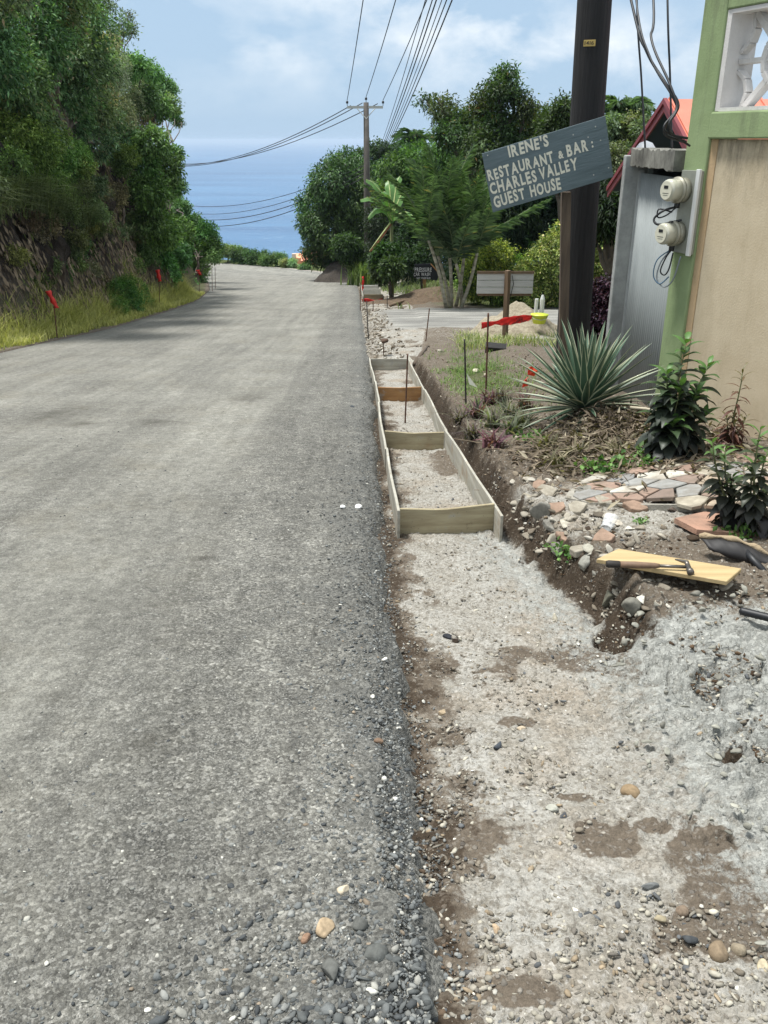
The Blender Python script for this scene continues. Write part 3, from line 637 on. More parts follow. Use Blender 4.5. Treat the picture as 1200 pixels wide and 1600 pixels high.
# left side ------------------------------------------------------------------------
def leftY(px, w):
    Yv = np.arange(10, 95, .1); X = (px - 600) / FPX * (Yv * cp + (D(Yv) + .3) * sp); d = X - (xl(Yv) - w); return float(Yv[np.argmin(np.where(Yv < 60, np.abs(d), 99))])
def lt(name, lab, cat, basepx, w, cs, n, ln, wd, c1, c2, seed, dy=.8, **kw):
    if w > 60: Y = w; cl = pc(cs, Y, dy, seed); b = base_at(basepx, Y)
    else:
        rg_ = random.Random(seed); cl = []
        for px, py, r in cs:
            Yk = leftY(max(px, -150), w + rg_.uniform(-.25, .25)) + rg_.uniform(-dy, dy) * .4; p = at(px, py, Yk); cl.append((p.x, p.y, p.z, r * depth_at(p) / FPX))
        Yb = sum(c[1] for c in cl) / len(cl); Xb = sum(c[0] for c in cl) / len(cl) - .35; b = (Xb, Yb + .2, Hs(Xb, Yb + .2))
        if min(c[2] for c in cl) < b[2]: b = (b[0], b[1], min(c[2] for c in cl) - .3)
    return tree(name, lab, cat, b, cl, n, ln, wd, c1, c2, kw.pop('group', 'trees and bushes on the cut bank'), seed, **kw)
lt('leafy_tree', 'big dark green tree overhanging the bank at the top left corner', 'tree', 40, 2.2, [(40, 60, 70), (100, 90, 62), (20, 130, 60), (120, 45, 52), (-30, 80, 70), (70, 20, 50), (90, 140, 52), (150, 100, 34), (-40, -60, 90), (60, -60, 80), (20, 180, 44), (140, 165, 40), (110, 190, 34), (60, 200, 36), (165, 190, 30), (180, 235, 22), (155, 225, 26), (195, 215, 24)], 42000, .16, .062, '#2a4a2c', '#7a9c68', 61, 1., tr=.14, shell=.55, extra='#8d8a6a', pe=.05)
lt('flowering_tree', 'dusty grey-green tree with dry cream flower sprays, right of the big corner tree', 'tree', 190, 2.4, [(165, 110, 40), (190, 150, 38), (215, 192, 30), (175, 180, 36), (150, 150, 30), (185, 215, 26), (135, 60, 30), (212, 165, 24), (165, 70, 22), (200, 215, 20)], 23000, .12, .04, '#55623f', '#a9ad8c', 62, .7, tr=.09, shell=.5, extra='#c9bfa6', pe=.18)
lt('leafy_tree', 'dark green tree leaning out over the sea view on the left skyline', 'tree', 235, 2.0, [(228, 118, 24), (252, 138, 22), (264, 165, 16), (242, 168, 24), (212, 105, 22), (272, 182, 10), (225, 150, 26), (268, 140, 9), (280, 190, 7), (196, 100, 16)], 9500, .17, .075, '#2c5022', '#769c56', 63, .7, tr=.09, shell=.3, twig=12)
lt('sparse_tree', 'nearly bare tree with thin twigs and few leaves against the sky, top left', 'tree', 160, 2.6, [(165, 12, 22), (190, 40, 22), (205, 45, 14), (150, 20, 20), (178, 62, 18), (135, -5, 22), (200, 25, 10)], 1700, .14, .06, '#2f4526', '#6d8357', 64, .6, tr=.07, shell=.2, twig=7)
lt('bush', 'mid-green leafy bush growing on the bank face at the left edge', 'bush', 60, 1.9, [(50, 232, 44), (98, 252, 42), (62, 292, 40), (110, 292, 26), (22, 205, 34), (5, 260, 40), (80, 215, 26), (125, 262, 20), (90, 320, 26)], 21000, .11, .048, '#365c22', '#86aa4c', 65, .5, tr=.05, shell=.6)
lt('vine_mass', 'dark green vine-covered tree at the right end of the rock face', 'tree', 245, 1.0, [(238, 222, 24), (256, 262, 28), (232, 300, 30), (262, 322, 28), (272, 290, 16), (248, 362, 32), (280, 362, 22), (270, 398, 28), (228, 345, 24), (228, 255, 20), (240, 400, 26), (255, 425, 22), (272, 240, 12), (285, 325, 12)], 26000, .17, .085, '#295420', '#6c9c48', 66, .8, tr=.1, shell=.6, leafm=GLOSSY)
lt('bush', 'green bush spilling onto the road edge at the end of the bank', 'bush', 300, 1.0, [(288, 402, 26), (302, 430, 20), (312, 385, 22), (322, 362, 18), (298, 450, 14), (310, 415, 18), (335, 400, 10)], 10000, .17, .08, '#2f5a24', '#74a04e', 67, .6, tr=.06, shell=.5)
lt('bush', 'distant green bush on the slope below the left tree line', 'bush', 318, 1.6, [(300, 350, 16), (318, 368, 16), (330, 385, 16), (296, 375, 20)], 5000, .22, .10, '#2a4a1f', '#5f8744', 68, .6, tr=.06, shell=.5)
lt('bush', 'feathery bright green bush in the roadside grass between the two tape flags', 'bush', 198, .55, [(190, 455, 22), (205, 470, 22), (182, 478, 18), (215, 452, 16), (200, 440, 12), (222, 475, 16)], 8000, .09, .028, '#2f5a1c', '#6b9a3c', 69, .4, tr=.02, shell=.4)
for i, (cs, n, lab) in enumerate([([(222, 398, 22), (205, 415, 18), (235, 430, 16)], 5000, 'small bush low on the rock face above the second tape flag'),
        ([(150, 330, 20), (165, 350, 16), (140, 350, 14)], 3200, 'thin bush clinging to the middle of the rock face'),
        ([(200, 245, 18), (190, 262, 14)], 3000, 'dark bush at the top of the bare rock face'),
        ([(40, 415, 18), (25, 400, 16)], 2200, 'small scrubby bush low on the bank at the left edge'),
        ([(110, 395, 14), (120, 415, 12), (128, 380, 12)], 2200, 'small yellow-green bush below the hanging grass')]):
    lt('bush', lab, 'bush', cs[0][0], 1.4, cs, n, .09, .04, ['#2b4720', '#4a5a30'][i % 2], ['#68883f', '#8b9a58'][i % 2], 71 + i, .3, tr=.03, shell=.3)
rb = random.Random(55)
FB = ['scrubby bush on the upper bank near the left edge', 'grey-brown scrub below the big corner tree', 'small dark shrub halfway up the bank', 'dry twiggy shrub beside the bare rock', 'low green shrub at the foot of the rock face', 'creeping shrub just above the roadside grass', 'leafy tuft under the hanging grass', 'dull green scrub near the top of the rock face', 'thin shrub in a crack of the rock', 'dark leafy patch right of the bare rock', 'brownish shrub low beside the feathery bush', 'small leafy plant above the nearest red tape']
for i, (px, py, r) in enumerate([(15, 300, 26), (70, 350, 24), (100, 330, 22), (150, 290, 18), (160, 430, 18), (60, 440, 18), (120, 375, 20), (180, 300, 16), (135, 400, 15), (205, 350, 22), (175, 470, 18), (95, 420, 18)]):
    c1, c2 = [('#36452a', '#6f7f4c'), ('#4a4634', '#8a8263'), ('#27401f', '#5f8040')][i % 3]
    lt('bush', FB[i], 'bush', px, 1.35, [(px, py, r), (px + rb.uniform(-r, r), py + r * .8, r * .7), (px - r * .9, py - rb.uniform(-r, r) * .5, r * .7)], 2300, .09, .04, c1, c2, 170 + i, .3, tr=.02, shell=.25, group='small scrub on the bank face')
OUTB = [(86.5, 2.4, 1.9, 'bushy plant on the outside of the far bend, leftmost of the row', '#33552a', '#7c9c5c'), (84.5, 1.6, 1.7, 'second bush from the left outside the far bend', '#2c4a22', '#6c8f4a'),
    (82, 1.6, 1.7, 'yellowish rounded bush on the outside of the far bend', '#3a5a24', '#9aad55'), (80, 1.3, 1.45, 'dark bush right of the yellowish one outside the far bend', '#1f3d1c', '#4d7338'),
    (77.5, 1.3, 1.3, 'dark spiky bush in the middle of the far bend', '#1f3d1c', '#567c40'), (75, 1.2, 1.15, 'rounded dark bush near the end of the row at the far bend', '#28471f', '#608748'),
    (72.5, 1.1, .7, 'small pale feathery bush left of the orange building', '#58753f', '#a0b67c'), (69.5, 1.0, .45, 'lowest weedy bush in front of the orange building', '#4c6a35', '#8ca868')]
for i, (Y, du, hh, lab, c1, c2) in enumerate(OUTB):
    X = float(xe(Y)) + du; z = Hs(X, Y); r = hh * .5; rs_ = random.Random(i)
    cl = [(X + rs_.uniform(-1, 1) * r * 1.3, Y + rs_.uniform(-.5, .8), z + r * (.7 + .75 * rs_.random()), r * rs_.uniform(.55, .85)) for _ in range(6)]
    tree('bush', lab, 'bush', (X, Y, z), cl, 2600, .24 * (.6 + .3 * hh), .10 * (.6 + .3 * hh), c1, c2, 'bushes along the outside of the far bend', 81 + i, .05, shell=.4)

# blades (grass, tufts): each blade a curved strip of 3 segments
def blades(name, base, n, hgt, wid, c1, c2, m, rng, lean=.6, parent=None, origin=(0, 0, 0), k=3, outward=None, tipc=None):
    az = rng.random(n) * 2 * np.pi; h = hgt * (.55 + .6 * rng.random(n)); ln_ = lean * (.3 + .9 * rng.random(n))
    d = np.stack([np.cos(az), np.sin(az), 0 * az], 1)
    if outward is not None: d = unit(d * .6 + outward)
    s = np.stack([-d[:, 1], d[:, 0], 0 * az], 1) * wid * .5
    s = s + rng.normal(size=(n, 3)) * wid * .12
    Vs = []
    for i in range(k + 1):
        f = i / k; c = base + d * (ln_ * h * f * f)[:, None] + np.array([[0, 0, 1.]]) * (h * (f - .45 * ln_ * f * f))[:, None]
        w_ = (1 - f) ** .7 if i < k else 0.02
        Vs += [c - s * w_, c + s * w_]
    V = np.stack(Vs, 1).reshape(-1, 3) - np.array(origin); st = 2 * (k + 1); i0 = np.arange(n)[:, None] * st
    F = np.concatenate([i0 + np.array([[2 * i, 2 * i + 1, 2 * i + 3, 2 * i + 2]]) for i in range(k)], 0)
    c = cols_of(n, c1, c2, rng); c = np.repeat(c, st, 0)
    return mesh(name, V, F, m, parent, False, {'col': c})
GRASS = leafmat('grass_blade', .6, .3, .25)
rng = np.random.default_rng(5)
# roadside grass on the left, in tussocks
cent = []
for Y in np.arange(12.5, 36, .16):
    for _ in range(2):
        cent.append((float(xl(Y)) - rng.uniform(.08, .85), Y + rng.uniform(-.1, .1), rng.uniform(.5, 1)))
cent = np.array(cent); k = rng.integers(0, len(cent), 26000); b_ = np.stack([cent[k, 0] + rng.normal(size=26000) * .10, cent[k, 1] + rng.normal(size=26000) * .10, 0 * k], 1)
b_ = b_[b_[:, 0] < xl(b_[:, 1]) - .02]
b_[:, 2] = H(b_[:, 0], b_[:, 1]) - .03
big = ss(.25, .9, xl(b_[:, 1]) - b_[:, 0])
o = blades('roadside_grass', b_, len(b_), (.22 + .6 * big) * (.55 + .9 * fbm(b_[:, 0], b_[:, 1], 1.1, 3, 7)), .013, '#70782f', '#c8c26a', GRASS, rng, .75); tag(o, kind='stuff', label='tall yellow-green grass along the foot of the bank')
# dry vines and roots over the rock face
n = 9000; yy = rng.uniform(13.5, 32, n); ww = rng.uniform(.85, 2.6, n); xx = xl(yy) - ww
b_ = np.stack([xx, yy, H(xx, yy) + .06], 1)
out_ = np.tile(np.array([[.9, -.2, 0]]), (n, 1))
az = rng.random(n) * .8 - .4; dd = np.stack([.35 + 0 * az, az * .4, -1 + 0 * az], 1)
o = leaf_mesh('dry_creepers', b_ + np.array([[.12, 0, 0]]) + rng.normal(size=(n, 3)) * .05, dd, np.tile(np.array([[1., -.3, .2]]), (n, 1)) + rng.normal(size=(n, 3)) * .3, .10 + .16 * rng.random(n), .03 + .05 * rng.random(n), DRYL, cols_of(n, '#4a3b30', '#8a7860', rng, 1, '#55602f', .10)); tag(o, kind='stuff', label='dry leafy creepers scattered over the rock face')
# hanging grass tufts on the bank
for i, (px, py, Y, s) in enumerate([(80, 345, 14.6, 1.), (112, 360, 15.2, .9), (12, 345, 13.4, 1.), (60, 330, 14.6, .7), (150, 372, 16, .7), (175, 395, 16.8, .6)]):
    Y = leftY(px - 20, 1.35); p = at(px - 20, py - 30, Y); n = int(420 * s); r_ = np.random.default_rng(100 + i)
    b_ = np.array([[p.x, p.y, p.z]]) + r_.normal(size=(n, 3)) * np.array([[.14, .5, .16]]) * s
    t = thing('grass_tuft', ['long arching grass tuft hanging in the middle of the left bank', 'grass tuft right of the long arching one on the bank', 'pale grass tuft at the left edge of the photo', 'smaller grass tuft above the long arching one', 'thin grass tuft on the bare rock', 'smallest grass tuft low on the rock face'][i], 'grass tuft', tuple(p), 0, 'grass tufts hanging on the bank')
    blades('blades', b_, n, .7 * s, .018, '#2c3f1c', '#6c7a4a', GRASS, r_, 1.7, t, tuple(p), 4, np.tile(np.array([[1.0, -.7, 0]]), (n, 1)))

# palms ---------------------------------------------------------------------------
def frond(mbv, cc, p0, dir_, length, up, rng, leaflet, wid, n=26, c1='#2c4a2a', c2='#5f8050', sag=.9, twist=0.):
    """feather frond: arching rachis with leaflets; appends to leaf lists"""
    d = np.array([dir_[0], dir_[1], 0.]); d /= max(np.linalg.norm(d), 1e-6); P = []
    for i in range(n + 1):
        f = i / n; P.append(np.array(p0) + d * length * (f * math.cos(up) + .12 * f * f) + np.array([0, 0, 1]) * length * (math.sin(up) * f - sag * .5 * f * f))
    P = np.array(P); side = np.array([-d[1], d[0], 0])
    for i in range(3, n + 1):
        f = i / n; t_ = P[i] - P[i - 1]; t_ /= np.linalg.norm(t_)
        for sg in (-1, 1):
            for _ in range(3):
                dr = side * sg * (.9 - .35 * f) + t_ * (.55 + .6 * f) + np.array([0, 0, -.35 + .5 * rng.random()]) + rng.normal(size=3) * .10
                L0 = leaflet * (math.sin(math.pi * min(1, .18 + .78 * f)) ** .6) * (.85 + .3 * rng.random())
                mbv.append((P[i] - t_ * rng.random() * length / n, dr, np.array([0, 0, 1.]) + side * sg * .4, L0, wid)); cc.append(rng.random())
    return P
def palm(name, label, base, crown, nf, length, leaflet, wid, seed, tr=.1, c1='#2a452a', c2='#5d7f4d', stems=None, group=None, ups=(.1, 1.35), sag=1.0, trunkm=None, lean_az=None):
    rng = np.random.default_rng(seed); t = thing(name, label, 'palm', tuple(base), 0, group); b = np.array(base)
    LL = []; CC = []; rc = MB()
    srcs = stems or [(b, np.array(crown), nf)]
    tm = MB()
    for (sb, st, k) in srcs:
        sb = np.array(sb, float); st = np.array(st, float)
        pts = [tuple(sb + (st - sb) * f + np.array([math.sin(f * 3) * .03 * np.linalg.norm(st - sb), 0, 0]) - b) for f in np.linspace(-.02, 1, 9)]
        tm.tube(pts, [tr * (1.2 - .35 * f) for f in np.linspace(0, 1, 9)], 8)
        for i in range(k):
            az_ = 2 * math.pi * (i / k) + rng.uniform(-.25, .25); up = ups[0] + (ups[1] - ups[0]) * ((i * .618) % 1.0)
            P = frond(LL, CC, st, (math.cos(az_), math.sin(az_)), length * rng.uniform(.85, 1.1), up, rng, leaflet, wid, sag=sag)
            rc.tube([tuple(q - b) for q in P[::4]], [.018, .015, .012, .01, .008, .006, .004][:len(P[::4])], 4)
    A = [np.array([x[j] for x in LL]) for j in range(3)]; ln_ = np.array([x[3] for x in LL]); wd_ = np.array([x[4] for x in LL])
    c = cols_of(len(LL), c1, c2, rng, 1, '#8a8458', .012)
    cr = leaf_mesh('crown', A[0] - b, A[1], A[2], ln_, wd_, LEAF, c, t, .1, .25)
    rc.build('frond_stem', mat('frond_stem', '#66774c', rough=.6), cr)
    tm.build('trunk', trunkm or PALEBARK, t, True)
    return t
b = base_at(695, 27); PT = mat('palm_stem', '#b5b0a0', rough=.7, col2='#6d6a58', vscale=3, bump=.3, bscale=9, stretch=(1, 1, 3))
st = []
for i, (bx, tx, ty) in enumerate([(697, 668, 372), (705, 695, 352), (712, 726, 374), (720, 745, 395), (703, 684, 400), (722, 712, 412)]):
    bb = base_at(bx, 27 + (i % 3) * .3); tp = at(tx, ty, 27 + ((i * 7) % 5 - 2) * .3); st.append((bb, (tp.x, tp.y, tp.z), 9))
palm('clumping_palm', 'large feathery clumping palm with pale thin trunks beside the black car wash sign', b, None, 0, 2.75, .45, .014, 3, .05, '#24402a', '#5c7a56', st, None, (.85, 1.52), .42, PT)
p = at(648, 222, 62); palm('coconut_palm', 'coconut palm head showing above the trees near the far pole', base_at(648, 62), tuple(p), 15, 2.1, .65, .07, 4, .12, '#213c22', '#48693f', None, 'coconut palms against the sky', (-.1, 1.3), 1.2)
p = at(972, 182, 30); palm('coconut_palm', 'coconut palm head behind the thick pole above the red-edged roof', base_at(972, 30), tuple(p), 17, 1.5, .5, .035, 5, .12, '#28432e', '#5f7f5a', None, 'coconut palms against the sky', (-.1, 1.3), 1.2)

# banana plant
p0 = np.array(base_at(612, 32)); cr0 = np.array(at(612, 345, 32)); t = thing('banana_plant', 'banana plant with long pale-ribbed leaves and one brown hanging leaf', 'banana plant', tuple(p0))
MB().tube([(0, 0, -.1), tuple((cr0 - p0) * .5), tuple(cr0 - p0)], [.09, .08, .05], 8).build('trunk', mat('banana_stem', '#6a7040', rough=.6, var=.4, vscale=4), t, True)
for (px, py, dy_, brown) in [(572, 280, -.3, 0), (563, 312, -.6, 0), (575, 340, -.5, 0), (606, 282, .5, 0), (640, 300, .3, 0), (625, 275, .6, 0), (577, 392, -.5, 1), (655, 350, -.2, 0), (598, 300, -1.0, 0)]:
    q = np.array(at(px, py, 32 + dy_)) ; a0 = cr0; V = []; F = []; nn = 12
    side = np.cross(q - a0, np.array([0, -.5, 1.])); side /= np.linalg.norm(side)
    for i in range(nn + 1):
        f = i / nn; c = a0 * (1 - f) + q * f + np.array([0, 0, 1]) * .35 * math.sin(math.pi * f) * (0 if brown else 1); w_ = (.17 if not brown else .07) * math.sin(math.pi * min(1, .1 + .86 * f)) ** .5 * (1 if i % 3 else .8)
        V += [tuple(c - side * w_ - np.array([0, 0, .06]) - p0), tuple(c - p0), tuple(c + side * w_ - np.array([0, 0, .06]) - p0)]
    for i in range(nn): F += [(3 * i, 3 * i + 1, 3 * i + 4, 3 * i + 3), (3 * i + 1, 3 * i + 2, 3 * i + 5, 3 * i + 4)]
    lf = mesh('leaf', V, F, mat('banana_dead', '#7a4c30', rough=.8, trans=.2) if brown else mat('banana_leaf', '#6f9a58', rough=.4, trans=.3, var=.3, vscale=3), t)
    MB().tube([V[3 * i + 1] for i in range(0, nn + 1, 3)], [.03, .025, .02, .012, .006], 5).build('midrib', mat('banana_rib', '#b9c482', rough=.5), lf)

# long-leaved grass clump at the foot of the far pole
r_ = np.random.default_rng(77); p = np.array(base_at(566, 46)); n = 500; b_ = p + np.abs(r_.normal(size=(n, 3))) * np.array([[.3, .3, 0]]) * np.sign(r_.normal(size=(n, 3)))
t = thing('reed_clump', 'spiky light green reed clump beside the far utility pole', 'plant', tuple(p)); blades('blades', b_, n, 1.5, .06, '#4c6a34', '#94a860', GRASS, r_, .6, t, tuple(p), 3)
# ---------------------------------------------------------------- stones and gravel
def ico(sub):
    t = (1 + 5 ** .5) / 2
    V = [(-1, t, 0), (1, t, 0), (-1, -t, 0), (1, -t, 0), (0, -1, t), (0, 1, t), (0, -1, -t), (0, 1, -t), (t, 0, -1), (t, 0, 1), (-t, 0, -1), (-t, 0, 1)]
    F = [(0, 11, 5), (0, 5, 1), (0, 1, 7), (0, 7, 10), (0, 10, 11), (1, 5, 9), (5, 11, 4), (11, 10, 2), (10, 7, 6), (7, 1, 8), (3, 9, 4), (3, 4, 2), (3, 2, 6), (3, 6, 8), (3, 8, 9), (4, 9, 5), (2, 4, 11), (6, 2, 10), (8, 6, 7), (9, 8, 1)]
    V = [np.array(v) / np.linalg.norm(v) for v in V]
    for _ in range(sub):
        mid = {}; F2 = []
        def mp(a, b):
            k = (min(a, b), max(a, b))
            if k not in mid: m_ = V[a] + V[b]; V.append(m_ / np.linalg.norm(m_)); mid[k] = len(V) - 1
            return mid[k]
        for a, b, c in F:
            x, y, z = mp(a, b), mp(b, c), mp(c, a); F2 += [(a, x, z), (b, y, x), (c, z, y), (x, y, z)]
        F = F2
    return np.array(V), np.array(F)
I0, I1, I2 = ico(0), ico(1), ico(2)
def rockshape(I, rng, cuts=7, rnd=.0):
    V = I[0].copy()
    for _ in range(cuts):                       # chop with random planes: angular crushed stone
        n_ = unit(rng.normal(size=3)); d_ = rng.uniform(.3, .75) + rnd; k = V @ n_; V = V - np.outer(np.maximum(k - d_, 0), n_) * .95
    return V * rng.uniform(.9, 1.1, size=(1, 3))
def scatter(name, X, Y, S, cols, label, I=I0, seed=0, sink=.25, flat=.65, zf=None, cuts=4):
    rng = np.random.default_rng(seed); nv = 10; shp = [rockshape(I, rng, cuts) for _ in range(nv)]
    n = len(X); q = rng.normal(size=(n, 4)); q /= np.linalg.norm(q, axis=1, keepdims=True)
    w_, x_, y_, z_ = q.T
    Rm = np.stack([1 - 2 * (y_ * y_ + z_ * z_), 2 * (x_ * y_ - z_ * w_), 2 * (x_ * z_ + y_ * w_), 2 * (x_ * y_ + z_ * w_), 1 - 2 * (x_ * x_ + z_ * z_), 2 * (y_ * z_ - x_ * w_), 2 * (x_ * z_ - y_ * w_), 2 * (y_ * z_ + x_ * w_), 1 - 2 * (x_ * x_ + y_ * y_)], 1).reshape(n, 3, 3)
    SV = np.array(shp)[rng.integers(0, nv, n)]
    SV = SV * (np.array([1, .75, .55]) * (1 + .25 * rng.normal(size=(n, 3))))[:, None, :]
    V = np.einsum('nij,nkj->nki', Rm, SV); V[:, :, 2] *= flat; V = V * S[:, None, None]
    Z_ = (zf or H)(X, Y); V += np.stack([X, Y, Z_ + S * (.5 - sink)], 1)[:, None, :]
    k = len(I[0]); F = (np.arange(n)[:, None, None] * k + I[1][None]).reshape(-1, 3)
    o = mesh(name, V.reshape(-1, 3), F, STONE, None, False, {'col': np.repeat(cols, k, 0)}); tag(o, label=label, kind='stuff'); return o
def stone_mat():
    g = G('stone'); c = g.attr('col'); n = g.ramp(g.noise(45, 5, .7), [(.3, .72), (.7, 1.15)]); c = g.mix(1., c, n, 'MULTIPLY')
    return g.set(Base_Color=c, Roughness=.9, Specular_IOR_Level=.25, Normal=g.bump(g.noise(120, 4), .5, .004))
STONE = stone_mat()
rng = np.random.default_rng(42)
def palette(n, items):
    c = np.array([lin(a)[:3] for a, _ in items]); p = np.array([b for _, b in items], float); p /= p.sum()
    return c[rng.choice(len(items), n, p=p)] * (.75 + .5 * rng.random((n, 1)))
GREYS = [('#5c5f5e', 4), ('#6f7271', 4), ('#838480', 3), ('#a3a29a', .8), ('#cfcdc3', .18), ('#8c8070', .4), ('#484b4c', 3)]
PALES = [('#928d81', 4), ('#a8a395', 2.5), ('#7c7467', 4), ('#c9c6bb', .45), ('#6f6a62', 2), ('#94856f', .8), ('#5d5f60', 1.2)]
fz_ = lambda X, Y: -D(Y) + .006
def ysamp(n, y0, y1):      # more stones where the ground is close
    u = rng.random(n); return 1 / (1 / y0 - u * (1 / y0 - 1 / y1))
# loose stones along the road edge
n = 15000; Y = ysamp(n, .95, 14); u = np.abs(rng.normal(size=n)) * (.15 + .05 * fbm(Y, Y * 0, 2, 3, 1)); u = u * (1 + .7 * ss(1.9, 1.2, Y)); X = xe(Y) - u + .03
S = .003 + .010 * rng.random(n) ** 4.5; S = S * (1 + 1.0 * ss(1.7, 1.2, Y) * rng.random(n) ** 2)
scatter('edge_gravel', X, Y, S, palette(n, GREYS), 'loose dark crushed stone along the road edge', seed=1, zf=fz_)
n = 5200; Y = ysamp(n, .95, 9); X = xe(Y) + .01 + np.abs(rng.normal(size=n)) * .055; S = .003 + .010 * rng.random(n) ** 4
scatter('edge_spill', X, Y, S, palette(n, GREYS + [('#5a4c3e', 3)]), 'crushed stone spilling off the road edge into the trench', seed=8)
# stones over the rest of the road
n = 24000; Y = ysamp(n, .95, 22); X = xe(Y) - .2 - 6 * rng.random(n) ** 1.2; keep = X > np.maximum(xl(Y) + .1, -.56 * Y - 1); X, Y = X[keep], Y[keep]; n = len(X)
S = .0022 + .0085 * rng.random(n) ** 5
scatter('road_gravel', X, Y, S, palette(n, [('#6a6d6c', 4), ('#83847e', 4), ('#9c9b92', 3), ('#c2c0b6', .9), ('#4d5052', 2)]), 'small loose stones on the road surface', seed=2, zf=fz_, sink=.38)
# stones in the trench and over the pale concrete
n = 26000; Y = ysamp(n, 1.0, 13.2); xb_ = xbank(Y); t_ = rng.random(n) ** 1.25; X = xe(Y) + .01 + t_ * (xb_ - xe(Y) + .25)
dn = fbm(X, Y, 3.1, 3, 77); keep = (dn > .36 + .16 * t_) & (np.abs(X) < 2.4); X, Y = X[keep], Y[keep]; n = len(X)
S = .0025 + .0125 * rng.random(n) ** 4
scatter('trench_gravel', X, Y, S, palette(n, PALES), 'pebbles and rubble in the excavated strip', seed=3, sink=.2)
# bank and garden soil
n = 26000; Y = ysamp(n, 1.2, 14); X = xbank(Y) + .02 + 1.7 * rng.random(n) ** 1.5; keep = ~((Y < 3.15) & (X < 2.4) & (X > .9) & (fbm(X, Y, 2, 3, 5) < .62)); X, Y = X[keep], Y[keep]; n = len(X)
S = .003 + .015 * rng.random(n) ** 4
scatter('soil_rubble', X, Y, S, palette(n, PALES + [('#4a3b2c', 4), ('#5e4c3a', 3)]), 'small rubble and soil crumbs on the garden side', seed=4, sink=.2)
# rubble further along the verge
n = 5000; Y = rng.uniform(13, 44, n); X = xe(Y) + np.abs(rng.normal(size=n)) * .42 + .02; keep = ~((Y > 19.8) & (Y < 26.5) & (X > xe(Y) + .7)); X, Y = X[keep], Y[keep]; n = len(X)
S = .01 + .045 * rng.random(n) ** 6
scatter('verge_rubble', X, Y, S, palette(n, [('#9d978a', 4), ('#7c7364', 4), ('#cbc7bb', .8), ('#5f5547', 4)]), 'broken pale rubble along the far road edge', seed=5)
# individual stones
def rock(name, label, X, Y, r, col, seed, group=None, sc=(1, .8, .65), rnd=.0, rot=0, z=None, cat='stone', cuts=7, sink=.3, tilt=0):
    rg = np.random.default_rng(seed); V = rockshape(I2, rg, cuts, rnd) * np.array(sc) * r
    c = np.repeat(np.array([lin(col)[:3]]), len(V), 0) * (.8 + .3 * rg.random((len(V), 1)))
    o = mesh(name, V, I2[1], STONE, None, rnd > .1, {'col': c}); zz = Hs(X, Y) if z is None else z
    o.location = (X, Y, zz + r * sc[2] * (1 - sink * 2)); o.rotation_euler = (tilt, tilt * .5, rot); return tag(o, label, cat, group)
p = gnd(984, 1243); rock('rounded_stone', 'large smooth brown rounded stone between the brown wet patches on the pale concrete', p.x, p.y, .033, '#8d7a60', 1, None, (1, .85, .7), .3, .3)
p = gnd(1123, 1492); rock('rounded_stone', 'brown rounded stone at the lower right, biggest in its cluster', p.x, p.y, .032, '#857560', 2, 'rounded stones at the lower right', (1, .85, .75), .25, 1)
p = gnd(1153, 1488); rock('rounded_stone', 'grey-tan stone touching the biggest brown one at the lower right', p.x, p.y, .02, '#8f8471', 3, 'rounded stones at the lower right', (1, .85, .8), .2, 2)
p = gnd(1192, 1520); rock('flat_stone', 'pale pointed flat stone at the right edge near the bottom corner', p.x, p.y, .032, '#b3a78d', 4, None, (1, .5, .35), 0, 1.2)
p = gnd(1030, 1440); rock('rounded_stone', 'tan pebble left of a brown pebble, above the lower right cluster', p.x, p.y, .02, '#9a9078', 5, 'rounded stones at the lower right', (1, .8, .6), .1, 0)
p = gnd(1065, 1430); rock('rounded_stone', 'round brown pebble just right of the tan pebble above the lower right cluster', p.x, p.y, .018, '#7f7060', 6, 'rounded stones at the lower right', (1, .9, .8), .3, 0)
p = gnd(1013, 1392); rock('flat_stone', 'long dark grey flat stone below the brown wet patch', p.x, p.y, .03, '#6f7170', 7, None, (1, .35, .4), 0, .3)
p = gnd(1076, 1475); rock('dark_stone', 'near-black broken lump left of the biggest brown rounded stone', p.x, p.y, .022, '#46494b', 8, None, (1, .8, .7), 0, .3)
p = gnd(918, 1434); rock('dark_stone', 'small round dark stone alone on the pale lower surface', p.x, p.y, .011, '#4c4e4f', 9, None, (1, .8, .7), .2, .3)
p = gnd(862, 1270); rock('angular_stone', 'angular light grey stone left of the large smooth brown one', p.x, p.y, .021, '#a7a79c', 10, None, (1, .9, .8), 0, .3)
p = gnd(880, 1278); rock('dark_stone', 'dark rounded stone touching the angular light grey one', p.x, p.y, .018, '#55575a', 11, None, (1, .8, .7), 0, .9)
p = gnd(777, 1170); rock('dark_stone', 'blue-black angular stone in the middle of the trench', p.x, p.y, .026, '#4a4f55', 12, None, (1, .8, .7), 0, .9)
p = gnd(815, 1140); rock('angular_stone', 'pale cream stone beside a brown patch in the trench', p.x, p.y, .019, '#c9b9a0', 13, None, (1, .8, .6), 0, .2)
p = gnd(700, 997); rock('dark_stone', 'long black stone touching another in the upper trench', p.x, p.y, .028, '#33353a', 14, None, (1, .5, .5), .1, -.3)
p = gnd(712, 1003); rock('dark_stone', 'brown-black stone at the end of the long black one', p.x, p.y, .02, '#4a4038', 15, None, (1, .7, .7), .1, .5)
p = gnd(690, 1115); rock('angular_stone', 'tan flat stone on the dark soil side of the trench', p.x, p.y, .022, '#a8977d', 16, None, (1, .7, .5), .1, .3)
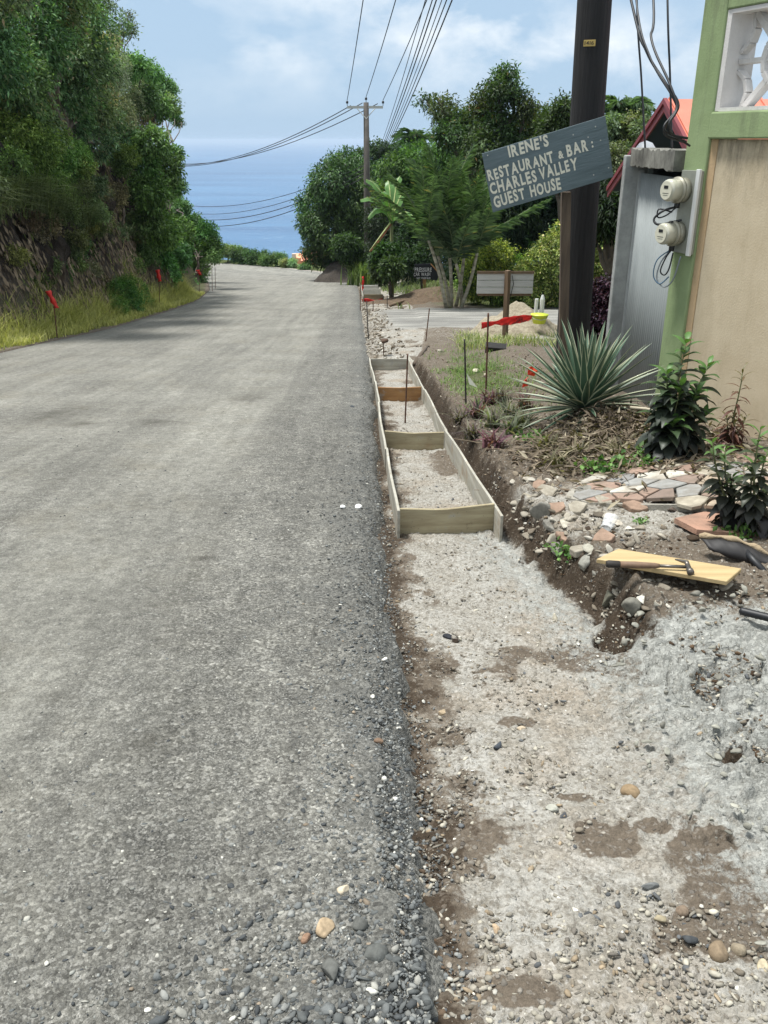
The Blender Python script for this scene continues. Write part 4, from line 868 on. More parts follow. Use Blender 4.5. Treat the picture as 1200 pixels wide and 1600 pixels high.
for i, (px, py, r, c, lab) in enumerate([
        (592, 1210, .018, '#7a6655', 'reddish-brown pebble on the road edge, middle distance'), (617, 1303, .012, '#dcdad2', 'small bright white angular stone at the road edge'),
        (510, 1518, .034, '#b09c80', 'pale tan broken stone in the dark gravel at the bottom'), (537, 1452, .021, '#cfc2aa', 'cream stone on the road gravel near the bottom'),
        (480, 1530, .016, '#8f7460', 'small reddish stone beside the pale tan broken one'), (562, 1508, .03, '#62635f', 'blue-grey angular stone right of the pale tan broken one'),
        (582, 1136, .013, '#d9d6ca', 'small white stone on the road edge above the reddish-brown pebble'), (601, 1076, .013, '#e1ddd2', 'small white stone at the drop of the road edge'),
        (678, 1495, .014, '#c4b59e', 'small pale angular stone on the dark soil near the bottom'), (775, 1455, .017, '#c0a98c', 'cream and tan pebble on the pale ground near the bottom'),
        (585, 1560, .036, '#5e605d', 'large grey angular stone at the bottom edge'), (520, 1590, .034, '#666763', 'large grey angular stone cut by the bottom edge'),
        (560, 822, .03, '#e6e6e2', 'white stone lump on the road edge near the form boards'), (535, 824, .026, '#dddedb', 'white flattened stone left of the white lump'),
        (551, 655, .03, '#4b5054', 'dark lone stone on the road left of the form boards')]):
    p = gnd(px, py); X, Y = p.x, p.y; onr = X < float(xe(Y)) - .01
    rock('road_stone' if onr else 'loose_stone', lab, X, Y, r, c, 30 + i, None, (1, .8, .6), .05, i, -float(D(Y)) + .006 if onr else None)
# broken kerb of old paving along the bank: larger pale stones
for i, (px, py, r, c, lab, sc) in enumerate([
        (846, 800, .085, '#86847c', 'big grey broken block at the top of the crumbling bank', (1, .7, .8)), (868, 840, .075, '#989385', 'pale slab fragment leaning on the bank below the grey block', (1.2, .5, .35)),
        (885, 815, .06, '#b0ab9c', 'flat white slab piece beside the plastic cup', (1.3, .7, .3)), (912, 887, .062, '#96958c', 'whitish angular rock under the left end of the plank', (1, .8, .9)),
        (925, 858, .07, '#a09d90', 'broad pale rock between the plank and the bank edge', (1.2, .7, .4)), (950, 940, .06, '#6c6b5e', 'mossy grey boulder in the bank below the plank', (1, .8, .8)),
        (985, 955, .055, '#77756c', 'grey boulder right of the mossy one below the plank', (1, .8, .9)), (1002, 940, .032, '#d2cfc4', 'small white stone on the lip of the wet concrete', (1, .8, .7)),
        (867, 962, .024, '#c2bba8', 'rounded cream stone resting in the trench corner', (1, .9, .8)), (822, 772, .04, '#a79f8e', 'tan stone right of the near form corner', (1, .8, .7)),
        (845, 745, .035, '#9b9080', 'small tan stone on the bank above the near form corner', (1, .8, .7)), (800, 752, .035, '#bcb6a8', 'pale stone on the dark bank beside the right form board', (1, .8, .7)),
        (962, 812, .05, '#b9b2a4', 'pale flagstone shard in the rubble behind the cup', (1.3, .8, .25)), (985, 822, .05, '#cfcabc', 'white flat shard lying in the soil right of the cup', (1.2, .6, .25)),
        (1040, 780, .04, '#4c4640', 'dark brown clod on the edge of the flagstones', (1, .8, .7)), (1050, 792, .035, '#5a5048', 'second dark clod below the first on the flagstones', (1, .8, .6)),
        (1070, 902, .035, '#b5a78c', 'flat tan stone just below the end of the plank', (1.2, .8, .3)), (1160, 925, .03, '#a8a295', 'small grey stone on the soil right of the plank', (1, .8, .6)),
        (688, 545, .06, '#b5afa0', 'pale rock at the far end of the right form board', (1, .8, .6)), (745, 575, .06, '#c2baa6', 'pale rock in the grass beside the short stake', (1, .8, .6)),
        (905, 555, .06, '#bdb6a4', 'pale rock on the soil left of the sign post', (1, .8, .6))]):
    p = gnd(px, py + 6); X, Y = p.x, p.y
    rock('broken_rock', lab, X, Y, r, c, 60 + i, 'broken rocks along the bank', sc, .0, i * .7, None, 'rock', 9, .2)

# soil and gravel heaps
def heap(name, label, X, Y, r, h, col, col2, seed, dn=.25, parent=None):
    n = 46; V = []; 
    for i in range(n + 1):
        for j in range(n + 1):
            a = (i / n * 2 - 1); b = (j / n * 2 - 1); x, y = X + a * r * 1.15, Y + b * r * 1.15; V.append((x, y, a, b))
    V = np.array(V); d_ = np.hypot(V[:, 2], V[:, 3]) * 1.15; z = h * np.clip(1 - d_ * (.85 + .3 * fbm(V[:, 0], V[:, 1], 1.3, 3, seed)), -.2, 1) ** 1.0 if False else h * np.where(d_ < 1.25, 1 - d_ * (.85 + .3 * fbm(V[:, 0], V[:, 1], 1.6, 3, seed)), -.2)
    z = np.clip(z, -.12, h * .93) + (fbm(V[:, 0], V[:, 1], 2.5 / r, 5, seed + 1, .6) - .5) * dn * h * 2.2
    P = np.stack([V[:, 0] - X, V[:, 1] - Y, H(V[:, 0], V[:, 1]) + z - Hs(X, Y)], 1)
    o = mesh(name, P, grid_faces(n + 1, n + 1)[:, ::-1], mat(name + '_surface', col, rough=.95, col2=col2, vscale=14, bump=1, bscale=40), None, True); o.location = (X, Y, Hs(X, Y)); return tag(o, label, 'heap')
p = base_at(540, 51); heap('soil_heap', 'dark grey-brown heap of fill at the foot of the rounded tree by the far bend', p[0] + .2, p[1], 2.3, 1.7, '#2c2825', '#4a433b', 3)
p = base_at(800, 17.8); heap('gravel_heap', 'pale beige gravel heap beside the driveway behind the red tape', p[0] + .1, p[1], 1.05, .62, '#a59c88', '#7d7361', 5)
p = base_at(655, 31); heap('dirt_heap', 'low brown dirt mound in front of the car wash sign', p[0] - .3, p[1] - .6, 1.5, .28, '#6d5c49', '#4a3d30', 6)

# ---------------------------------------------------------------- form boards (shuttering)
def ply(name, c, c2, seed):
    g = G(name); v = g.mapping((1, .5, 9)); col = g.mix(g.ramp(g.noise(2.2, 6, .65, v), [(.35, 0.), (.65, 1.)]), c2, c)
    off = nd(g.t, 'ShaderNodeMapping'); off.inputs['Location'].default_value = (seed, seed * .7, 0); g.l.new(g.co, off.inputs[0]); o_ = off.outputs[0]
    col = g.mix(g.ramp(g.noise(6, 8, .75, o_), [(.54, 0.), (.64, .75)]), col, (.33, .325, .30, 1))        # dried cement
    col = g.mix(g.ramp(g.noise(9, 8, .8, o_), [(.30, .8), (.42, 0.)]), col, (.10, .075, .05, 1))           # damp and mud stains
    col = g.mix(g.ramp(g.noise(3.2, 5, .6, o_), [(.56, 0.), (.66, .45)]), col, (.26, .15, .07, 1))         # rust-brown bleed
    col = g.mix(g.ramp(g.vor(34, vec=o_), [(.05, .9), (.09, 0.)]), col, (.04, .03, .025, 1)) if seed != 3 else col
    return g.set(Base_Color=col, Roughness=.88, Specular_IOR_Level=.25, Normal=g.bump(g.noise(7, 6, .7, v), .5, .006))
PLY = ply('plywood', '#b3b1a6', '#8d897c', 3); PLYO = ply('orange_board', '#a98358', '#8a6644', 5); PLYG = ply('stained_board', '#aba286', '#877b62', 8)
def board(name, label, pts, z0, z1, th, m, parent=None, group=None, cat='board', split=None):
    """upright board through plan points, heights follow each point's ground"""
    V = []; F = []; n = len(pts)
    for i, (x, y, a, b) in enumerate(pts):
        t_ = Vector((pts[min(i + 1, n - 1)][0] - pts[max(i - 1, 0)][0], pts[min(i + 1, n - 1)][1] - pts[max(i - 1, 0)][1], 0)).normalized(); s = Vector((-t_.y, t_.x, 0)) * th / 2
        for sg, z in ((1, a), (-1, a), (-1, b), (1, b)): V.append((x + s.x * sg, y + s.y * sg, z))
    for i in range(n - 1):
        for k in range(4): F.append((i * 4 + k, i * 4 + (k + 1) % 4, i * 4 + 4 + (k + 1) % 4, i * 4 + 4 + k))
    F += [(3, 2, 1, 0), tuple((n - 1) * 4 + k for k in range(4))]
    o0 = pts[0]; V = [(x - o0[0], y - o0[1], z - o0[2]) for x, y, z in V]
    o = mesh(name, V, F, m, parent); o.location = (o0[0], o0[1], o0[2])
    bv = o.modifiers.new('bevel', 'BEVEL'); bv.width = .0025; bv.segments = 1; bv.limit_method = 'ANGLE'
    return o
def zt(Y): return -float(D(Y)) - .125
fw = thing('concrete_formwork', 'long ladder-shaped wooden formwork boards set in the trench beside the road', 'formwork')
def fx(side, Y): return float(np.interp(Y, [4.85, 7.3, 10, 13.0], [.085, -.005, -.085, -.215] if side < 0 else [.70, .545, .455, .36]))
for side, segs in ((-1, [(4.8, 6.6), (6.56, 8.9), (8.86, 10.4), (10.36, 13.0)]), (1, [(4.72, 7.35), (7.3, 9.7), (9.66, 13.2)])):
    for i, (a, b) in enumerate(segs):
        o = .009 * (i % 2) * side
        pts = [(fx(side, y) + o + .004 * math.sin(y * 3), y, zt(y) - .03, zt(y) + .185 + .006 * math.sin(y * 2 + side)) for y in np.linspace(a, b, 7)]
        board('side_board', None, pts, 0, 0, .018, PLY, fw)
for i, (y, m, dip, th) in enumerate([(4.9, PLYG, .022, .02), (7.35, PLYG, .018, .02), (10.0, PLYO, .012, .02), (12.9, PLY, .0, .02)]):
    a, b = fx(-1, y) + .012, fx(1, y) - .012
    if i == 0: b -= .0; a += .0
    pts = [(a + (b - a) * f, y + (.04 if i == 0 else -.05 if i == 1 else 0) * f, zt(y) - .02, zt(y) + .175 + .012 * (i == 0) * f - dip * (1 - abs(2 * f - .9)) * 1.) for f in np.linspace(0, 1, 9)]
    board('cross_board', None, pts, 0, 0, th, m, fw)
# narrow batten leaning at the far right corner
q0 = gnd(640, 560); MB().tube([(0, 0, .2), (.32, -1.0, .03)], .014, 4).build('batten', PLY).location = (.36, 13.15, zt(13.15)); bt = bpy.data.objects['batten']; tag(bt, 'thin pale batten leaning out from the far right corner of the formwork', 'batten')
# second formwork further along
f2 = thing('concrete_formwork', 'short far formwork with white boards and red tape beside the road', 'formwork')
W2 = mat('white_board', '#d5d3ca', rough=.8, var=.2, vscale=6)
for y0, y1, s in ((31, 44, -1), (31, 43, 1)):
    pts = [(float(xe(y)) + (.12 if s < 0 else .85 + .0 * y), y, zt(y) + .05, zt(y) + .3) for y in np.linspace(y0, y1, 8)]
    board('side_board', None, pts, 0, 0, .02, PLY, f2)
for y, m, hh in ((31.6, PLYG, .34), (34.5, W2, .42), (37.5, W2, .45), (41.5, W2, .3)):
    pts = [(float(xe(y)) + .14 + .7 * f, y, zt(y) + .04, zt(y) + hh) for f in (0, 1)]
    board('cross_board', None, pts, 0, 0, .02, m, f2)
p = gnd(552, 441); o = MB().box(-.42, .42, -.7, .5, 0, .03).build('flat_sheet', W2); o.location = (p.x + .1, p.y, p.z + .1); o.rotation_euler = (-.05, 0, .4); tag(o, 'white panel lying on the road edge near the far formwork', 'panel')

# ---------------------------------------------------------------- stakes and tape
RUST = mat('rusty_steel', '#4a3a30', rough=.85, col2='#6b4632', vscale=30, bump=.5, bscale=80)
DARKST = mat('dark_steel', '#2b2a29', rough=.7, bump=.4, bscale=80)
TAPE = mat('red_tape', '#e0403a', rough=.45, trans=.4)
TXT = mat('black_print', '#1d1512', rough=.6)
def rebar(label, foot, top, r=.007, m=None, group='steel stakes beside the road'):
    L_ = (Vector(top) - Vector(foot)).length; mb = MB(); n = int(L_ / .03)
    d_ = Vector(top) - Vector(foot); pts = [Vector((0, 0, -.05)) ] + [d_ * (i / n) for i in range(1, n + 1)]
    mb.tube(pts, [r * (1.12 if i % 2 else .94) for i in range(len(pts))], 6)
    o = mb.build('steel_stake', m or RUST, None, True); o.location = foot; return tag(o, label, 'stake', group)
def stake_px(label, px0, py0, px1, py1, r=.007, m=None, Y=None):
    f = gnd(px0, py0) if Y is None else Vector(at(px0, py0, Y)); f = Vector((f.x, f.y, Hs(f.x, f.y))) if Y is None else f
    t_ = at(px1, py1, f.y); return f, t_, rebar(label, tuple(f), tuple(t_), r, m)
def tape(label, pts, w0, parent_txt=None, group='red warning tapes', seed=0, name='warning_tape', m=None):
    rs = random.Random(seed); V = []; F = []; n = len(pts)
    for i, (p, w_) in enumerate(pts):
        p = Vector(p); t_ = (Vector(pts[min(i + 1, n - 1)][0]) - Vector(pts[max(i - 1, 0)][0])).normalized()
        s = Vector((0, .12 * math.sin(i * 1.7), 1)); s = (s - t_ * s.dot(t_)).normalized()
        for k in (-1, -.33, .33, 1):
            V.append(p + s * w_ * .5 * k + Vector((0, .012 * math.sin(i * 2.1 + k * 4) + rs.uniform(-.003, .003), 0)))
    for i in range(n - 1):
        for k in range(3): F.append((i * 4 + k, i * 4 + k + 1, i * 4 + 5 + k, i * 4 + 4 + k))
    o0 = Vector(pts[0][0]); o = mesh(name, [v - o0 for v in V], F, m or TAPE, None, True); o.location = o0
    sm = o.modifiers.new('thickness', 'SOLIDIFY'); sm.thickness = .0012
    return tag(o, label, 'tape', group)
f, t_, o = stake_px('thin dark stake standing inside the formwork behind the middle cross board', 633, 661, 637, 553, .008)
f, t_, o = stake_px('short dark stake in the grass carrying a white paper flag', 728, 632, 726, 530, .008, DARKST)
fl = mesh('paper_flag', [(0, 0, .05), (.02, 0, .02), (.11, -.03, -.09), (.03, -.02, -.06)], [(0, 1, 2, 3)], mat('white_paper', '#e4e6d8', rough=.7, trans=.3)); fl.location = f + (t_ - f) * .42 + Vector((.008, -.012, 0)); sm = fl.modifiers.new('thickness', 'SOLIDIFY'); sm.thickness = .001; tag(fl, 'small white paper flag hanging from the short stake in the grass', 'flag')
f, t_, o = stake_px('rusty stake holding the left end of the long red warning tape', 759, 618, 763, 489, .009)
tp0 = t_ - Vector((0, 0, .11)); pts = []
end_ = at(831, 496, 9.75)
for i in range(15):
    k = i / 14; P = Vector(tp0).lerp(end_, k); pts.append((P, [.06, .045, .03, .05, .07, .08, .085, .085, .085, .085, .085, .08, .075, .06, .04][i]))
pts[0] = (Vector(tp0) - Vector((.06, -.02, .02)), .07)
rt = tape('long red warning tape streaming right from the rusty stake with black print', pts, .1, seed=3)
f, t_, o = stake_px('thin stake at the edge of the concrete driveway left of the tape', 665, 535, 671, 482, .010)
f, t_, o = stake_px('stake just beyond the far end of the near formwork, at the road edge', 575, 522, 573, 470, .009, DARKST)
f, t_, o = stake_px('leaning thin stake on the rubble at the road edge before the driveway', 576, 533, 574, 500, .009, DARKST)
# mushroom-topped stake
f = gnd(599, 556); so = thing('capped_stake', 'short rusty stake with a brown clod cap beyond the formwork', 'stake', tuple(f)); MB().tube([(0, 0, 0), (0, 0, .22)], .008, 6).build('rod', RUST, so, True)
V = rockshape(I1, np.random.default_rng(4), 5) * np.array([.085, .08, .05]) + np.array([0, 0, .25]); mesh('cap', V, I1[1], mat('brown_cap', '#4c3a2c', rough=.9, bump=.6, bscale=40), so)
# far stakes round the second formwork
for i, (px, py0, py1) in enumerate([(568, 462, 432), (563, 490, 440), (591, 462, 445), (583, 487, 470), (605, 482, 462), (567, 447, 432)]):
    lab = ['stake with red tape at the near left corner of the far formwork', 'leftmost stake before the far formwork', 'stake on the right side of the far formwork', 'short stake in front of the far formwork', 'short stake at the right front corner of the far formwork', 'farthest stake of the far formwork'][i]
    f = gnd(px, py0); t_ = at(px, py1, f.y); rebar(lab, tuple(f), tuple(t_), .012, RUST if i % 2 else DARKST)
a = at(566, 470, 31.2); b = at(599, 470, 31.2); tape('red tape drawn across the front of the far formwork', [(Vector(a).lerp(b, i / 8) + Vector((0, 0, .03 * math.sin(i))), .12) for i in range(9)], .1, seed=5)
a = at(567, 432, 36); tape('red tape tied down a stake at the far formwork', [(Vector(a) - Vector((0, 0, .08 * i)) + Vector((.02 * math.sin(i), 0, 0)), .10) for i in range(8)], .1, seed=6)
# left verge stakes with flags
for i, (px, py, fy, fl_, lab) in enumerate([(86, 505, 455, (75, 455, 89, 482), 'nearest'), (248, 466, 424, (246, 422, 250, 440), 'middle'), (311, 455, 424, (309, 422, 313, 430), 'far'), (331, 450, 416, None, 'bare'), (336, 446, 418, None, 'bare2')]):
    Y = [16.6, 26.0, 35, 39, 42][i]; X = float(xl(Y)) - .0
    f = at(px, py, Y); f = Vector((f.x, Y, Hs(f.x, Y))) ; t_ = at(px + (-4 if i == 0 else 0), fy, Y)
    rebar({'nearest': 'stake in the left roadside grass with the biggest red tape', 'middle': 'stake in the left grass before the dark bushes', 'far': 'stake at the end of the left grass by the bend', 'bare': 'bare stake on the inside of the bend, nearer one', 'bare2': 'bare stake on the inside of the bend, farther one'}[lab], tuple(f), tuple(t_), .011, RUST, 'steel stakes along the left verge')
    if fl_:
        a = at(fl_[0], fl_[1], Y - .05); b = at(fl_[2], fl_[3], Y - .05)
        d_ = Vector(b) - Vector(a); V = []; n = 9; wd = .10 + .02 * i
        for j in range(n):
            c = Vector(a) + d_ * j / (n - 1); ww = wd * (.6 + .6 * math.sin(1 + j * .8) ** 2)
            V += [c + Vector((-ww / 2, .015 * math.sin(j * 2), 0)), c + Vector((0, -.03, .01)), c + Vector((ww / 2, .02 * math.cos(j * 2), .015))]
        F = [(3 * j + k, 3 * j + k + 1, 3 * j + 4 + k, 3 * j + 3 + k) for j in range(n - 1) for k in (0, 1)]
        o = mesh('tape_flag', [v - Vector(a) for v in V], F, TAPE, None, True); o.location = a; sm = o.modifiers.new('thickness', 'SOLIDIFY'); sm.thickness = .0015
        tag(o, ['biggest red tape strip tied to a stake in the left grass', 'red tape strip on the middle left stake', 'tiny red tape on the far left stake by the bend'][i], 'tape', 'red tape flags on the left')
# scraps of orange tape beside the agave
for i, (px, py) in enumerate([(832, 580), (822, 597)]):
    p = at(px, py, 7.25); V = [(-.04, 0, -.03), (.02, .02, -.05), (.05, -.01, .01), (.01, .02, .05), (-.04, -.02, .03)]
    o = mesh('tape_scrap', V, [(0, 1, 2), (0, 2, 3), (0, 3, 4)], mat('orange_tape', '#ee5a33', rough=.5, trans=.3)); o.location = p; o.rotation_euler = (0, i, i); sm = o.modifiers.new('thickness', 'SOLIDIFY'); sm.thickness = .002
    tag(o, ['upper orange tape scrap caught in the left agave leaves', 'lower orange tape scrap caught in the left agave leaves'][i], 'tape', 'orange tape scraps')
# text helper -------------------------------------------------------------------
def text_mesh(name, lines, m, parent, thick=.002, off=.0):
    """lines: (string, x, y, size, tracking, shear) in the board's own x/y plane, letters set one by one with a hand-painted wobble"""
    rs = random.Random(name + lines[0][0]); VV = []; FF = []
    cache = {}
    dg = bpy.context.evaluated_depsgraph_get()
    for (s, x, y, size, width, wob) in lines:
        cx = x; gap = 1.; vstart = len(VV)
        for ch in s:
            if ch == ' ': cx += size * .38 * gap; continue
            if ch not in cache:
                cu = bpy.data.curves.new('glyph', 'FONT'); cu.body = ch; cu.size = 1; cu.offset = off; cu.extrude = 0; cu.resolution_u = 3; cu.fill_mode = 'FRONT'
                o = bpy.data.objects.new('glyph', cu); COL.objects.link(o); dg.update(); me = bpy.data.meshes.new_from_object(o.evaluated_get(bpy.context.evaluated_depsgraph_get()))
                vs = [v.co.copy() for v in me.vertices]; fs = [tuple(p.vertices) for p in me.polygons]; cache[ch] = (vs, fs)
                bpy.data.objects.remove(o); bpy.data.curves.remove(cu); bpy.data.meshes.remove(me)
            vs, fs = cache[ch]; x0 = min(v.x for v in vs); x1 = max(v.x for v in vs)
            r = rs.uniform(-.05, .05) * wob; sc = size * (1 + rs.uniform(-.04, .04) * wob); dy_ = rs.uniform(-.03, .03) * wob * size
            b = len(VV)
            for v in vs:
                X_ = (v.x - x0) * sc; Y_ = v.y * sc * 1.06
                VV.append((cx + X_ * math.cos(r) - Y_ * math.sin(r), y + dy_ + X_ * math.sin(r) + Y_ * math.cos(r), 0))
            FF += [tuple(i + b for i in f) for f in fs]
            cx += (x1 - x0) * sc + size * .12 * gap
        kx = width / max(cx - size * .12 - x, 1e-6)
        VV[vstart:] = [(x + (a - x) * kx, b_, c_) for a, b_, c_ in VV[vstart:]]
    o = mesh(name, VV, FF, m, parent); sm = o.modifiers.new('thickness', 'SOLIDIFY'); sm.thickness = thick; sm.offset = 1
    return o
def frame_mat(o, x, y, z, org):
    M = Matrix((x, y, z)).transposed().to_4x4(); M.translation = org; o.matrix_world = M
# DANGER on the long red tape
a = Vector(pts[8][0]); b = Vector(pts[13][0]); xx = (b - a).normalized(); zz = xx.cross(Vector((0, 0, 1))).normalized(); yy = zz.cross(xx) * -1
yy = Vector((0, 0, 1)); yy = (yy - xx * yy.dot(xx)).normalized(); zz = xx.cross(yy)
tx = text_mesh('printed_text', [('DANGER', 0, 0, .062, .19, 1)], TXT, rt, .001, .01)
tx.matrix_parent_inverse = Matrix.Identity(4); M = Matrix((xx, yy, zz)).transposed().to_4x4(); M.translation = a - Vector(rt.location) + zz * .022 - Vector((0, 0, .022)) + xx * .0; tx.matrix_local = M

# ---------------------------------------------------------------- big painted sign
TL, TR, BR_, BL = at(753, 240, 8.62), at(946, 181, 8.55), at(957, 277, 8.55), at(770, 332, 8.62)
xx = (TR - TL); WID = xx.length; xx.normalize(); yy = (TL - BL); HGT = yy.length; zz = xx.cross(yy).normalized(); yy = zz.cross(xx)
BL = BL + zz * 0
sg = bpy.data.objects.new('painted_sign', None); COL.objects.link(sg); tag(sg, 'tilted blue-grey wooden sign with white hand-painted restaurant and guest house lettering', 'sign')
pf = gnd(883, 610); fx_ = at(881, 515, 8.75); ptop = at(885, 291, 8.72); sgb = Vector((fx_.x, 8.75, Hs(fx_.x, 8.75))); sg.location = sgb
PAINT = mat('weathered_blue_paint', '#66757a', rough=.75, col2='#556468', vscale=5, bump=.5, bscale=12, stretch=(.5, 6, 1))
M = Matrix((xx, yy, zz)).transposed().to_4x4(); M.translation = BL - sgb
sh = (TL - BL).dot(xx)
bo = MB(); n = 1
bo.add([(0, 0, -.02), (WID, 0, -.02), (WID + sh, HGT, -.02), (sh, HGT, -.02), (0, 0, 0), (WID, 0, 0), (WID + sh, HGT, 0), (sh, HGT, 0)], [(3, 2, 1, 0), (4, 5, 6, 7), (0, 1, 5, 4), (1, 2, 6, 5), (2, 3, 7, 6), (3, 0, 4, 7)])
bo = bo.build('board', PAINT, sg, bevel=.003); bo.matrix_local = M
LET = mat('cream_lettering', '#dedbca', rough=.8, var=.12, vscale=30)
k = WID / 200.0       # metres per photo pixel along the board
def row(s, x, y, sz, wd): return (s, x * k, y * k, sz * k, wd * k, 1.2)
le = text_mesh('lettering', [row("IRENE'S", 45, 75.5, 22, 65), row('RESTAURANT', 5, 49.5, 22, 108), row('&', 121, 51, 15, 8.5), row('BAR', 135, 51.5, 23, 34), row(':', 175, 53, 18, 2.6), row('CHARLES', 4, 28, 23, 77), row('VALLEY', 86, 28.5, 23, 62), row('GUEST', 5, 6.5, 23, 52), row('HOUSE', 66, 6.5, 23, 50)], LET, bo, .0015, .036)
le.location = (0, 0, .0005)
nl = MB()
for (x, y) in ((186, 82), (190, 60), (195, 16), (12, 88), (20, 10), (150, 80), (170, 12), (172, 70)): nl.tube([(x * k, y * k, 0), (x * k, y * k, .004)], .006, 8)
nl.build('nail_head', mat('pale_nail', '#b8b8b0', rough=.5), bo)
pdx = Vector(ptop) - Vector((fx_.x, 8.75, fx_.z)); drop = (fx_.z - sgb.z) / max(pdx.z, .1)
f0 = Vector((fx_.x, 8.75, fx_.z)) - pdx * drop
WOOD = mat('weathered_post', '#6d5f50', rough=.9, col2='#4f443a', vscale=5, bump=.6, bscale=10, stretch=(4, 4, .3))
pm = MB(); d_ = Vector(ptop) - f0; 
for i in range(1): pm.add([(-.045, -.03, 0), (.045, -.03, 0), (.045, .03, 0), (-.045, .03, 0), (d_.x - .045, d_.y - .03, d_.z), (d_.x + .045, d_.y - .03, d_.z), (d_.x + .045, d_.y + .03, d_.z), (d_.x - .045, d_.y + .03, d_.z)], [(3, 2, 1, 0), (4, 5, 6, 7), (0, 1, 5, 4), (1, 2, 6, 5), (2, 3, 7, 6), (3, 0, 4, 7)])
po = pm.build('post', WOOD, sg, bevel=.004); po.location = f0 - sgb - Vector((0, .0, .05))

# ---------------------------------------------------------------- near utility pole
POLEW = mat('creosoted_timber', '#232223', rough=.85, col2='#151516', vscale=6, bump=.9, bscale=9, stretch=(5, 5, .25))
Yp = 9.35; tb = at(897, 500, Yp); tt = at(929, 0, Yp); zb = Hs(tb.x, Yp); dr = (tt - tb) / (tt.z - tb.z); f0 = tb + dr * (zb - tb.z)
up = thing('utility_pole', 'thick black timber utility pole standing behind the tilted sign', 'utility pole', tuple(f0), 0, 'utility poles')
pts_ = [tuple(dr * h) for h in (-.2, 0, 1, 2, 3, 4, 6, 8, 9.2)]
MB().tube(pts_, [.178, .178, .172, .168, .164, .16, .15, .14, .135], 20).build('pole', POLEW, up, True)
tg = at(908, 70, Yp) ; c0 = f0 + dr * (tg.z - f0.z); tgm = MB().box(-.055, .055, -.004, .0, -.027, .027).build('number_plate', mat('yellow_plate', '#b39a55', rough=.5), up, bevel=.002)
dirn = Vector((-.33, -.94, 0)).normalized(); R_ = .163; tgm.location = c0 - f0 + dirn * R_; tgm.rotation_euler = (0, 0, math.atan2(dirn.x, -dirn.y) * 1)
tt_ = text_mesh('plate_number', [('1416', -.045, -.014, .042, .085, .5)], TXT, tgm, .0008, .01); tt_.rotation_euler = (R(90), 0, 0); tt_.location = (0, -.0045, 0)
ca = MB(); zc = 8.7
MB().box(-1.25, 1.25, -.05, .05, zc, zc + .1).build('crossarm', mat('grey_crossarm', '#8b8a84', rough=.8), up)
INS = mat('insulator', '#2a2c30', rough=.3)
def insul(x, z, par):
    return MB().tube([(x, 0, z), (x, 0, z + .1), (x, 0, z + .12), (x, 0, z + .2), (x, 0, z + .24)], [.015, .015, .06, .06, .02], 10).build('insulator', INS, par, True)
for x in (-1.15, 0, 1.15): insul(x, zc + (.1 if x else .5), up)
# far pole
Y2 = 48; b2 = Vector(base_at(575, Y2)); t2 = at(572, 160, Y2)
fp = thing('utility_pole', 'distant utility pole with white crossarm standing among the roadside trees', 'utility pole', tuple(b2), 0, 'utility poles')
h2 = t2.z - b2.z; MB().tube([(0, 0, -.2), tuple((t2 - b2) * .5), tuple(t2 - b2)], [.2, .17, .13], 12).build('pole', mat('grey_timber_pole', '#5c5751', rough=.85, var=.4, vscale=4), fp, True)
bb = MB().tube([(0, 0, .8), (0, 0, 1.5)], .21, 12).build('black_band', mat('pole_band', '#22242a', rough=.7), fp, True)
ax = (t2 - b2).x; MB().box(ax - .95, ax + .85, -.06, .06, h2 - .28, h2 - .16).build('crossarm', mat('white_crossarm', '#b9bab5', rough=.8), fp)
for s in (-1, 1): MB().tube([(ax + s * .45, -.07, h2 - .28), (ax, -.14, h2 - .75)], .02, 4).build('brace', mat('white_crossarm', ''), fp)
for x in (-.95, .85): insul(ax + x, h2 - .16, fp)
insul(ax, h2, fp)
# wires
WIRE = mat('black_wire', '#26292d', rough=.6)
def wire(label, a, b, sag, r, group, n=26, name='power_line'):
    a = Vector(a); b = Vector(b); pts = [a.lerp(b, i / n) - Vector((0, 0, sag * 4 * (i / n) * (1 - i / n))) for i in range(n + 1)]
    o = MB().tube([p - a for p in pts], r, 5).build(name, WIRE, None, True); o.location = a; return tag(o, label, 'cable', group)
TP = f0 + dr * 8.9; g1 = 'high lines between the two poles'
def hit(px, a, Yb):     # far end chosen so that the span leaves the top of the photo at this column
    return None
for i, (ox, px0) in enumerate([(-.95, 565), (0, 614), (.85, 661)]):
    a = t2 + Vector((ox, 0, .1 if ox else .25)); Yq = 30.0; q_ = at(px0, 0, Yq); kk = (48 - 9.4) / (48 - Yq); bx = a + (q_ - a) * kk; bx.z = a.z + (q_.z - a.z) * kk * 1.0
    wire(['leftmost high line climbing from the far crossarm to the top of the photo', 'middle high line climbing from the top of the far pole', 'right high line climbing from the right end of the far crossarm'][i], a, bx, .0 + .25, .016, g1)
for i, px0 in enumerate([658, 668, 674, 682, 689, 697]):
    a = b2 + Vector((.12 + .05 * i, -.1, h2 - 2.0 - .12 * i)); a = at(590 + i * 3.0, 240 - i * 2, 48); Yq = 22.0; q_ = at(px0, 0, Yq); kk = (48 - 9.4) / (48 - Yq); bx = a + (q_ - a) * kk
    wire('%s lower line from the far pole, counting from the left' % ['first', 'second', 'third', 'fourth', 'fifth', 'sixth'][i], a, bx, .35, .010 + .003 * (i % 3), 'low lines between the two poles')
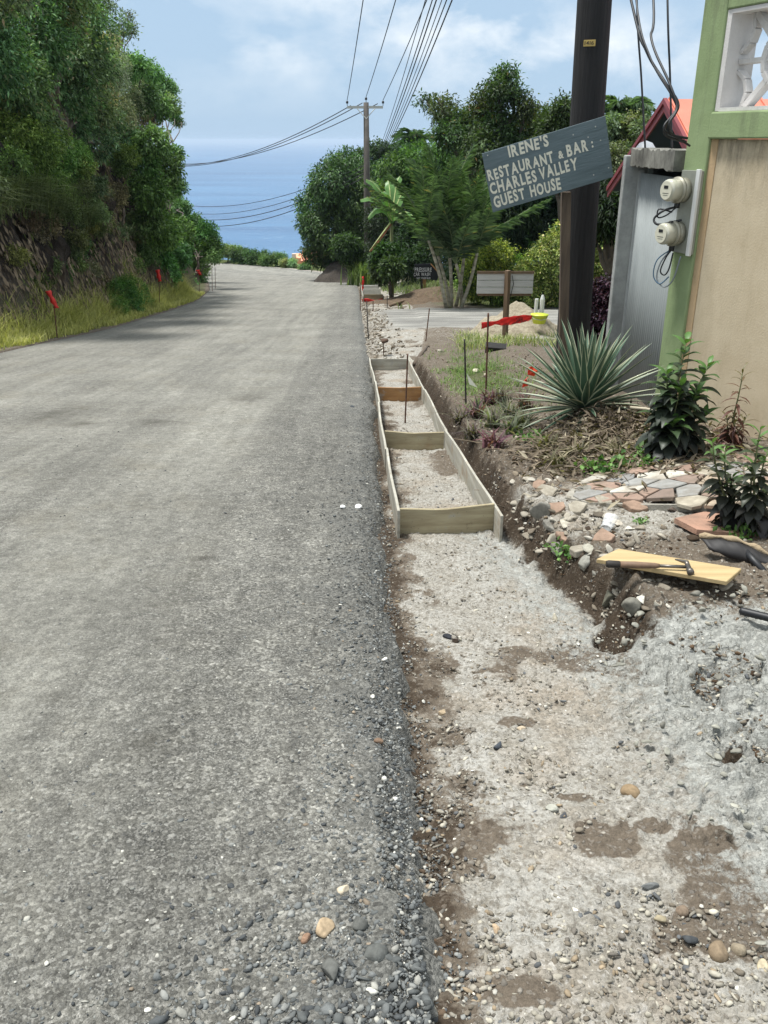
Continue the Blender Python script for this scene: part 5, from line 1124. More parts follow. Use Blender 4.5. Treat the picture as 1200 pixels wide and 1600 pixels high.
    # stub to pole
for i, (x0, y0, x1, y1) in enumerate([(548, 165, 292, 241), (566, 161, 294, 244), (590, 162, 296, 239)]):
    a = at(x0, y0, 48); b = at(x1 - 90, y1 + 6, 82); wire(['lowest of the three lines from the far crossarm over the sea to the left', 'middle line from the far pole top over the sea to the left', 'line from the right end of the far crossarm over the sea to the left'][i], a, b, 1.5 + .0 * i, .022, 'high lines leading left over the sea')
for i, (y0, y1) in enumerate([(256, 318), (262, 325), (268, 328), (274, 332)]):
    a = at(574, y0, 48); b = at(190, y1 - 30 + i * 3, 84); wire('%s of the four sagging low cables over the sea to the left' % ['topmost', 'second', 'third', 'lowest'][i], a, b, 2.0 + .15 * i, .018 if i < 2 else .024, 'low cables leading left over the sea')
# ---------------------------------------------------------------- house on the right
def plaster(name, c, c2, streak='#5a5648', st=.5, ztop=0):
    g = G(name); n = g.noise(3, 7, .7); n2 = g.noise(1.4, 7, .75, g.mapping((3.5, 3.5, .5)))
    col = g.mix(g.ramp(n, [(.35, 0.), (.65, 1.)]), lin(c), lin(c2)); col = g.mix(g.ramp(n2, [(.52, 0.), (.78, st)]), col, lin(streak))
    col = g.mix(g.ramp(g.noise(40, 5, .8), [(.66, 0.), (.72, .5 * st)]), col, lin(streak))
    if ztop:      # mould and rain stains hanging below the beam, splashed mud at the foot
        sx = nd(g.t, 'ShaderNodeSeparateXYZ'); g.l.new(g.co, sx.inputs[0]); zz = sx.outputs[2]
        tm_ = nd(g.t, 'ShaderNodeMapRange', **{'From Min': ztop - .45, 'From Max': ztop}); g.l.new(zz, tm_.inputs[0])
        stn = g.math('MULTIPLY', tm_.outputs[0], g.ramp(g.noise(5, 8, .8, g.mapping((2.2, 2.2, .6))), [(.42, 0.), (.66, 1.)]))
        col = g.mix(g.math('MULTIPLY', stn, .8), col, (.07, .062, .05, 1))
        tb_ = nd(g.t, 'ShaderNodeMapRange', **{'From Min': .75, 'From Max': .15}); g.l.new(zz, tb_.inputs[0])
        mud = g.math('MULTIPLY', tb_.outputs[0], g.ramp(g.noise(14, 8, .8), [(.4, 0.), (.62, 1.)])); col = g.mix(g.math('MULTIPLY', mud, .6), col, (.15, .12, .085, 1))
    return g.set(Base_Color=col, Roughness=.85, Specular_IOR_Level=.25, Normal=g.bump(g.noise(70, 5), .35, .006))
GREEN = plaster('green_paint', '#8e9f76', '#82936a', '#5c5f4e', .75, 3.5); PEACH = plaster('peach_paint', '#bba382', '#b09775', '#8c7a5c', .4)
BEIGE = plaster('beige_render', '#c3b69d', '#b8aa90', '#857a60', .3, 2.43); WHITE = plaster('white_paint', '#d3d1ce', '#c3c0bd', '#77746e', .45)
P0 = Vector((2.285, 7.1, 0)); gz = -.83 - .05
house = thing('house', 'beige and green house corner with white breeze block screen at the right edge', 'house', (P0.x, P0.y, gz), R(-68))
z_ = lambda z: z - gz
TW = .245; LEN = 3.6
MB().box(0, TW, 0, .27, z_(-1.1), z_(2.62)).build('corner_pillar', GREEN, house, bevel=.012)
MB().box(TW, TW + .07, .022, .25, z_(-1.1), z_(1.555)).build('painted_strip', PEACH, house)
MB().box(TW + .07, LEN, .028, .25, z_(-1.1), z_(1.555)).build('wall', BEIGE, house)
MB().box(TW, LEN, -.022, .27, z_(1.557), z_(1.735)).build('balcony_beam', GREEN, house, bevel=.012)
MB().box(TW, LEN, .0, .27, z_(2.38), z_(2.62)).build('upper_beam', GREEN, house, bevel=.01)
# side return and far return, balcony floor
MB().box(0, .25, .272, 4.2, z_(-1.1), z_(1.55)).build('side_wall', BEIGE, house)
MB().box(LEN - .25, LEN, .27, 4.2, z_(-1.1), z_(1.55)).build('end_wall', BEIGE, house)
MB().box(.252, LEN - .252, .252, 4.2, z_(1.40), z_(1.52)).build('balcony_floor', mat('concrete', '#8d8a82', rough=.9, var=.2, vscale=4), house)
MB().box(TW + .001, TW + .045, .012, .262, z_(1.74), z_(2.378)).build('window_reveal', WHITE, house)
MB().box(TW + .046, LEN - .01, .004, .262, z_(1.737), z_(1.762)).build('sill', WHITE, house)
MB().box(TW + .046, LEN - .01, .010, .262, z_(2.352), z_(2.378)).build('head_reveal', WHITE, house)
# stain line under beam
def breeze(t0, w, z0, z1, y0, y1):
    m = MB(); cx, cz = t0 + w / 2, (z0 + z1) / 2; h = z1 - z0
    def bar(xa, za, xb, zb, th, ya=y0, yb=y1):
        d = Vector((xb - xa, 0, zb - za)); L_ = d.length; d.normalize(); s = Vector((-d.z, 0, d.x)) * th / 2; A = Vector((xa, 0, za)); B = Vector((xb, 0, zb)); V = []
        for y in (ya, yb):
            for p, q in ((A, -1), (B, -1), (B, 1), (A, 1)): V.append(Vector((p.x + s.x * q, y, p.z + s.z * q)))
        m.add(V, [(0, 1, 2, 3), (7, 6, 5, 4), (0, 4, 5, 1), (1, 5, 6, 2), (2, 6, 7, 3), (3, 7, 4, 0)])
    r = .155; N_ = 12
    ring = [(cx + r * math.cos(2 * math.pi * i / N_), cz + r * 1.05 * math.sin(2 * math.pi * i / N_)) for i in range(N_)]
    for i in range(N_): bar(*ring[i], *ring[(i + 1) % N_], .035, y0 - .006, y1 + .006)
    e = .012
    bar(t0, cz, cx - r, cz, .034); bar(cx + r, cz, t0 + w, cz, .034); bar(cx - r, cz, cx + r, cz, .03, y0 + .01, y1 - .01)
    for sx in (-1, 1):
        for sz in (-1, 1):
            bar(cx + sx * r * .62, cz + sz * r * .8, cx + sx * w * .36, cz + sz * h * .5, .045)
            bar(cx + sx * r * .15, cz + sz * r * .35, cx + sx * r * .62, cz + sz * r * .8, .03, y0 + .012, y1 - .012)
            # curved outer leaf
            P = [(cx + sx * w * .5, cz + sz * h * .10), (cx + sx * w * .40, cz + sz * h * .2), (cx + sx * w * .36, cz + sz * h * .34), (cx + sx * w * .40, cz + sz * h * .5)]
            for a_, b_ in zip(P, P[1:]): bar(*a_, *b_, .03, y0 + .004, y1 - .004)
    return m
for i in range(4):
    breeze(TW + .047 + i * .78, .775, z_(1.763), z_(2.35), .12, .19).build('breeze_block', WHITE, house, bevel=.004)

# meters -----------------------------------------------------------------------
METAL = mat('aged_meter_metal', '#aaa796', rough=.5, metal=.3, var=.2, vscale=30); GLASSY = mat('meter_cover', '#b9b8a8', rough=.15, spec=.6, coat=.6); FACE = mat('meter_face', '#c9c7b5', rough=.5)
BLK = mat('black_rubber', '#202225', rough=.5)
def meter(name, label, loc, rz, s=1., group=None, wires=True):
    t = thing(name, label, 'electricity meter', loc, rz, group)      # local -y points out of the wall
    def cyl(ya, yb, ra, rb, m, nm, n=28, par=None, bev=0):
        return MB().tube([(0, ya, 0), (0, yb, 0)], [ra, rb], n).build(nm, m, par or t, True, 0)
    cyl(0, -.055 * s, .088 * s, .088 * s, METAL, 'base'); cyl(-.055 * s, -.075 * s, .096 * s, .096 * s, METAL, 'clamp_ring')
    g_ = MB().tube([(0, y * s, 0) for y in (-.075, -.15, -.166, -.17)], [.083 * s, .08 * s, .072 * s, .0 * s + .001], 28).build('glass_cover', GLASSY, t, True)
    f_ = MB().tube([(0, -.1715 * s, 0), (0, -.1725 * s, 0)], .066 * s, 24).build('dial_face', FACE, t)
    MB().box(-.024 * s, .024 * s, -.1745 * s, -.1727 * s, .012 * s, .034 * s).build('number_window', BLK, f_)
    MB().box(-.034 * s, .034 * s, -.1738 * s, -.1727 * s, -.022 * s, -.019 * s).build('printed_line', BLK, f_)
    MB().box(-.028 * s, .028 * s, -.1738 * s, -.1727 * s, -.036 * s, -.034 * s).build('printed_line', BLK, f_)
    MB().tube([(0, -.05 * s, -.085 * s), (0, -.05 * s, -.13 * s)], .022 * s, 10).build('cable_gland', BLK, t, True)
    return t
ex, ey = Vector((math.cos(R(-68)), math.sin(R(-68)), 0)), Vector((-math.sin(R(-68)), math.cos(R(-68)), 0))
def hw(t, y, z): return Vector((P0.x, P0.y, 0)) + ex * t + ey * y + Vector((0, 0, z))
bd = thing('meter_board', 'tall narrow white board carrying the two electricity meters on the green pillar', 'board', tuple(hw(.12, -.012, .74)), R(-68))
MB().box(-.10, .12, -.012, .012, 0, .60).build('backboard', mat('meter_backboard', '#9c9f94', rough=.7, var=.2, vscale=12), bd, bevel=.003)
MB().box(.085, .125, -.035, -.0125, -.01, .61).build('white_trunking', mat('white_plastic', '#d6d8d6', rough=.4), bd, bevel=.003)
m_ = meter('electricity_meter', 'upper round electricity meter on the green pillar of the house', tuple(hw(.075, -.026, 1.20)), R(-68), 1., 'meters on the house corner')
m2_ = meter('electricity_meter', 'lower round electricity meter on the green pillar of the house', tuple(hw(.075, -.026, .885)), R(-68), 1., 'meters on the house corner')
def curl(label, pts, r, par=None, col=None, name='cable', cat='cable'):
    P = [Vector(p) for p in pts]; out_ = []
    for i in range(len(P) - 1):
        a, b, c, d = P[max(i - 1, 0)], P[i], P[i + 1], P[min(i + 2, len(P) - 1)]
        for k in range(8):
            t = k / 8; out_.append(.5 * ((2 * b) + (c - a) * t + (2 * a - 5 * b + 4 * c - d) * t * t + (3 * b - a - 3 * c + d) * t ** 3))
    out_.append(P[-1]); o0 = out_[0]; o = MB().tube([p - o0 for p in out_], r, 6).build(name, col or BLK, par, True)
    if par is None: o.location = o0; tag(o, label, cat)
    else: o.location = o0 - Vector(par['_o']) if '_o' in par else o0
    return o
GRW = mat('grey_wire', '#7e858a', rough=.5)
curl('black loop of wires between the upper and lower meter', [hw(.07, -.07, 1.08), hw(.03, -.16, 1.05), hw(-.02, -.2, .99), hw(.02, -.19, .95), hw(.08, -.1, .97), hw(.12, -.05, .985)], .009)
curl('thin black wire looping under the upper meter', [hw(.08, -.08, 1.08), hw(.05, -.14, 1.02), hw(.0, -.18, 1.0), hw(.0, -.18, 1.06), hw(.06, -.1, 1.04)], .006)
curl('black wire loop hanging under the lower meter', [hw(.07, -.07, .76), hw(.05, -.1, .70), hw(.03, -.12, .60), hw(.06, -.1, .57), hw(.08, -.08, .62), hw(.08, -.06, .74)], .006)
curl('long grey wire loop hanging lowest under the lower meter', [hw(.06, -.07, .76), hw(.02, -.12, .66), hw(.01, -.13, .54), hw(.07, -.1, .48), hw(.13, -.07, .54), hw(.15, -.04, .72)], .006, col=GRW)
curl('blue-grey wire loop hanging under the lower meter', [hw(.065, -.08, .76), hw(.0, -.14, .68), hw(-.01, -.15, .56), hw(.04, -.12, .5), hw(.09, -.08, .56)], .005, col=mat('blue_wire', '#3f5f78', rough=.5))

# service cables coming down to the corner
def cable_px(label, lst, r, g='service cables above the gate', name='service_cable'):
    P = [at(px, py, Y) for px, py, Y in lst]; o = curl(label, P, r, name=name); o['group'] = g; return o
tp = f0 + dr * 8.4
cable_px('thick twisted cable swinging down from upper left into the house corner', [(905, -380, 9.2), (986, 0, 7.6), (1010, 80, 7.3), (1040, 130, 7.05), (1060, 165, 6.95), (1040, 195, 6.9), (1042, 212, 6.9), (1072, 222, 6.95)], .011)
cable_px('second thick cable joining the twisted bundle above the house corner', [(1000, -300, 9), (1021, 0, 7.6), (1018, 62, 7.3), (1046, 130, 7.0), (1058, 168, 6.9), (1046, 192, 6.85), (1050, 210, 6.88), (1074, 216, 6.93)], .010)
cable_px('third thin cable following the bundle into the house corner', [(975, -250, 9), (994, 0, 7.6), (1016, 90, 7.2), (1050, 150, 6.98), (1056, 172, 6.92), (1037, 200, 6.86), (1060, 216, 6.9), (1078, 228, 6.93)], .008)
cable_px('straight twisted thin cable dropping to the left of the gate lintel', [(992, -300, 9), (995, 0, 8.5), (1002, 120, 8.4), (1008, 228, 8.3), (1009, 238, 8.3)], .009)
cable_px('straight twisted thin cable dropping behind the lintel, right one', [(1040, -300, 9), (1043, 0, 8.0), (1047, 120, 7.9), (1050, 238, 7.8)], .009)
# gate -------------------------------------------------------------------------
A = Vector((2.365, 7.20, 0)); B = Vector((2.395, 8.62, 0)); gd = (B - A); GL = gd.length; ga = math.atan2(gd.y, gd.x); gzz = -1.0
CONC = plaster('stained_concrete', '#a9a9a2', '#83837d', '#2e2d2a', .95)
gw = thing('gateway', 'stained concrete gateway with black mould on its lintel beside the house', 'gateway', (A.x, A.y, gzz), ga)
MB().box(GL, GL + .10, -.06, .16, -.3, 1.42 - gzz).build('gate_post', mat('pale_post', '#a3a6a4', rough=.85, var=.35, vscale=5, bump=.3, bscale=30), gw, bevel=.01)
lm = MB(); rs = random.Random(3); n = 24; prof = []
for i in range(n + 1):
    x = GL * i / n; prof.append((x, 1.33 - gzz + rs.uniform(-.012, .012), 1.475 - gzz + rs.uniform(-.012, .012)))
V = []; F = []
for x, a_, b_ in prof:
    for y in (-.10, .12): V += [(x, y + rs.uniform(-.006, .006), a_), (x, y + rs.uniform(-.006, .006), b_)]
for i in range(n): k = 4 * i; F += [(k, k + 4, k + 5, k + 1), (k + 2, k + 3, k + 7, k + 6), (k + 1, k + 5, k + 7, k + 3), (k, k + 2, k + 6, k + 4)]
F += [(0, 1, 3, 2), (4 * n, 4 * n + 2, 4 * n + 3, 4 * n + 1)]
mesh('lintel', V, F, plaster('mouldy_concrete', '#8d8c84', '#4a4944', '#1f1e1c', 1.), gw)
gt = thing('corrugated_gate', 'grey corrugated metal sheet gate beside the green house corner', 'gate', (A.x, A.y, gzz), ga)
V = []; F = []; n = 150
for i in range(n + 1):
    x = .01 + (GL - .03) * i / n; y = .013 * math.sin(x * 2 * math.pi / .062)
    V += [(x, y, .0), (x, y, 1.27 - gzz)]
for i in range(n): F.append((2 * i, 2 * i + 2, 2 * i + 3, 2 * i + 1))
gs = mesh('sheet', V, F, mat('grey_sheet', '#949a9a', rough=.65, metal=.05, col2='#8b9191', vscale=2), gt, True); sm = gs.modifiers.new('thickness', 'SOLIDIFY'); sm.thickness = .0015
MB().box(.0, GL - .02, -.07, -.03, 1.10 - gzz, 1.15 - gzz).box(.0, GL - .02, -.07, -.03, .2, .25).build('rail', mat('gate_rail', '#5a6266', rough=.6), gt)
MB().box(.0, GL, -.12, -.10, 1.15 - gzz, 1.34 - gzz).build('dark_backing', mat('dark_backing', '#1d2428', rough=.9), gt)  # dark panel added behind the gap below the lintel, standing in for shade
MB().box(GL - .018, GL - .002, -.02, .03, 0, 1.29 - gzz).build('edge_frame', mat('gate_frame', '#b4b8b8', rough=.6, var=.2, vscale=9), gt)
# white round lamp/dish behind the lintel
p = at(1008, 237, 9.2); o = MB().tube([(0, 0, -.14), (0, 0, -.04), (0, 0, .03), (0, 0, .08), (0, 0, .10)], [.11, .11, .098, .06, .004], 24).build('round_lamp', mat('white_glaze', '#dfe0e2', rough=.35), None, True); o.location = p; tag(o, 'white rounded cap peeking above the left end of the stained lintel', 'lamp')
pp = thing('lamp_post', 'thin grey post under the white rounded cap behind the gate', 'post', (p.x, p.y, Hs(p.x, p.y))); MB().tube([(0, 0, -.1), (0, 0, p.z - .13 - Hs(p.x, p.y))], .04, 10).build('shaft', mat('pale_post', ''), pp, True)
# far pair of meters on a neighbour's pillar
Yn = 12.4; X_ = at(985, 400, Yn).x + .12; hz_ = Hs(X_, Yn)
pl = MB().box(-.12, .3, -.15, .15, -.2, .85 - hz_).build('neighbour_pillar', CONC, None, bevel=.01); pl.location = (X_ + .0, Yn, hz_); tag(pl, 'grey concrete pillar behind the gate carrying the two small far meters', 'pillar')
for i, (py, lab) in enumerate([(362, 'upper small far meter sticking out behind the gate post'), (393, 'lower small far meter sticking out behind the gate post')]):
    q_ = at(972, py, Yn); meter('electricity_meter', lab, (X_ - .125, Yn - .02, q_.z), R(-78), 1., 'far meters behind the gate')
# ---------------------------------------------------------------- red-roofed house
RX, RY, RZ = 3.85, 13.0, 2.03
Lh = 9.0; hs = 2.7; rp = .46
ho = thing('red_roofed_house', 'small teal house with orange metal roof and dark red fascia behind the gate', 'house', (RX, RY, Hs(RX + 2, RY)))
o_ = Vector((RX, RY, Hs(RX + 2, RY))); zr = RZ - o_.z
ORG = mat('orange_roof_sheet', '#cc7a64', rough=.55, col2='#c2705b', vscale=2); RED = mat('dark_red_fascia', '#7a2f33', rough=.5); SOF = mat('dark_soffit', '#2c3a4a', rough=.8); TEAL = mat('teal_wall', '#1f7d6c', rough=.75, var=.15, vscale=3)
for s in (-1, 1):
    V = [(0, 0, zr), (Lh, 0, zr), (Lh, s * hs, zr - hs * rp), (0, s * hs, zr - hs * rp)]; V += [(x, y, z + .03) for x, y, z in V]
    mesh('roof_slope', V, [(0, 1, 2, 3), (4, 5, 6, 7), (0, 1, 5, 4), (1, 2, 6, 5), (2, 3, 7, 6), (3, 0, 4, 7)], ORG, ho)
    mb = MB()
    for i in range(22):
        x = .02 + i * .41; mb.add([(x, 0, zr + .031), (x + .03, 0, zr + .031), (x + .03, s * hs, zr - hs * rp + .031), (x, s * hs, zr - hs * rp + .031), (x, 0, zr + .055), (x + .03, 0, zr + .055), (x + .03, s * hs, zr - hs * rp + .055), (x, s * hs, zr - hs * rp + .055)], [(0, 1, 2, 3), (4, 5, 6, 7), (0, 1, 5, 4), (1, 2, 6, 5), (2, 3, 7, 6), (3, 0, 4, 7)])
    mb.build('roof_seam', ORG, ho)
    for k, (dx_, w_, nm) in enumerate([(-.03, .17, 'fascia'), (-.055, .07, 'fascia_cap')]):
        zz_ = .045 - (0 if k else .0); V = [(dx_, 0, zr + zz_), (dx_, s * (hs + .03), zr + zz_ - (hs + .03) * rp), (dx_, s * (hs + .03), zr + zz_ - (hs + .03) * rp - w_), (dx_, 0, zr + zz_ - w_)]; V += [(x + .025, y, z) for x, y, z in V]
        mesh(nm, V, [(0, 1, 2, 3), (7, 6, 5, 4), (0, 4, 5, 1), (1, 5, 6, 2), (2, 6, 7, 3), (3, 7, 4, 0)], RED, ho)
    V = [(0.01, 0, zr - .03), (1.0, 0, zr - .03), (1.0, s * hs, zr - hs * rp - .03), (.01, s * hs, zr - hs * rp - .03)]; mesh('soffit', V, [(0, 1, 2, 3)], SOF, ho).modifiers.new('thickness', 'SOLIDIFY').thickness = .01
yw = 2.05; zw = zr - .06 - yw * rp
V = [(.95, -yw, -.3), (.95, yw, -.3), (.95, yw, zw), (.95, 0, zr - .06), (.95, -yw, zw)]; V += [(x + 7.5, y, z) for x, y, z in V]
mesh('walls', V, [(0, 1, 2, 3, 4)[::-1], (5, 6, 7, 8, 9), (0, 1, 6, 5), (1, 2, 7, 6), (2, 3, 8, 7), (3, 4, 9, 8), (4, 0, 5, 9)], TEAL, ho)
mb = MB()
for i in range(9): mb.box(.94, .952, -yw + .1 + i * .45, -yw + .12 + i * .45, 0, zw - .02)
mb.build('cladding_joint', mat('teal_joint', '#155a4e', rough=.8), ho)
# ---------------------------------------------------------------- orange building far down by the sea
ob = thing('seaside_building', 'orange-walled building with pale red roof far down the slope by the sea', 'building', tuple(at(476, 412, 135) - Vector((0, 0, 5))))
q = Vector(ob.location); a_ = at(452, 400, 135) - q; b_ = at(500, 400, 135) - q; e_ = at(476, 426, 135) - q; rd_ = at(476, 390, 135) - q
MB().box(a_.x + .4, b_.x + 4, 0, 6, e_.z - 3, a_.z - .3).build('wall', mat('orange_wall', '#e8a37c', rough=.8), ob)
rm = mat('pale_roof', '#d98b70', rough=.7)
V = [(a_.x + 1.8, -1, a_.z - .6), (b_.x + 5, -1, a_.z + .9), (b_.x + 5, 3, a_.z + 2.2), (a_.x + 1.8, 3, a_.z + .7)]; o = mesh('roof', V, [(0, 1, 2, 3)], rm, ob); o.modifiers.new('thickness', 'SOLIDIFY').thickness = .25
MB().box(a_.x + .4, a_.x + 1.0, 0, .6, a_.z - .3, a_.z + .3).box(a_.x + 2.2, a_.x + 2.5, -.3, .3, a_.z, a_.z + .9).build('gable_block', mat('cream_wall', '#e6cdb8', rough=.8), ob)

# ---------------------------------------------------------------- small signs
Ys = 15.7; q0 = at(789, 521, Ys); ft = Vector((q0.x, Ys, Hs(q0.x, Ys))); ws = thing('plank_sign', 'back of a white three-plank sign on a brown post beside the driveway', 'sign', tuple(ft))
tl, tr_, bl = at(746, 427, Ys), at(834, 427, Ys), at(744, 459, Ys); WP = mat('white_planks', '#c9c9c6', rough=.8, var=.18, vscale=8, stretch=(.5, 1, 5)); hh = (tl.z - bl.z) / 3; w_ = tr_.x - tl.x
for i in range(3): MB().box(tl.x - ft.x, tr_.x - ft.x, -.012, .012, bl.z - ft.z + i * hh + .004, bl.z - ft.z + (i + 1) * hh - .006).build('plank', WP, ws, bevel=.002)
bk = mat('brown_batten', '#7b6650', rough=.85, var=.3, vscale=9, stretch=(3, 3, .5))
MB().box(tl.x - ft.x - .01, tr_.x - ft.x + .01, -.03, -.013, tl.z - ft.z - .005, tl.z - ft.z + .04).build('top_batten', bk, ws)
MB().box(tl.x - ft.x + .02, tr_.x - ft.x - .02, .013, .03, bl.z - ft.z - .04, bl.z - ft.z).build('bottom_batten', bk, ws)
pt = at(793, 424, Ys); MB().tube([(0, -.04, -.1), (pt.x - ft.x, -.04, pt.z - ft.z + .02)], .055, 4).build('post', bk, ws)
cr_ = at(800, 430, Ys) - ft; MB().tube([(cr_.x, -.035, cr_.z), (cr_.x + .03, -.035, cr_.z - .15), (cr_.x - .01, -.035, cr_.z - .36)], .006, 5).build('hanging_string', BLK, ws)
# car wash sign
Yc = 32.2; c0 = at(663, 458, Yc); ft = Vector((c0.x, Yc, Hs(c0.x, Yc))); cw = thing('arrow_sign', 'black arrow-shaped pressure car wash sign on a wooden stake beneath the palm', 'sign', tuple(ft))
P = [at(x, y, Yc) - ft for x, y in ((648, 413), (673, 412), (686, 427), (683, 438), (646, 434))]
BLKB = mat('black_board', '#1b1e27', rough=.6); V = [(p.x, -.02, p.z) for p in P] + [(p.x, .02, p.z) for p in P]; n = 5
bd_ = mesh('board', V, [tuple(range(n)), tuple(range(2 * n - 1, n - 1, -1))] + [(i, i + n, (i + 1) % n + n, (i + 1) % n) for i in range(n)], BLKB, cw)
MB().box(c0.x - ft.x - .06, c0.x - ft.x + .06, .021, .06, -.2, P[0].z - .1).build('stake', mat('fresh_timber', '#a07a4e', rough=.8), cw)
MB().tube([tuple(P[1] + Vector((0, -.03, 0))), tuple(P[2] + Vector((0, -.03, 0)))], .02, 4).build('edge_strip', mat('fresh_timber', ''), bd_)
kk = depth_at(c0) / FPX; px_ = lambda x, y: ((at(x, y, Yc) - ft).x, (at(x, y, Yc) - ft).z)
a1, a2, a3 = px_(648, 424.4), px_(646.4, 431.), px_(651, 435.8)
tx = text_mesh('lettering', [('PRESSURE', a1[0], a1[1], 8.2 * kk, 26 * kk, 1), ('CAR', a2[0], a2[1], 7.2 * kk, 9 * kk, 1), ('WASH', a2[0] + 11.5 * kk, a2[1], 6.8 * kk, 14 * kk, 1), ('NOT', a3[0], a3[1], 3.6 * kk, 5.5 * kk, 1), ('PREPAID', a3[0] + 7.5 * kk, a3[1], 3.6 * kk, 14 * kk, 1)], mat('white_lettering', '#d8dadc', rough=.7), bd_, .004, .02); tx.rotation_euler = (R(90), 0, 0); tx.location = (0, -.022, 0)
# white posts and yellow bucket
for i, (px, y0, y1, w_) in enumerate([(836, 505, 467, .05), (845, 505, 461, .065)]):
    Y = 17.3; a_ = at(px, y0, Y); hz_ = Hs(a_.x, Y); b_ = at(px + (1 if i else 1), y1, Y)
    o = MB().tube([(0, 0, -.05), (0, 0, (b_.z - hz_) * .9), (0, 0, b_.z - hz_)], [w_ / 1.4, w_ / 1.4, w_ / (1.4 if not i else 3)], 8).build('white_post', mat('white_post_paint', '#dcdedd', rough=.6)); o.location = (a_.x, Y, hz_)
    tag(o, ['shorter white post by the yellow bucket', 'taller pointed white post in the yellow bucket'][i], 'post', 'white posts beside the gravel heap')
a_ = at(842, 506, 16.9); b_ = at(842, 491, 16.9); hz_ = b_.z - .17; yb = thing('yellow_bucket', 'bright yellow bucket beside the gravel heap', 'bucket', (a_.x, 16.9, hz_)); YEL = mat('yellow_plastic', '#d2df45', rough=.4)
hgt = b_.z - hz_; MB().tube([(0, 0, 0), (0, 0, hgt * .94), (0, 0, hgt * .96), (0, 0, hgt)], [.12, .16, .175, .175], 20, cap=True).build('body', YEL, yb, True)
MB().tube([(-.17, 0, hgt * .9), (-.12, -.12, hgt * .6), (0, -.17, hgt * .5), (.12, -.12, hgt * .6), (.17, 0, hgt * .9)], .006, 5).build('handle', mat('bucket_handle', '#b9bcb8', rough=.5), yb, True)
# dark broken slab on the soil
p = gnd(772, 549); o = MB().add([(-.16, -.07, 0), (.15, -.1, 0), (.2, .05, 0), (-.1, .1, 0), (-.17, -.09, .10), (.14, -.12, .07), (.2, .05, .09), (-.1, .12, .11)], [(3, 2, 1, 0), (4, 5, 6, 7), (0, 1, 5, 4), (1, 2, 6, 5), (2, 3, 7, 6), (3, 0, 4, 7)]).build('dark_slab', mat('dark_slab', '#1d1b19', rough=.8, bump=.5, bscale=20)); o.location = p; o.rotation_euler = (.1, 0, .2); tag(o, 'dark hollow broken slab on the soil right of the rusty stake', 'slab')

# ---------------------------------------------------------------- agave
def agave(center, R0):
    rg = np.random.default_rng(9); g = G('variegated_leaf'); a = g.attr('col'); s_ = g.sep(a)
    c = g.mix(g.noise(14, 5), (.04, .085, .05, 1), (.085, .15, .10, 1)); c = g.mix(g.ramp(s_[0], [(.76, 0.), (.84, 1.)]), c, (.50, .52, .36, 1)); c = g.mix(g.math('MULTIPLY', s_[1], .8), c, (.30, .22, .13, 1))
    m = g.set(Base_Color=c, Roughness=.45, Specular_IOR_Level=.4)
    t = thing('agave', 'big variegated agave with cream-edged sword leaves in front of the sign post', 'agave', tuple(center))
    leaves = 94
    for i in range(leaves):
        f = i / leaves; az = i * 2.39996; el = R(86) * (1 - f) ** .9 + R(-14) * f; L_ = R0 * (.72 + .36 * math.sin(math.pi * min(1, f * .85 + .15))) * rg.uniform(.9, 1.08); W = .082 * rg.uniform(.85, 1.1) * (1 - .35 * f)
        bend = .25 + .5 * f; d = np.array([math.cos(az), math.sin(az), 0]); side = np.array([-d[1], d[0], 0]); n = 10; V = []; C = []
        dry = 1. if (f > .9 and rg.random() < .6) else 0.
        pos = d * .03 + np.array([0, 0, .06 * (1 - f)]); a_ = el; cx = (-1, -.8, -.4, 0, .4, .8, 1)
        for j in range(n + 1):
            s = j / n; ww = W * (min(1, .55 + s * 1.6) if s < .35 else max(.0, (1 - s) / .65) ** .75 * 1.0) ; tdir = d * math.cos(a_) + np.array([0, 0, 1]) * math.sin(a_); nrm = np.array([0, 0, 1]) * math.cos(a_) - d * math.sin(a_)
            for c_ in cx:
                V.append(pos + side * ww * c_ * .5 + nrm * (.30 * ww * c_ * c_)); C.append((abs(c_), dry, 0))
            pos = pos + tdir * L_ / n; a_ -= bend * .05 * (1 if s > .4 else .3) + rg.normal() * .008
        F = [(j * 7 + q, j * 7 + q + 1, j * 7 + 8 + q, j * 7 + 7 + q) for j in range(n) for q in range(6)]
        o = mesh('leaf', V, F, m, t, True, {'col': C})
    return t
p = at(912, 640, 6.75); agave((p.x, 6.75, Hs(p.x, 6.75) + .03), .65)

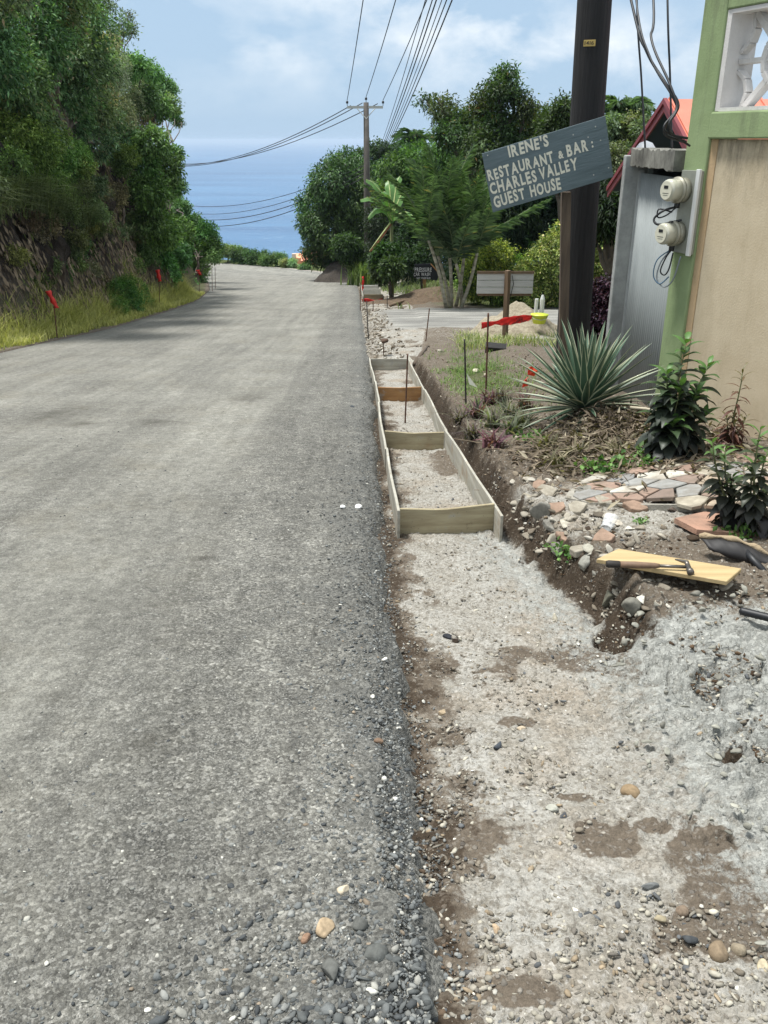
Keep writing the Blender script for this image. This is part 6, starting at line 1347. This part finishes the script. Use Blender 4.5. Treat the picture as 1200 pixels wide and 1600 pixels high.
# ---------------------------------------------------------------- dark-leaved shrubs
def leafy_plant(name, label, cat, base, stems, c1, c2, seed, ll=.13, lw=.06, top='#566f40', group=None, per=26, droop=.35):
    """stems: list of top points; leaves in whorls up each stem, greener at the tip"""
    rg = np.random.default_rng(seed); t = thing(name, label, cat, tuple(base), 0, group); b = np.array(base, float)
    mb = MB(); V = []; F = []; C = []; ca, cb_, ct = (np.array(lin(x)[:3]) for x in (c1, c2, top))
    for st in stems:
        st = np.array(st, float); d = st - b; n = per
        mb.tube([tuple(d * s + np.array([math.sin(s * 4 + seed) * .02, 0, 0])) for s in np.linspace(-.03, 1, 7)], [.009 - .006 * s for s in np.linspace(0, 1, 7)], 6)
        for i in range(n):
            s = (i + .5) / n; s = .12 + .88 * s; az = i * 2.4 + rg.uniform(-.3, .3); p0 = d * s + np.array([math.sin(s * 4 + seed) * .02, 0, 0])
            el = -.55 + 1.5 * s ** 2 + rg.uniform(-.2, .2); L_ = ll * (1.15 - .45 * s ** 3) * rg.uniform(.75, 1.15); W = lw * (1.15 - .78 * s * s) * rg.uniform(.85, 1.15)
            dd = np.array([math.cos(az), math.sin(az), 0]); side = np.array([-dd[1], dd[0], 0]); a_ = el; pos = p0.copy(); k = len(V); m_ = 6
            col = (ca * (1 - s) + cb_ * s) * rg.uniform(.75, 1.2); q_ = float(ss(.72, 1.0, s)); col = col * (1 - q_) + ct * q_
            for j in range(m_ + 1):
                u_ = j / m_; ww = W * (math.sin(math.pi * u_ ** .72) ** 1.1) if 0 < j < m_ else .003
                td = dd * math.cos(a_) + np.array([0, 0, 1]) * math.sin(a_); nr = np.array([0, 0, 1]) * math.cos(a_) - dd * math.sin(a_)
                V += [pos - side * ww * .5 + nr * ww * .16, pos, pos + side * ww * .5 + nr * ww * .16]; C += [col * 1.0, col * 1.25, col]
                pos = pos + td * L_ / m_; a_ -= droop * (.6 + u_) * .5
            F += [(k + 3 * j + q, k + 3 * j + q + 1, k + 3 * j + 4 + q, k + 3 * j + 3 + q) for j in range(m_) for q in (0, 1)]
    mesh('foliage', V, F, LEAF if False else leafmat('shrub_leaf', .45, .18, .35), t, True, {'col': C}); mb.build('stem', mat('green_stem', '#6a7048', rough=.7, var=.3, vscale=20), t, True); return t
def P3(px, py, Y): return tuple(at(px, py, Y))
b = gnd(1058, 722); Y = b.y + .1; bb_ = (b.x, Y, Hs(b.x, Y))
leafy_plant('dark_leaved_shrub', 'tallest dark purple-leaved shrub with green tips left of the beige wall', 'shrub', bb_, [P3(1070, 530, Y), P3(1105, 568, Y + .12), P3(1040, 580, Y - .03), P3(1062, 600, Y - .12), P3(1088, 610, Y - .05), P3(1030, 640, Y + .02), P3(1098, 650, Y + .05), P3(1050, 660, Y - .15)], '#2a2430', '#34432c', 3, .18, .10, '#4f6f3a', 'dark-leaved shrubs by the house', 38)
b = at(1146, 690, 5.75); bb_ = (b.x, 5.75, Hs(b.x, 5.75))
leafy_plant('reddish_plant', 'slender reddish-leaved plant in front of the beige wall', 'plant', bb_, [P3(1156, 578, 5.75), P3(1143, 660, 5.7), P3(1160, 655, 5.8), P3(1130, 650, 5.75)], '#5a2a2c', '#5a4a3a', 4, .12, .03, '#5f5a3c', 'dark-leaved shrubs by the house', 30)
for i, (px, py, st, lab) in enumerate([(1140, 828, [(1118, 690), (1138, 700), (1150, 745), (1128, 760)], 'dark-leaved low shrub in front of the flagstones, left one'), (1180, 838, [(1188, 668), (1178, 720), (1200, 700), (1205, 760)], 'dark-leaved low shrub in front of the flagstones at the right edge')]):
    b = gnd(px, py); Y = b.y; leafy_plant('dark_leaved_shrub', lab, 'shrub', (b.x, Y, b.z), [P3(x, y, Y + .03 * (k - 1)) for k, (x, y) in enumerate(st)], '#2b242c', '#35402a', 14 + i, .11, .056, '#587a3e', 'dark-leaved shrubs by the house', 24)
rg = np.random.default_rng(8)
for i, (px, py, s) in enumerate([(1160, 838, .10), (1195, 832, .1), (960, 735, .14), (1010, 730, .12), (930, 740, .12), (830, 690, .12), (1000, 818, .05), (885, 870, .09), (1020, 715, .14)]):
    b = gnd(px, py); t = thing('green_weed', ['bright green weed under the left low shrub', 'bright green weed under the right low shrub', 'leafy weed on the far edge of the flagstones', 'leafy weed between flagstones and tall shrub', 'low green weed at the left corner of the flagstones', 'green weed left below the agave', 'tiny weed in the rubble by the flagstones', 'grassy weed growing from the bank by the plank', 'green weed at the foot of the tall dark shrub'][i], 'weed', tuple(b), 0, 'small green weeds')
    n = 60; P_ = rg.normal(size=(n, 3)) * s * np.array([.5, .4, .15]) + np.array([0, 0, s * .25]); d_ = unit(rg.normal(size=(n, 3)) + np.array([[0, 0, .5]]))
    leaf_mesh('foliage', P_, d_, np.tile([[0, 0, 1.]], (n, 1)) + rg.normal(size=(n, 3)) * .4, s * .38, s * .26, LEAF, cols_of(n, '#2f5a22', '#6f9a45', rg), t)
# purple spiky ground plants
for i, (px, py, s) in enumerate([(720, 650, .2), (745, 640, .22), (770, 655, .22), (795, 640, .22), (765, 620, .2), (800, 665, .2), (740, 672, .18), (820, 625, .22), (785, 612, .18), (815, 655, .2), (770, 685, .16), (850, 690, .16), (900, 700, .15), (870, 715, .15), (965, 700, .14)]):
    b = gnd(px, py + 14); n = 46; base_ = np.array(b) + rg.normal(size=(n, 3)) * np.array([[.03, .03, .01]])
    t = thing('spiky_plant', 'purple-green spiky ground plant between the formwork and the agave' if i < 11 else 'withered spiky plant on the litter below the agave', 'plant', tuple(b), 0, 'purple spiky plants by the formwork' if i < 11 else 'withered spiky plants below the agave')
    blades('blades', base_, n, s * 1.1, .022, ['#3b2230', '#33402c'][i % 2] if i < 11 else '#4a4a30', ['#6a6a52', '#7a4a58', '#70785c'][i % 3] if i < 11 else '#8f8468', GRASS, rg, 1.1, t, tuple(b), 3)
# litter of dead leaves and twigs on the mound
n = 3600; X = 1.75 + rg.normal(size=n) * .36; Y = 5.85 + rg.normal(size=n) * .42; k_ = (X > xbank(Y) + .15); X, Y = X[k_], Y[k_]; n = len(X); B_ = np.stack([X, Y, H(X, Y) + .05 * rg.random(n)], 1)
o = leaf_mesh('dead_leaf_litter', B_, rg.normal(size=(n, 3)) * np.array([1, 1, .35]), np.tile([[0, 0, 1.]], (n, 1)) + rg.normal(size=(n, 3)) * .6, .05 + .07 * rg.random(n), .012 + .02 * rg.random(n), DRYL, cols_of(n, '#3a2e24', '#7d6f5c', rg, 1, '#a39a86', .12), fold=.3); tag(o, kind='stuff', label='dead leaves and roots heaped below the agave')
n = 160; X = 1.7 + rg.normal(size=n) * .4; Y = 5.8 + rg.normal(size=n) * .4; mb = MB()
for x, y in zip(X, Y):
    z = Hs(x, y) + .03; a_ = rg.uniform(0, 6.28); l_ = rg.uniform(.08, .3); mb.tube([(x, y, z), (x + math.cos(a_) * l_ * .5, y + math.sin(a_) * l_ * .5, z + rg.uniform(0, .06)), (x + math.cos(a_ + .4) * l_, y + math.sin(a_ + .4) * l_, z + rg.uniform(-.02, .04))], [.005, .004, .002], 4)
o = mb.build('dead_twigs', mat('dead_twig', '#857764', rough=.9, var=.4, vscale=9), None, True); tag(o, kind='stuff', label='dry twigs and roots on the mound')
p = at(985, 637, 6.35); q_ = at(1035, 645, 6.2); o = MB().tube([(0, 0, 0), tuple((Vector(q_) - Vector(p)) * .5 + Vector((0, 0, .01))), tuple(Vector(q_) - Vector(p))], [.014, .012, .01], 7).build('dry_stalk', mat('dry_stalk', '#b3ab96', rough=.8), None, True); o.location = p; tag(o, 'pale dry stalk sticking out below the right agave leaves', 'stalk')
# grass hump right of the formwork
n = 5200; X = 1.05 + rg.normal(size=n) * .33; Y = 10 + rg.normal(size=n) * 1.7; k_ = (X > xbank(Y) + .12) & (X < 2.4) & (fbm(X, Y, 2.2, 3, 8) > .42) & (Y > 7); X, Y = X[k_], Y[k_]; n = len(X)
o = blades('bank_grass', np.stack([X, Y, H(X, Y) - .01], 1), n, .10, .007, '#3c5f26', '#7f9a4c', GRASS, rg, .9); tag(o, kind='stuff', label='short green grass on the hump beside the formwork')
n = 7000; X = rg.uniform(.5, 6, n); Y = rg.uniform(13.5, 19.2, n); k_ = (fbm(X, Y, .8, 3, 12) > .5) & (X > xbank(Y) + .6); X, Y = X[k_], Y[k_]
o = blades('scrub_grass', np.stack([X, Y, H(X, Y) - .01], 1), len(X), .2, .013, '#4a6a30', '#a3a565', GRASS, rg, .9); tag(o, kind='stuff', label='patchy weeds before the driveway')
n = 9000; X = rg.uniform(-.2, 9, n); Y = rg.uniform(27, 44, n); k_ = (X > xe(Y) + 1.1) & (fbm(X, Y, .5, 3, 13) > .45); X, Y = X[k_], Y[k_]
o = blades('verge_grass', np.stack([X, Y, H(X, Y) - .01], 1), len(X), .35, .025, '#3c5a2a', '#8c9a58', GRASS, rg, .9); tag(o, kind='stuff', label='rough grass beyond the driveway')
# ---------------------------------------------------------------- flagstone paving
poly = [(893, 752), (1000, 732), (1090, 716), (1260, 705), (1290, 800), (1200, 802), (1085, 790), (1000, 778), (925, 775)]
pts = [gnd(min(x, 1199), y) if x < 1200 else None for x, y in poly]
pv = [(1.16, 5.02), (1.30, 5.18), (1.62, 5.30), (2.1, 5.45), (3.4, 5.5), (3.6, 4.2), (2.0, 4.25), (1.75, 4.38), (1.45, 4.56), (1.22, 4.72), (1.1, 4.85)]
def crazy_cells():
    """crazy paving: random sites, each stone a slightly shrunk polygon with its own colour and thickness"""
    rg = np.random.default_rng(21); S = []
    while len(S) < 210:
        q = (rg.uniform(.95, 3.7), rg.uniform(4.1, 5.6))
        if all(math.hypot(q[0] - s[0], q[1] - s[1]) > .10 for s in S): S.append(q)
        elif rg.random() < .002: break
    mb = MB(); COLS = ['#a68d80', '#b9aa98', '#c9c5ba', '#a9abab', '#96857c', '#bdb7a8', '#d0cdc4', '#9c9d9e']
    cen = pv
    def inside(x, y):
        c = False
        for i in range(len(pv)):
            x1, y1 = pv[i]; x2, y2 = pv[i - 1]
            if (y1 > y) != (y2 > y) and x < (x2 - x1) * (y - y1) / (y2 - y1) + x1: c = not c
        return c
    for i, (sx_, sy_) in enumerate(S):
        if not inside(sx_, sy_): continue
        P = [(sx_ - .3, sy_ - .3), (sx_ + .3, sy_ - .3), (sx_ + .3, sy_ + .3), (sx_ - .3, sy_ + .3)]
        for j, (ox, oy) in enumerate(S):
            if i == j or math.hypot(ox - sx_, oy - sy_) > .6: continue
            nx, ny = ox - sx_, oy - sy_; d = math.hypot(nx, ny); nx /= d; ny /= d; mx, my = (sx_ + ox) / 2 - nx * .008, (sy_ + oy) / 2 - ny * .008; Q = []
            for k in range(len(P)):
                a_, b_ = P[k], P[(k + 1) % len(P)]; da = (a_[0] - mx) * nx + (a_[1] - my) * ny; db = (b_[0] - mx) * nx + (b_[1] - my) * ny
                if da <= 0: Q.append(a_)
                if (da < 0) != (db < 0): f = da / (da - db); Q.append((a_[0] + (b_[0] - a_[0]) * f, a_[1] + (b_[1] - a_[1]) * f))
            P = Q
            if len(P) < 3: break
        if len(P) < 3: continue
        c = np.array(lin(COLS[rg.integers(0, 8)])[:3]) * rg.uniform(.8, 1.1); n = len(P); hh_ = rg.uniform(.0, .004)
        z = [Hs(x, y) for x, y in P]; m_x, m_y = sum(p[0] for p in P) / n, sum(p[1] for p in P) / n
        V = [(x, y, pz(x, y) - .01) for x, y in P] + [(x, y, pz(x, y) + .007 + hh_) for x, y in P] + [(x + (m_x - x) * .06, y + (m_y - y) * .06, pz(x, y) + .011 + hh_) for x, y in P]
        F = [tuple(range(2 * n, 3 * n))] + [(k, (k + 1) % n, n + (k + 1) % n, n + k) for k in range(n)] + [(n + k, n + (k + 1) % n, 2 * n + (k + 1) % n, 2 * n + k) for k in range(n)]
        mb.add(V, F, tuple(c))
    return mb
def pz(x, y): return -.119 * y + .135 + .115 * float(ss(1.1, 2.0, x))
pvm = MB(); V = [(x, y, pz(x, y) - .2) for x, y in pv] + [(x, y, pz(x, y)) for x, y in pv]; n = len(pv)
pvm.add(V, [tuple(range(n, 2 * n))[::-1], tuple(range(n))] + [(k, n + k, n + (k + 1) % n, (k + 1) % n) for k in range(n)])
pb = thing('paved_terrace', 'crazy-paved flagstone terrace of pink, cream and grey stones', 'paving'); pvm.build('mortar_bed', mat('mortar', '#a5a196', rough=.95, var=.3, vscale=12, bump=.6, bscale=50), pb)
g = G('flagstone'); cc_ = g.mix(1., g.attr('col'), g.ramp(g.noise(12, 6, .7), [(.3, .72), (.7, 1.12)]), 'MULTIPLY'); cc_ = g.mix(g.ramp(g.noise(5, 6, .7), [(.44, 0.), (.66, .75)]), cc_, (.19, .16, .125, 1)); cc_ = g.mix(1., cc_, (.84, .82, .78, 1), 'MULTIPLY')
FM = g.set(Base_Color=cc_, Roughness=.75, Normal=g.bump(g.noise(35, 5), .4, .006)); crazy_cells().build('flagstones', FM, pb, col=True)
# pink broken slab before the shrubs
V = [(1.55, 4.22), (1.75, 4.34), (2.3, 4.2), (2.35, 3.95), (1.9, 3.92), (1.6, 4.02)]; mb = MB(); n = 6
mb.add([(x, y, -.119 * y + .17) for x, y in V] + [(x, y, -.119 * y + .20) for x, y in V], [tuple(range(n, 2 * n))[::-1], tuple(range(n))] + [(k, n + k, n + (k + 1) % n, (k + 1) % n) for k in range(n)])
o = mb.build('pink_slab', mat('pink_slab', '#a98470', rough=.85, col2='#8a7060', vscale=7, bump=.5, bscale=30)); tag(o, 'dusty pink stone slab between the flagstones and the low shrubs', 'slab')

# ---------------------------------------------------------------- plank, hammer, cup, pot, handle
a_ = gnd(945, 878); Ypk = 3.72; pa, pb_, pc_, pd = at(932, 872, 3.66), at(966, 857, 3.80), at(1160, 890, 3.56), at(1137, 910, 3.42)
gzk = max(Hs(p.x, p.y) for p in (pa, pb_, pc_, pd)); 
xx = ((pd - pa) + (pc_ - pb_)).normalized(); hp = -.119
def onp(px, py, lift=0):
    d = ray(px, py); # plane z = hp*y + c
    c = gzk - hp * 3.6 + .045 + lift; k = (c - CAM[2]) / (d.z - hp * d.y); return Vector(CAM) + d * k
q = [onp(932, 873), onp(966, 857), onp(1159, 888), onp(1136, 908)]; TH = Vector((0, 0, .022)); FRESH = mat('fresh_board', '#bba67c', rough=.75, col2='#a38e66', vscale=2.5, bump=.3, bscale=8, stretch=(.6, 6, 1))
o0 = q[0]; V = [p - o0 - TH for p in q] + [p - o0 for p in q]
o = mesh('wooden_plank', V, [(3, 2, 1, 0), (4, 5, 6, 7), (0, 1, 5, 4), (1, 2, 6, 5), (2, 3, 7, 6), (3, 0, 4, 7)], FRESH); o.location = o0; bv = o.modifiers.new('bevel', 'BEVEL'); bv.width = .003; tag(o, 'short yellow wooden plank lying on the rubble under the hammer', 'plank')
ha, hb_, hc = onp(947, 881, .018), onp(1030, 884, .016), onp(1078, 886, .018)
hm_ = thing('claw_hammer', 'hammer with black grip lying on the yellow plank', 'hammer', tuple(ha)); d_ = (hc - ha); sdir = Vector((-d_.y, d_.x, 0)).normalized()
MB().tube([(0, 0, 0), tuple(d_ * .03), tuple(d_ * .16), tuple(d_ * .17)], [.014, .0175, .016, .013], 12).build('grip', mat('black_grip', '#2a2622', rough=.7), hm_, True)
MB().tube([tuple(d_ * .17), tuple(d_ * .35), tuple(d_ * .58), tuple(d_ * .64)], [.0145, .016, .013, .009], 12).build('handle', mat('worn_handle', '#7a6350', rough=.7, var=.3, vscale=20), hm_, True)
MB().tube([tuple(d_ * .63), tuple(d_ * .95)], [.008, .008], 8).build('shaft', mat('grey_steel', '#6f6a64', rough=.4, metal=.7), hm_, True)
hd = d_ * .98; HS = mat('grey_steel', '')
MB().tube([tuple(hd - sdir * .055), tuple(hd - sdir * .035), tuple(hd - sdir * .03), tuple(hd + sdir * .012)], [.0155, .0155, .011, .012], 12).tube([tuple(hd + sdir * .01), tuple(hd + sdir * .035 + Vector((0, 0, .006))), tuple(hd + sdir * .06 - d_ * .05), tuple(hd + sdir * .072 - d_ * .12)], [.012, .011, .008, .003], 8).build('head', HS, hm_, True)
# plastic cup
p = gnd(945, 836); e_ = gnd(960, 800); cu = thing('plastic_cup', 'crumpled clear plastic cup lying on the rubble', 'cup', tuple(p + Vector((0, 0, .035))))
CL = mat('clear_plastic', '#e6e8ea', rough=.15, spec=.6, trans=.3); ax_ = Vector((.06, .12, .012)); ax_.normalize()
rg3 = random.Random(4); V = []; F = []; n = 24; prof_ = [(0, .024), (.0, .028), (.02, .029), (.05, .031), (.052, .033), (.08, .034), (.105, .036), (.108, .039)]
s1_ = ax_.cross(Vector((0, 0, 1))).normalized(); s2_ = s1_.cross(ax_)
for l_, r_ in prof_:
    for k in range(n):
        th = 2 * math.pi * k / n; rr_ = r_ * (1 + .07 * math.sin(3 * th + l_ * 60) + .04 * math.sin(7 * th)); V.append(ax_ * l_ * 1.15 + s1_ * rr_ * math.cos(th) + s2_ * rr_ * .85 * math.sin(th))
F = [(i * n + k, i * n + (k + 1) % n, (i + 1) * n + (k + 1) % n, (i + 1) * n + k) for i in range(len(prof_) - 1) for k in range(n)] + [tuple(range(n))]
gl = bpy.data.materials.new('clear_cup'); gl.use_nodes = True; bs = gl.node_tree.nodes['Principled BSDF']; bs.inputs['Base Color'].default_value = (.9, .92, .93, 1); bs.inputs['Roughness'].default_value = .12; bs.inputs['Transmission Weight'].default_value = .0; bs.inputs['Alpha'].default_value = .42; bs.inputs['Specular IOR Level'].default_value = .8
o = mesh('cup_wall', V, F, gl, cu, True)
# broken black pot
p = gnd(1150, 872); bp_ = thing('broken_pot', 'broken black pot with pale rim lying at the right edge', 'pot', tuple(p)); V = []; F = []; n = 14; m__ = 5
a0 = at(1098, 846, p.y + .02) - p; a1 = at(1215, 880, p.y - .12) - p
for i in range(n + 1):
    f = i / n; c = Vector(a0).lerp(a1, f) + Vector((0, 0, .035 * math.sin(math.pi * f)))
    for j in range(m__): g_ = j / (m__ - 1); V.append(c + Vector((.02 * g_, .05 - .13 * g_ * (1 - .3 * g_), -.07 * g_ * g_ * math.sin(math.pi * min(1, f * .9 + .08)) + .003 * math.sin(i * 2 + j))))
for i in range(n):
    for j in range(m__ - 1): k = i * m__ + j; F.append((k, k + 1, k + m__ + 1, k + m__))
o = mesh('shell', V, F, mat('black_pot', '#1c1a1a', rough=.6), bp_, True); o.modifiers.new('thickness', 'SOLIDIFY').thickness = .006
MB().tube([V[i * m__] + Vector((0, 0, .004)) for i in range(n + 1)], [.012 + .006 * math.sin(i * 1.3) for i in range(n + 1)], 6).build('dusty_rim', mat('dusty_rim', '#9b8a70', rough=.95, bump=.6, bscale=40), bp_, True)
c0 = at(1166, 862, p.y - .05) - p; c1_ = at(1205, 905, p.y - .2) - p
MB().tube([tuple(Vector(c0)), tuple(Vector(c0).lerp(c1_, .4) + Vector((-.015, 0, .012))), tuple(Vector(c1_))], [.016, .017, .015], 10).build('black_hose', BLK, bp_, True)
# black tool handle
a_ = gnd(1152, 972) + Vector((0, 0, .055)); b_ = gnd(1199, 984) + Vector((0, 0, .055)); b_ = a_ + (b_ - a_) * 2.6; th_ = thing('tool_handle', 'black ribbed tool handle lying on the wet concrete at the right edge', 'tool', tuple(a_)); d_ = b_ - a_
ks = np.linspace(0, 1, 40); MB().tube([tuple(d_ * k) for k in ks], [.008 if k == 0 else .0165 + .0012 * (i % 2) for i, k in enumerate(ks)], 14).build('grip', mat('ribbed_grip', '#16181c', rough=.5), th_, True)
MB().tube([tuple(d_ * .99), tuple(d_ * 1.6)], .006, 8).build('shaft', HS, th_, True)
# fallen branches by the driveway
for i, (x0, y0, x1, y1, r_, c_) in enumerate([(610, 480, 655, 458, .05, '#6b5a48'), (655, 459, 680, 461, .03, '#a99c84'), (648, 575, 668, 545, .04, '#5a4f44'), (598, 440, 612, 436, .03, '#b0a894')]):
    a_ = gnd(x0, y0); b_ = gnd(x1, y1); b_ = a_ + (b_ - a_).normalized() * min((b_ - a_).length, 3.2); m_ = (a_ + b_) / 2; m_.z = Hs(m_.x, m_.y) + r_ * 2.; b_.z = Hs(b_.x, b_.y) + r_; o = MB().tube([(0, 0, r_), tuple(m_ - a_), tuple(b_ - a_)], [r_, r_ * .85, r_ * .5], 7).build('fallen_branch', mat('branch%d' % i, c_, rough=.9, bump=.5, bscale=15), None, True); o.location = a_
    tag(o, ['brown branch lying on the soil left of the dirt mound', 'pale stick at the foot of the car wash sign', 'grey branch end beside the far part of the formwork', 'short pale stick at the road edge by the far trees'][i], 'branch', 'fallen branches')
# extra trees behind the house, for the view from the side
for i, (X, Y, s) in enumerate([(9, 20, 2.4), (12, 27, 3.0), (7.5, 30, 2.6)]):
    z = Hs(X, Y); tree('leafy_tree', ['broad green tree behind the red-roofed house, near one', 'broad green tree behind the red-roofed house, right one', 'broad green tree behind the pale small-leaved tree'][i], 'tree', (X, Y, z), [(X + dx, Y + dy, z + 1.6 + dz, s * .55) for dx, dy, dz in ((-.9, 0, 0), (.9, .3, .2), (0, -.6, .6), (0, .7, .5), (.2, 0, -.5))], 7000, .24, .1, '#26461e', '#658a45', GR, 200 + i, .16, shell=.5)
# more rubble: clods in the wet concrete, pale fragments along the bank
n = 800; X = 1.32 + rng.normal(size=n) * .30; Y = rng.uniform(1.35, 3.35, n); k_ = (X > .85) & (fbm(X, Y, 6, 3, 33) > .46); X, Y = X[k_], Y[k_]; n = len(X)
def zl(X, Y): return H(X, Y) + .012 + .03 * np.exp(-(((X - 1.35) / .42) ** 2))
scatter('concrete_crumbs', X, Y, .006 + .022 * rng.random(n) ** 3, palette(n, [('#8c8b81', 4), ('#97968b', 3), ('#7a786f', 2)]), 'crumbly lumps of grey fresh concrete at the right', I1, 11, .3, .7, zl, 5)
n = 900; Y = rng.uniform(3.3, 5.3, n); X = xbank(Y) + .02 + np.abs(rng.normal(size=n)) * .28; k_ = fbm(X, Y, 5, 3, 34) > .46; X, Y = X[k_], Y[k_]; n = len(X)
scatter('bank_rubble', X, Y, .008 + .038 * rng.random(n) ** 2.6, palette(n, [('#979184', 4), ('#837c6f', 4), ('#b5b1a5', 1.2), ('#6a6256', 3)]), 'pale broken fragments of old paving along the bank', I1, 12, .15, .55, None, 6)

SLN = ['tilted pale slab fragment nearest the form corner', 'flat pinkish slab fragment on the crumbling lip', 'grey slab fragment jutting over the trench', 'broken cream slab edge left of the cup', 'thin white slab shard in front of the cup', 'pale slab wedge above the green bank weed', 'long grey slab fragment left of the plank', 'cracked slab piece between cup and plank', 'pink slab chip at the left tip of the terrace', 'grey slab chip behind the cup', 'cream slab chip right of the cup', 'small white shard near the hammer grip', 'broken slab in the gap before the flagstones', 'pale slab corner just beyond the form corner']
SLM = [mat('slab_pale', '#a8a294', rough=.9, col2='#7f786a', vscale=9, bump=.6, bscale=30), mat('slab_pink', '#a08674', rough=.9, col2='#7a6656', vscale=9, bump=.6, bscale=30), mat('slab_grey', '#8d8b83', rough=.9, col2='#66635b', vscale=9, bump=.6, bscale=30)]
rsl = random.Random(12)
for i, (px, py, r, ti) in enumerate([(850, 775, .10, .25), (862, 800, .12, .1), (862, 832, .11, .35), (895, 800, .12, .05), (880, 850, .08, .3), (872, 868, .09, .4), (905, 868, .12, .15), (935, 848, .10, .1), (905, 772, .10, .05), (935, 790, .09, .05), (990, 800, .09, .05), (925, 905, .05, .3), (955, 772, .11, .0), (835, 765, .07, .3)]):
    p = gnd(px, py); k = rsl.randint(5, 7); P = []
    for j in range(k): a_ = 2 * math.pi * (j + rsl.uniform(-.3, .3)) / k; P.append((math.cos(a_) * r * rsl.uniform(.6, 1.05), math.sin(a_) * r * .7 * rsl.uniform(.6, 1.05)))
    o = MB().prism(P, .028 + .012 * rsl.random()).build('slab_fragment', SLM[i % 3], None, bevel=.006); o.location = p + Vector((.03, .02, .0)); o.rotation_euler = (-.119 + rsl.uniform(-.08, .08), -ti * .6, rsl.uniform(0, 3)); tag(o, SLN[i], 'slab', 'broken slab fragments on the bank')

n = 1500; Y = rng.uniform(3.6, 12, n); X = xbank(Y) + .05 + 1.5 * rng.random(n); k_ = (fbm(X, Y, 2.5, 3, 44) > .45) & ~((X > 1.15) & (Y > 4.2) & (Y < 5.5)); X, Y = X[k_], Y[k_]; n = len(X)
scatter('soil_clods', X, Y, .007 + .028 * rng.random(n) ** 2.5, palette(n, [('#5d4e3f', 4), ('#6f6152', 3), ('#857a6a', 2), ('#a29a8a', 1), ('#3f3429', 3)]), 'soil clods and half-buried stones on the garden side', I1, 14, .1, .6, None, 6)
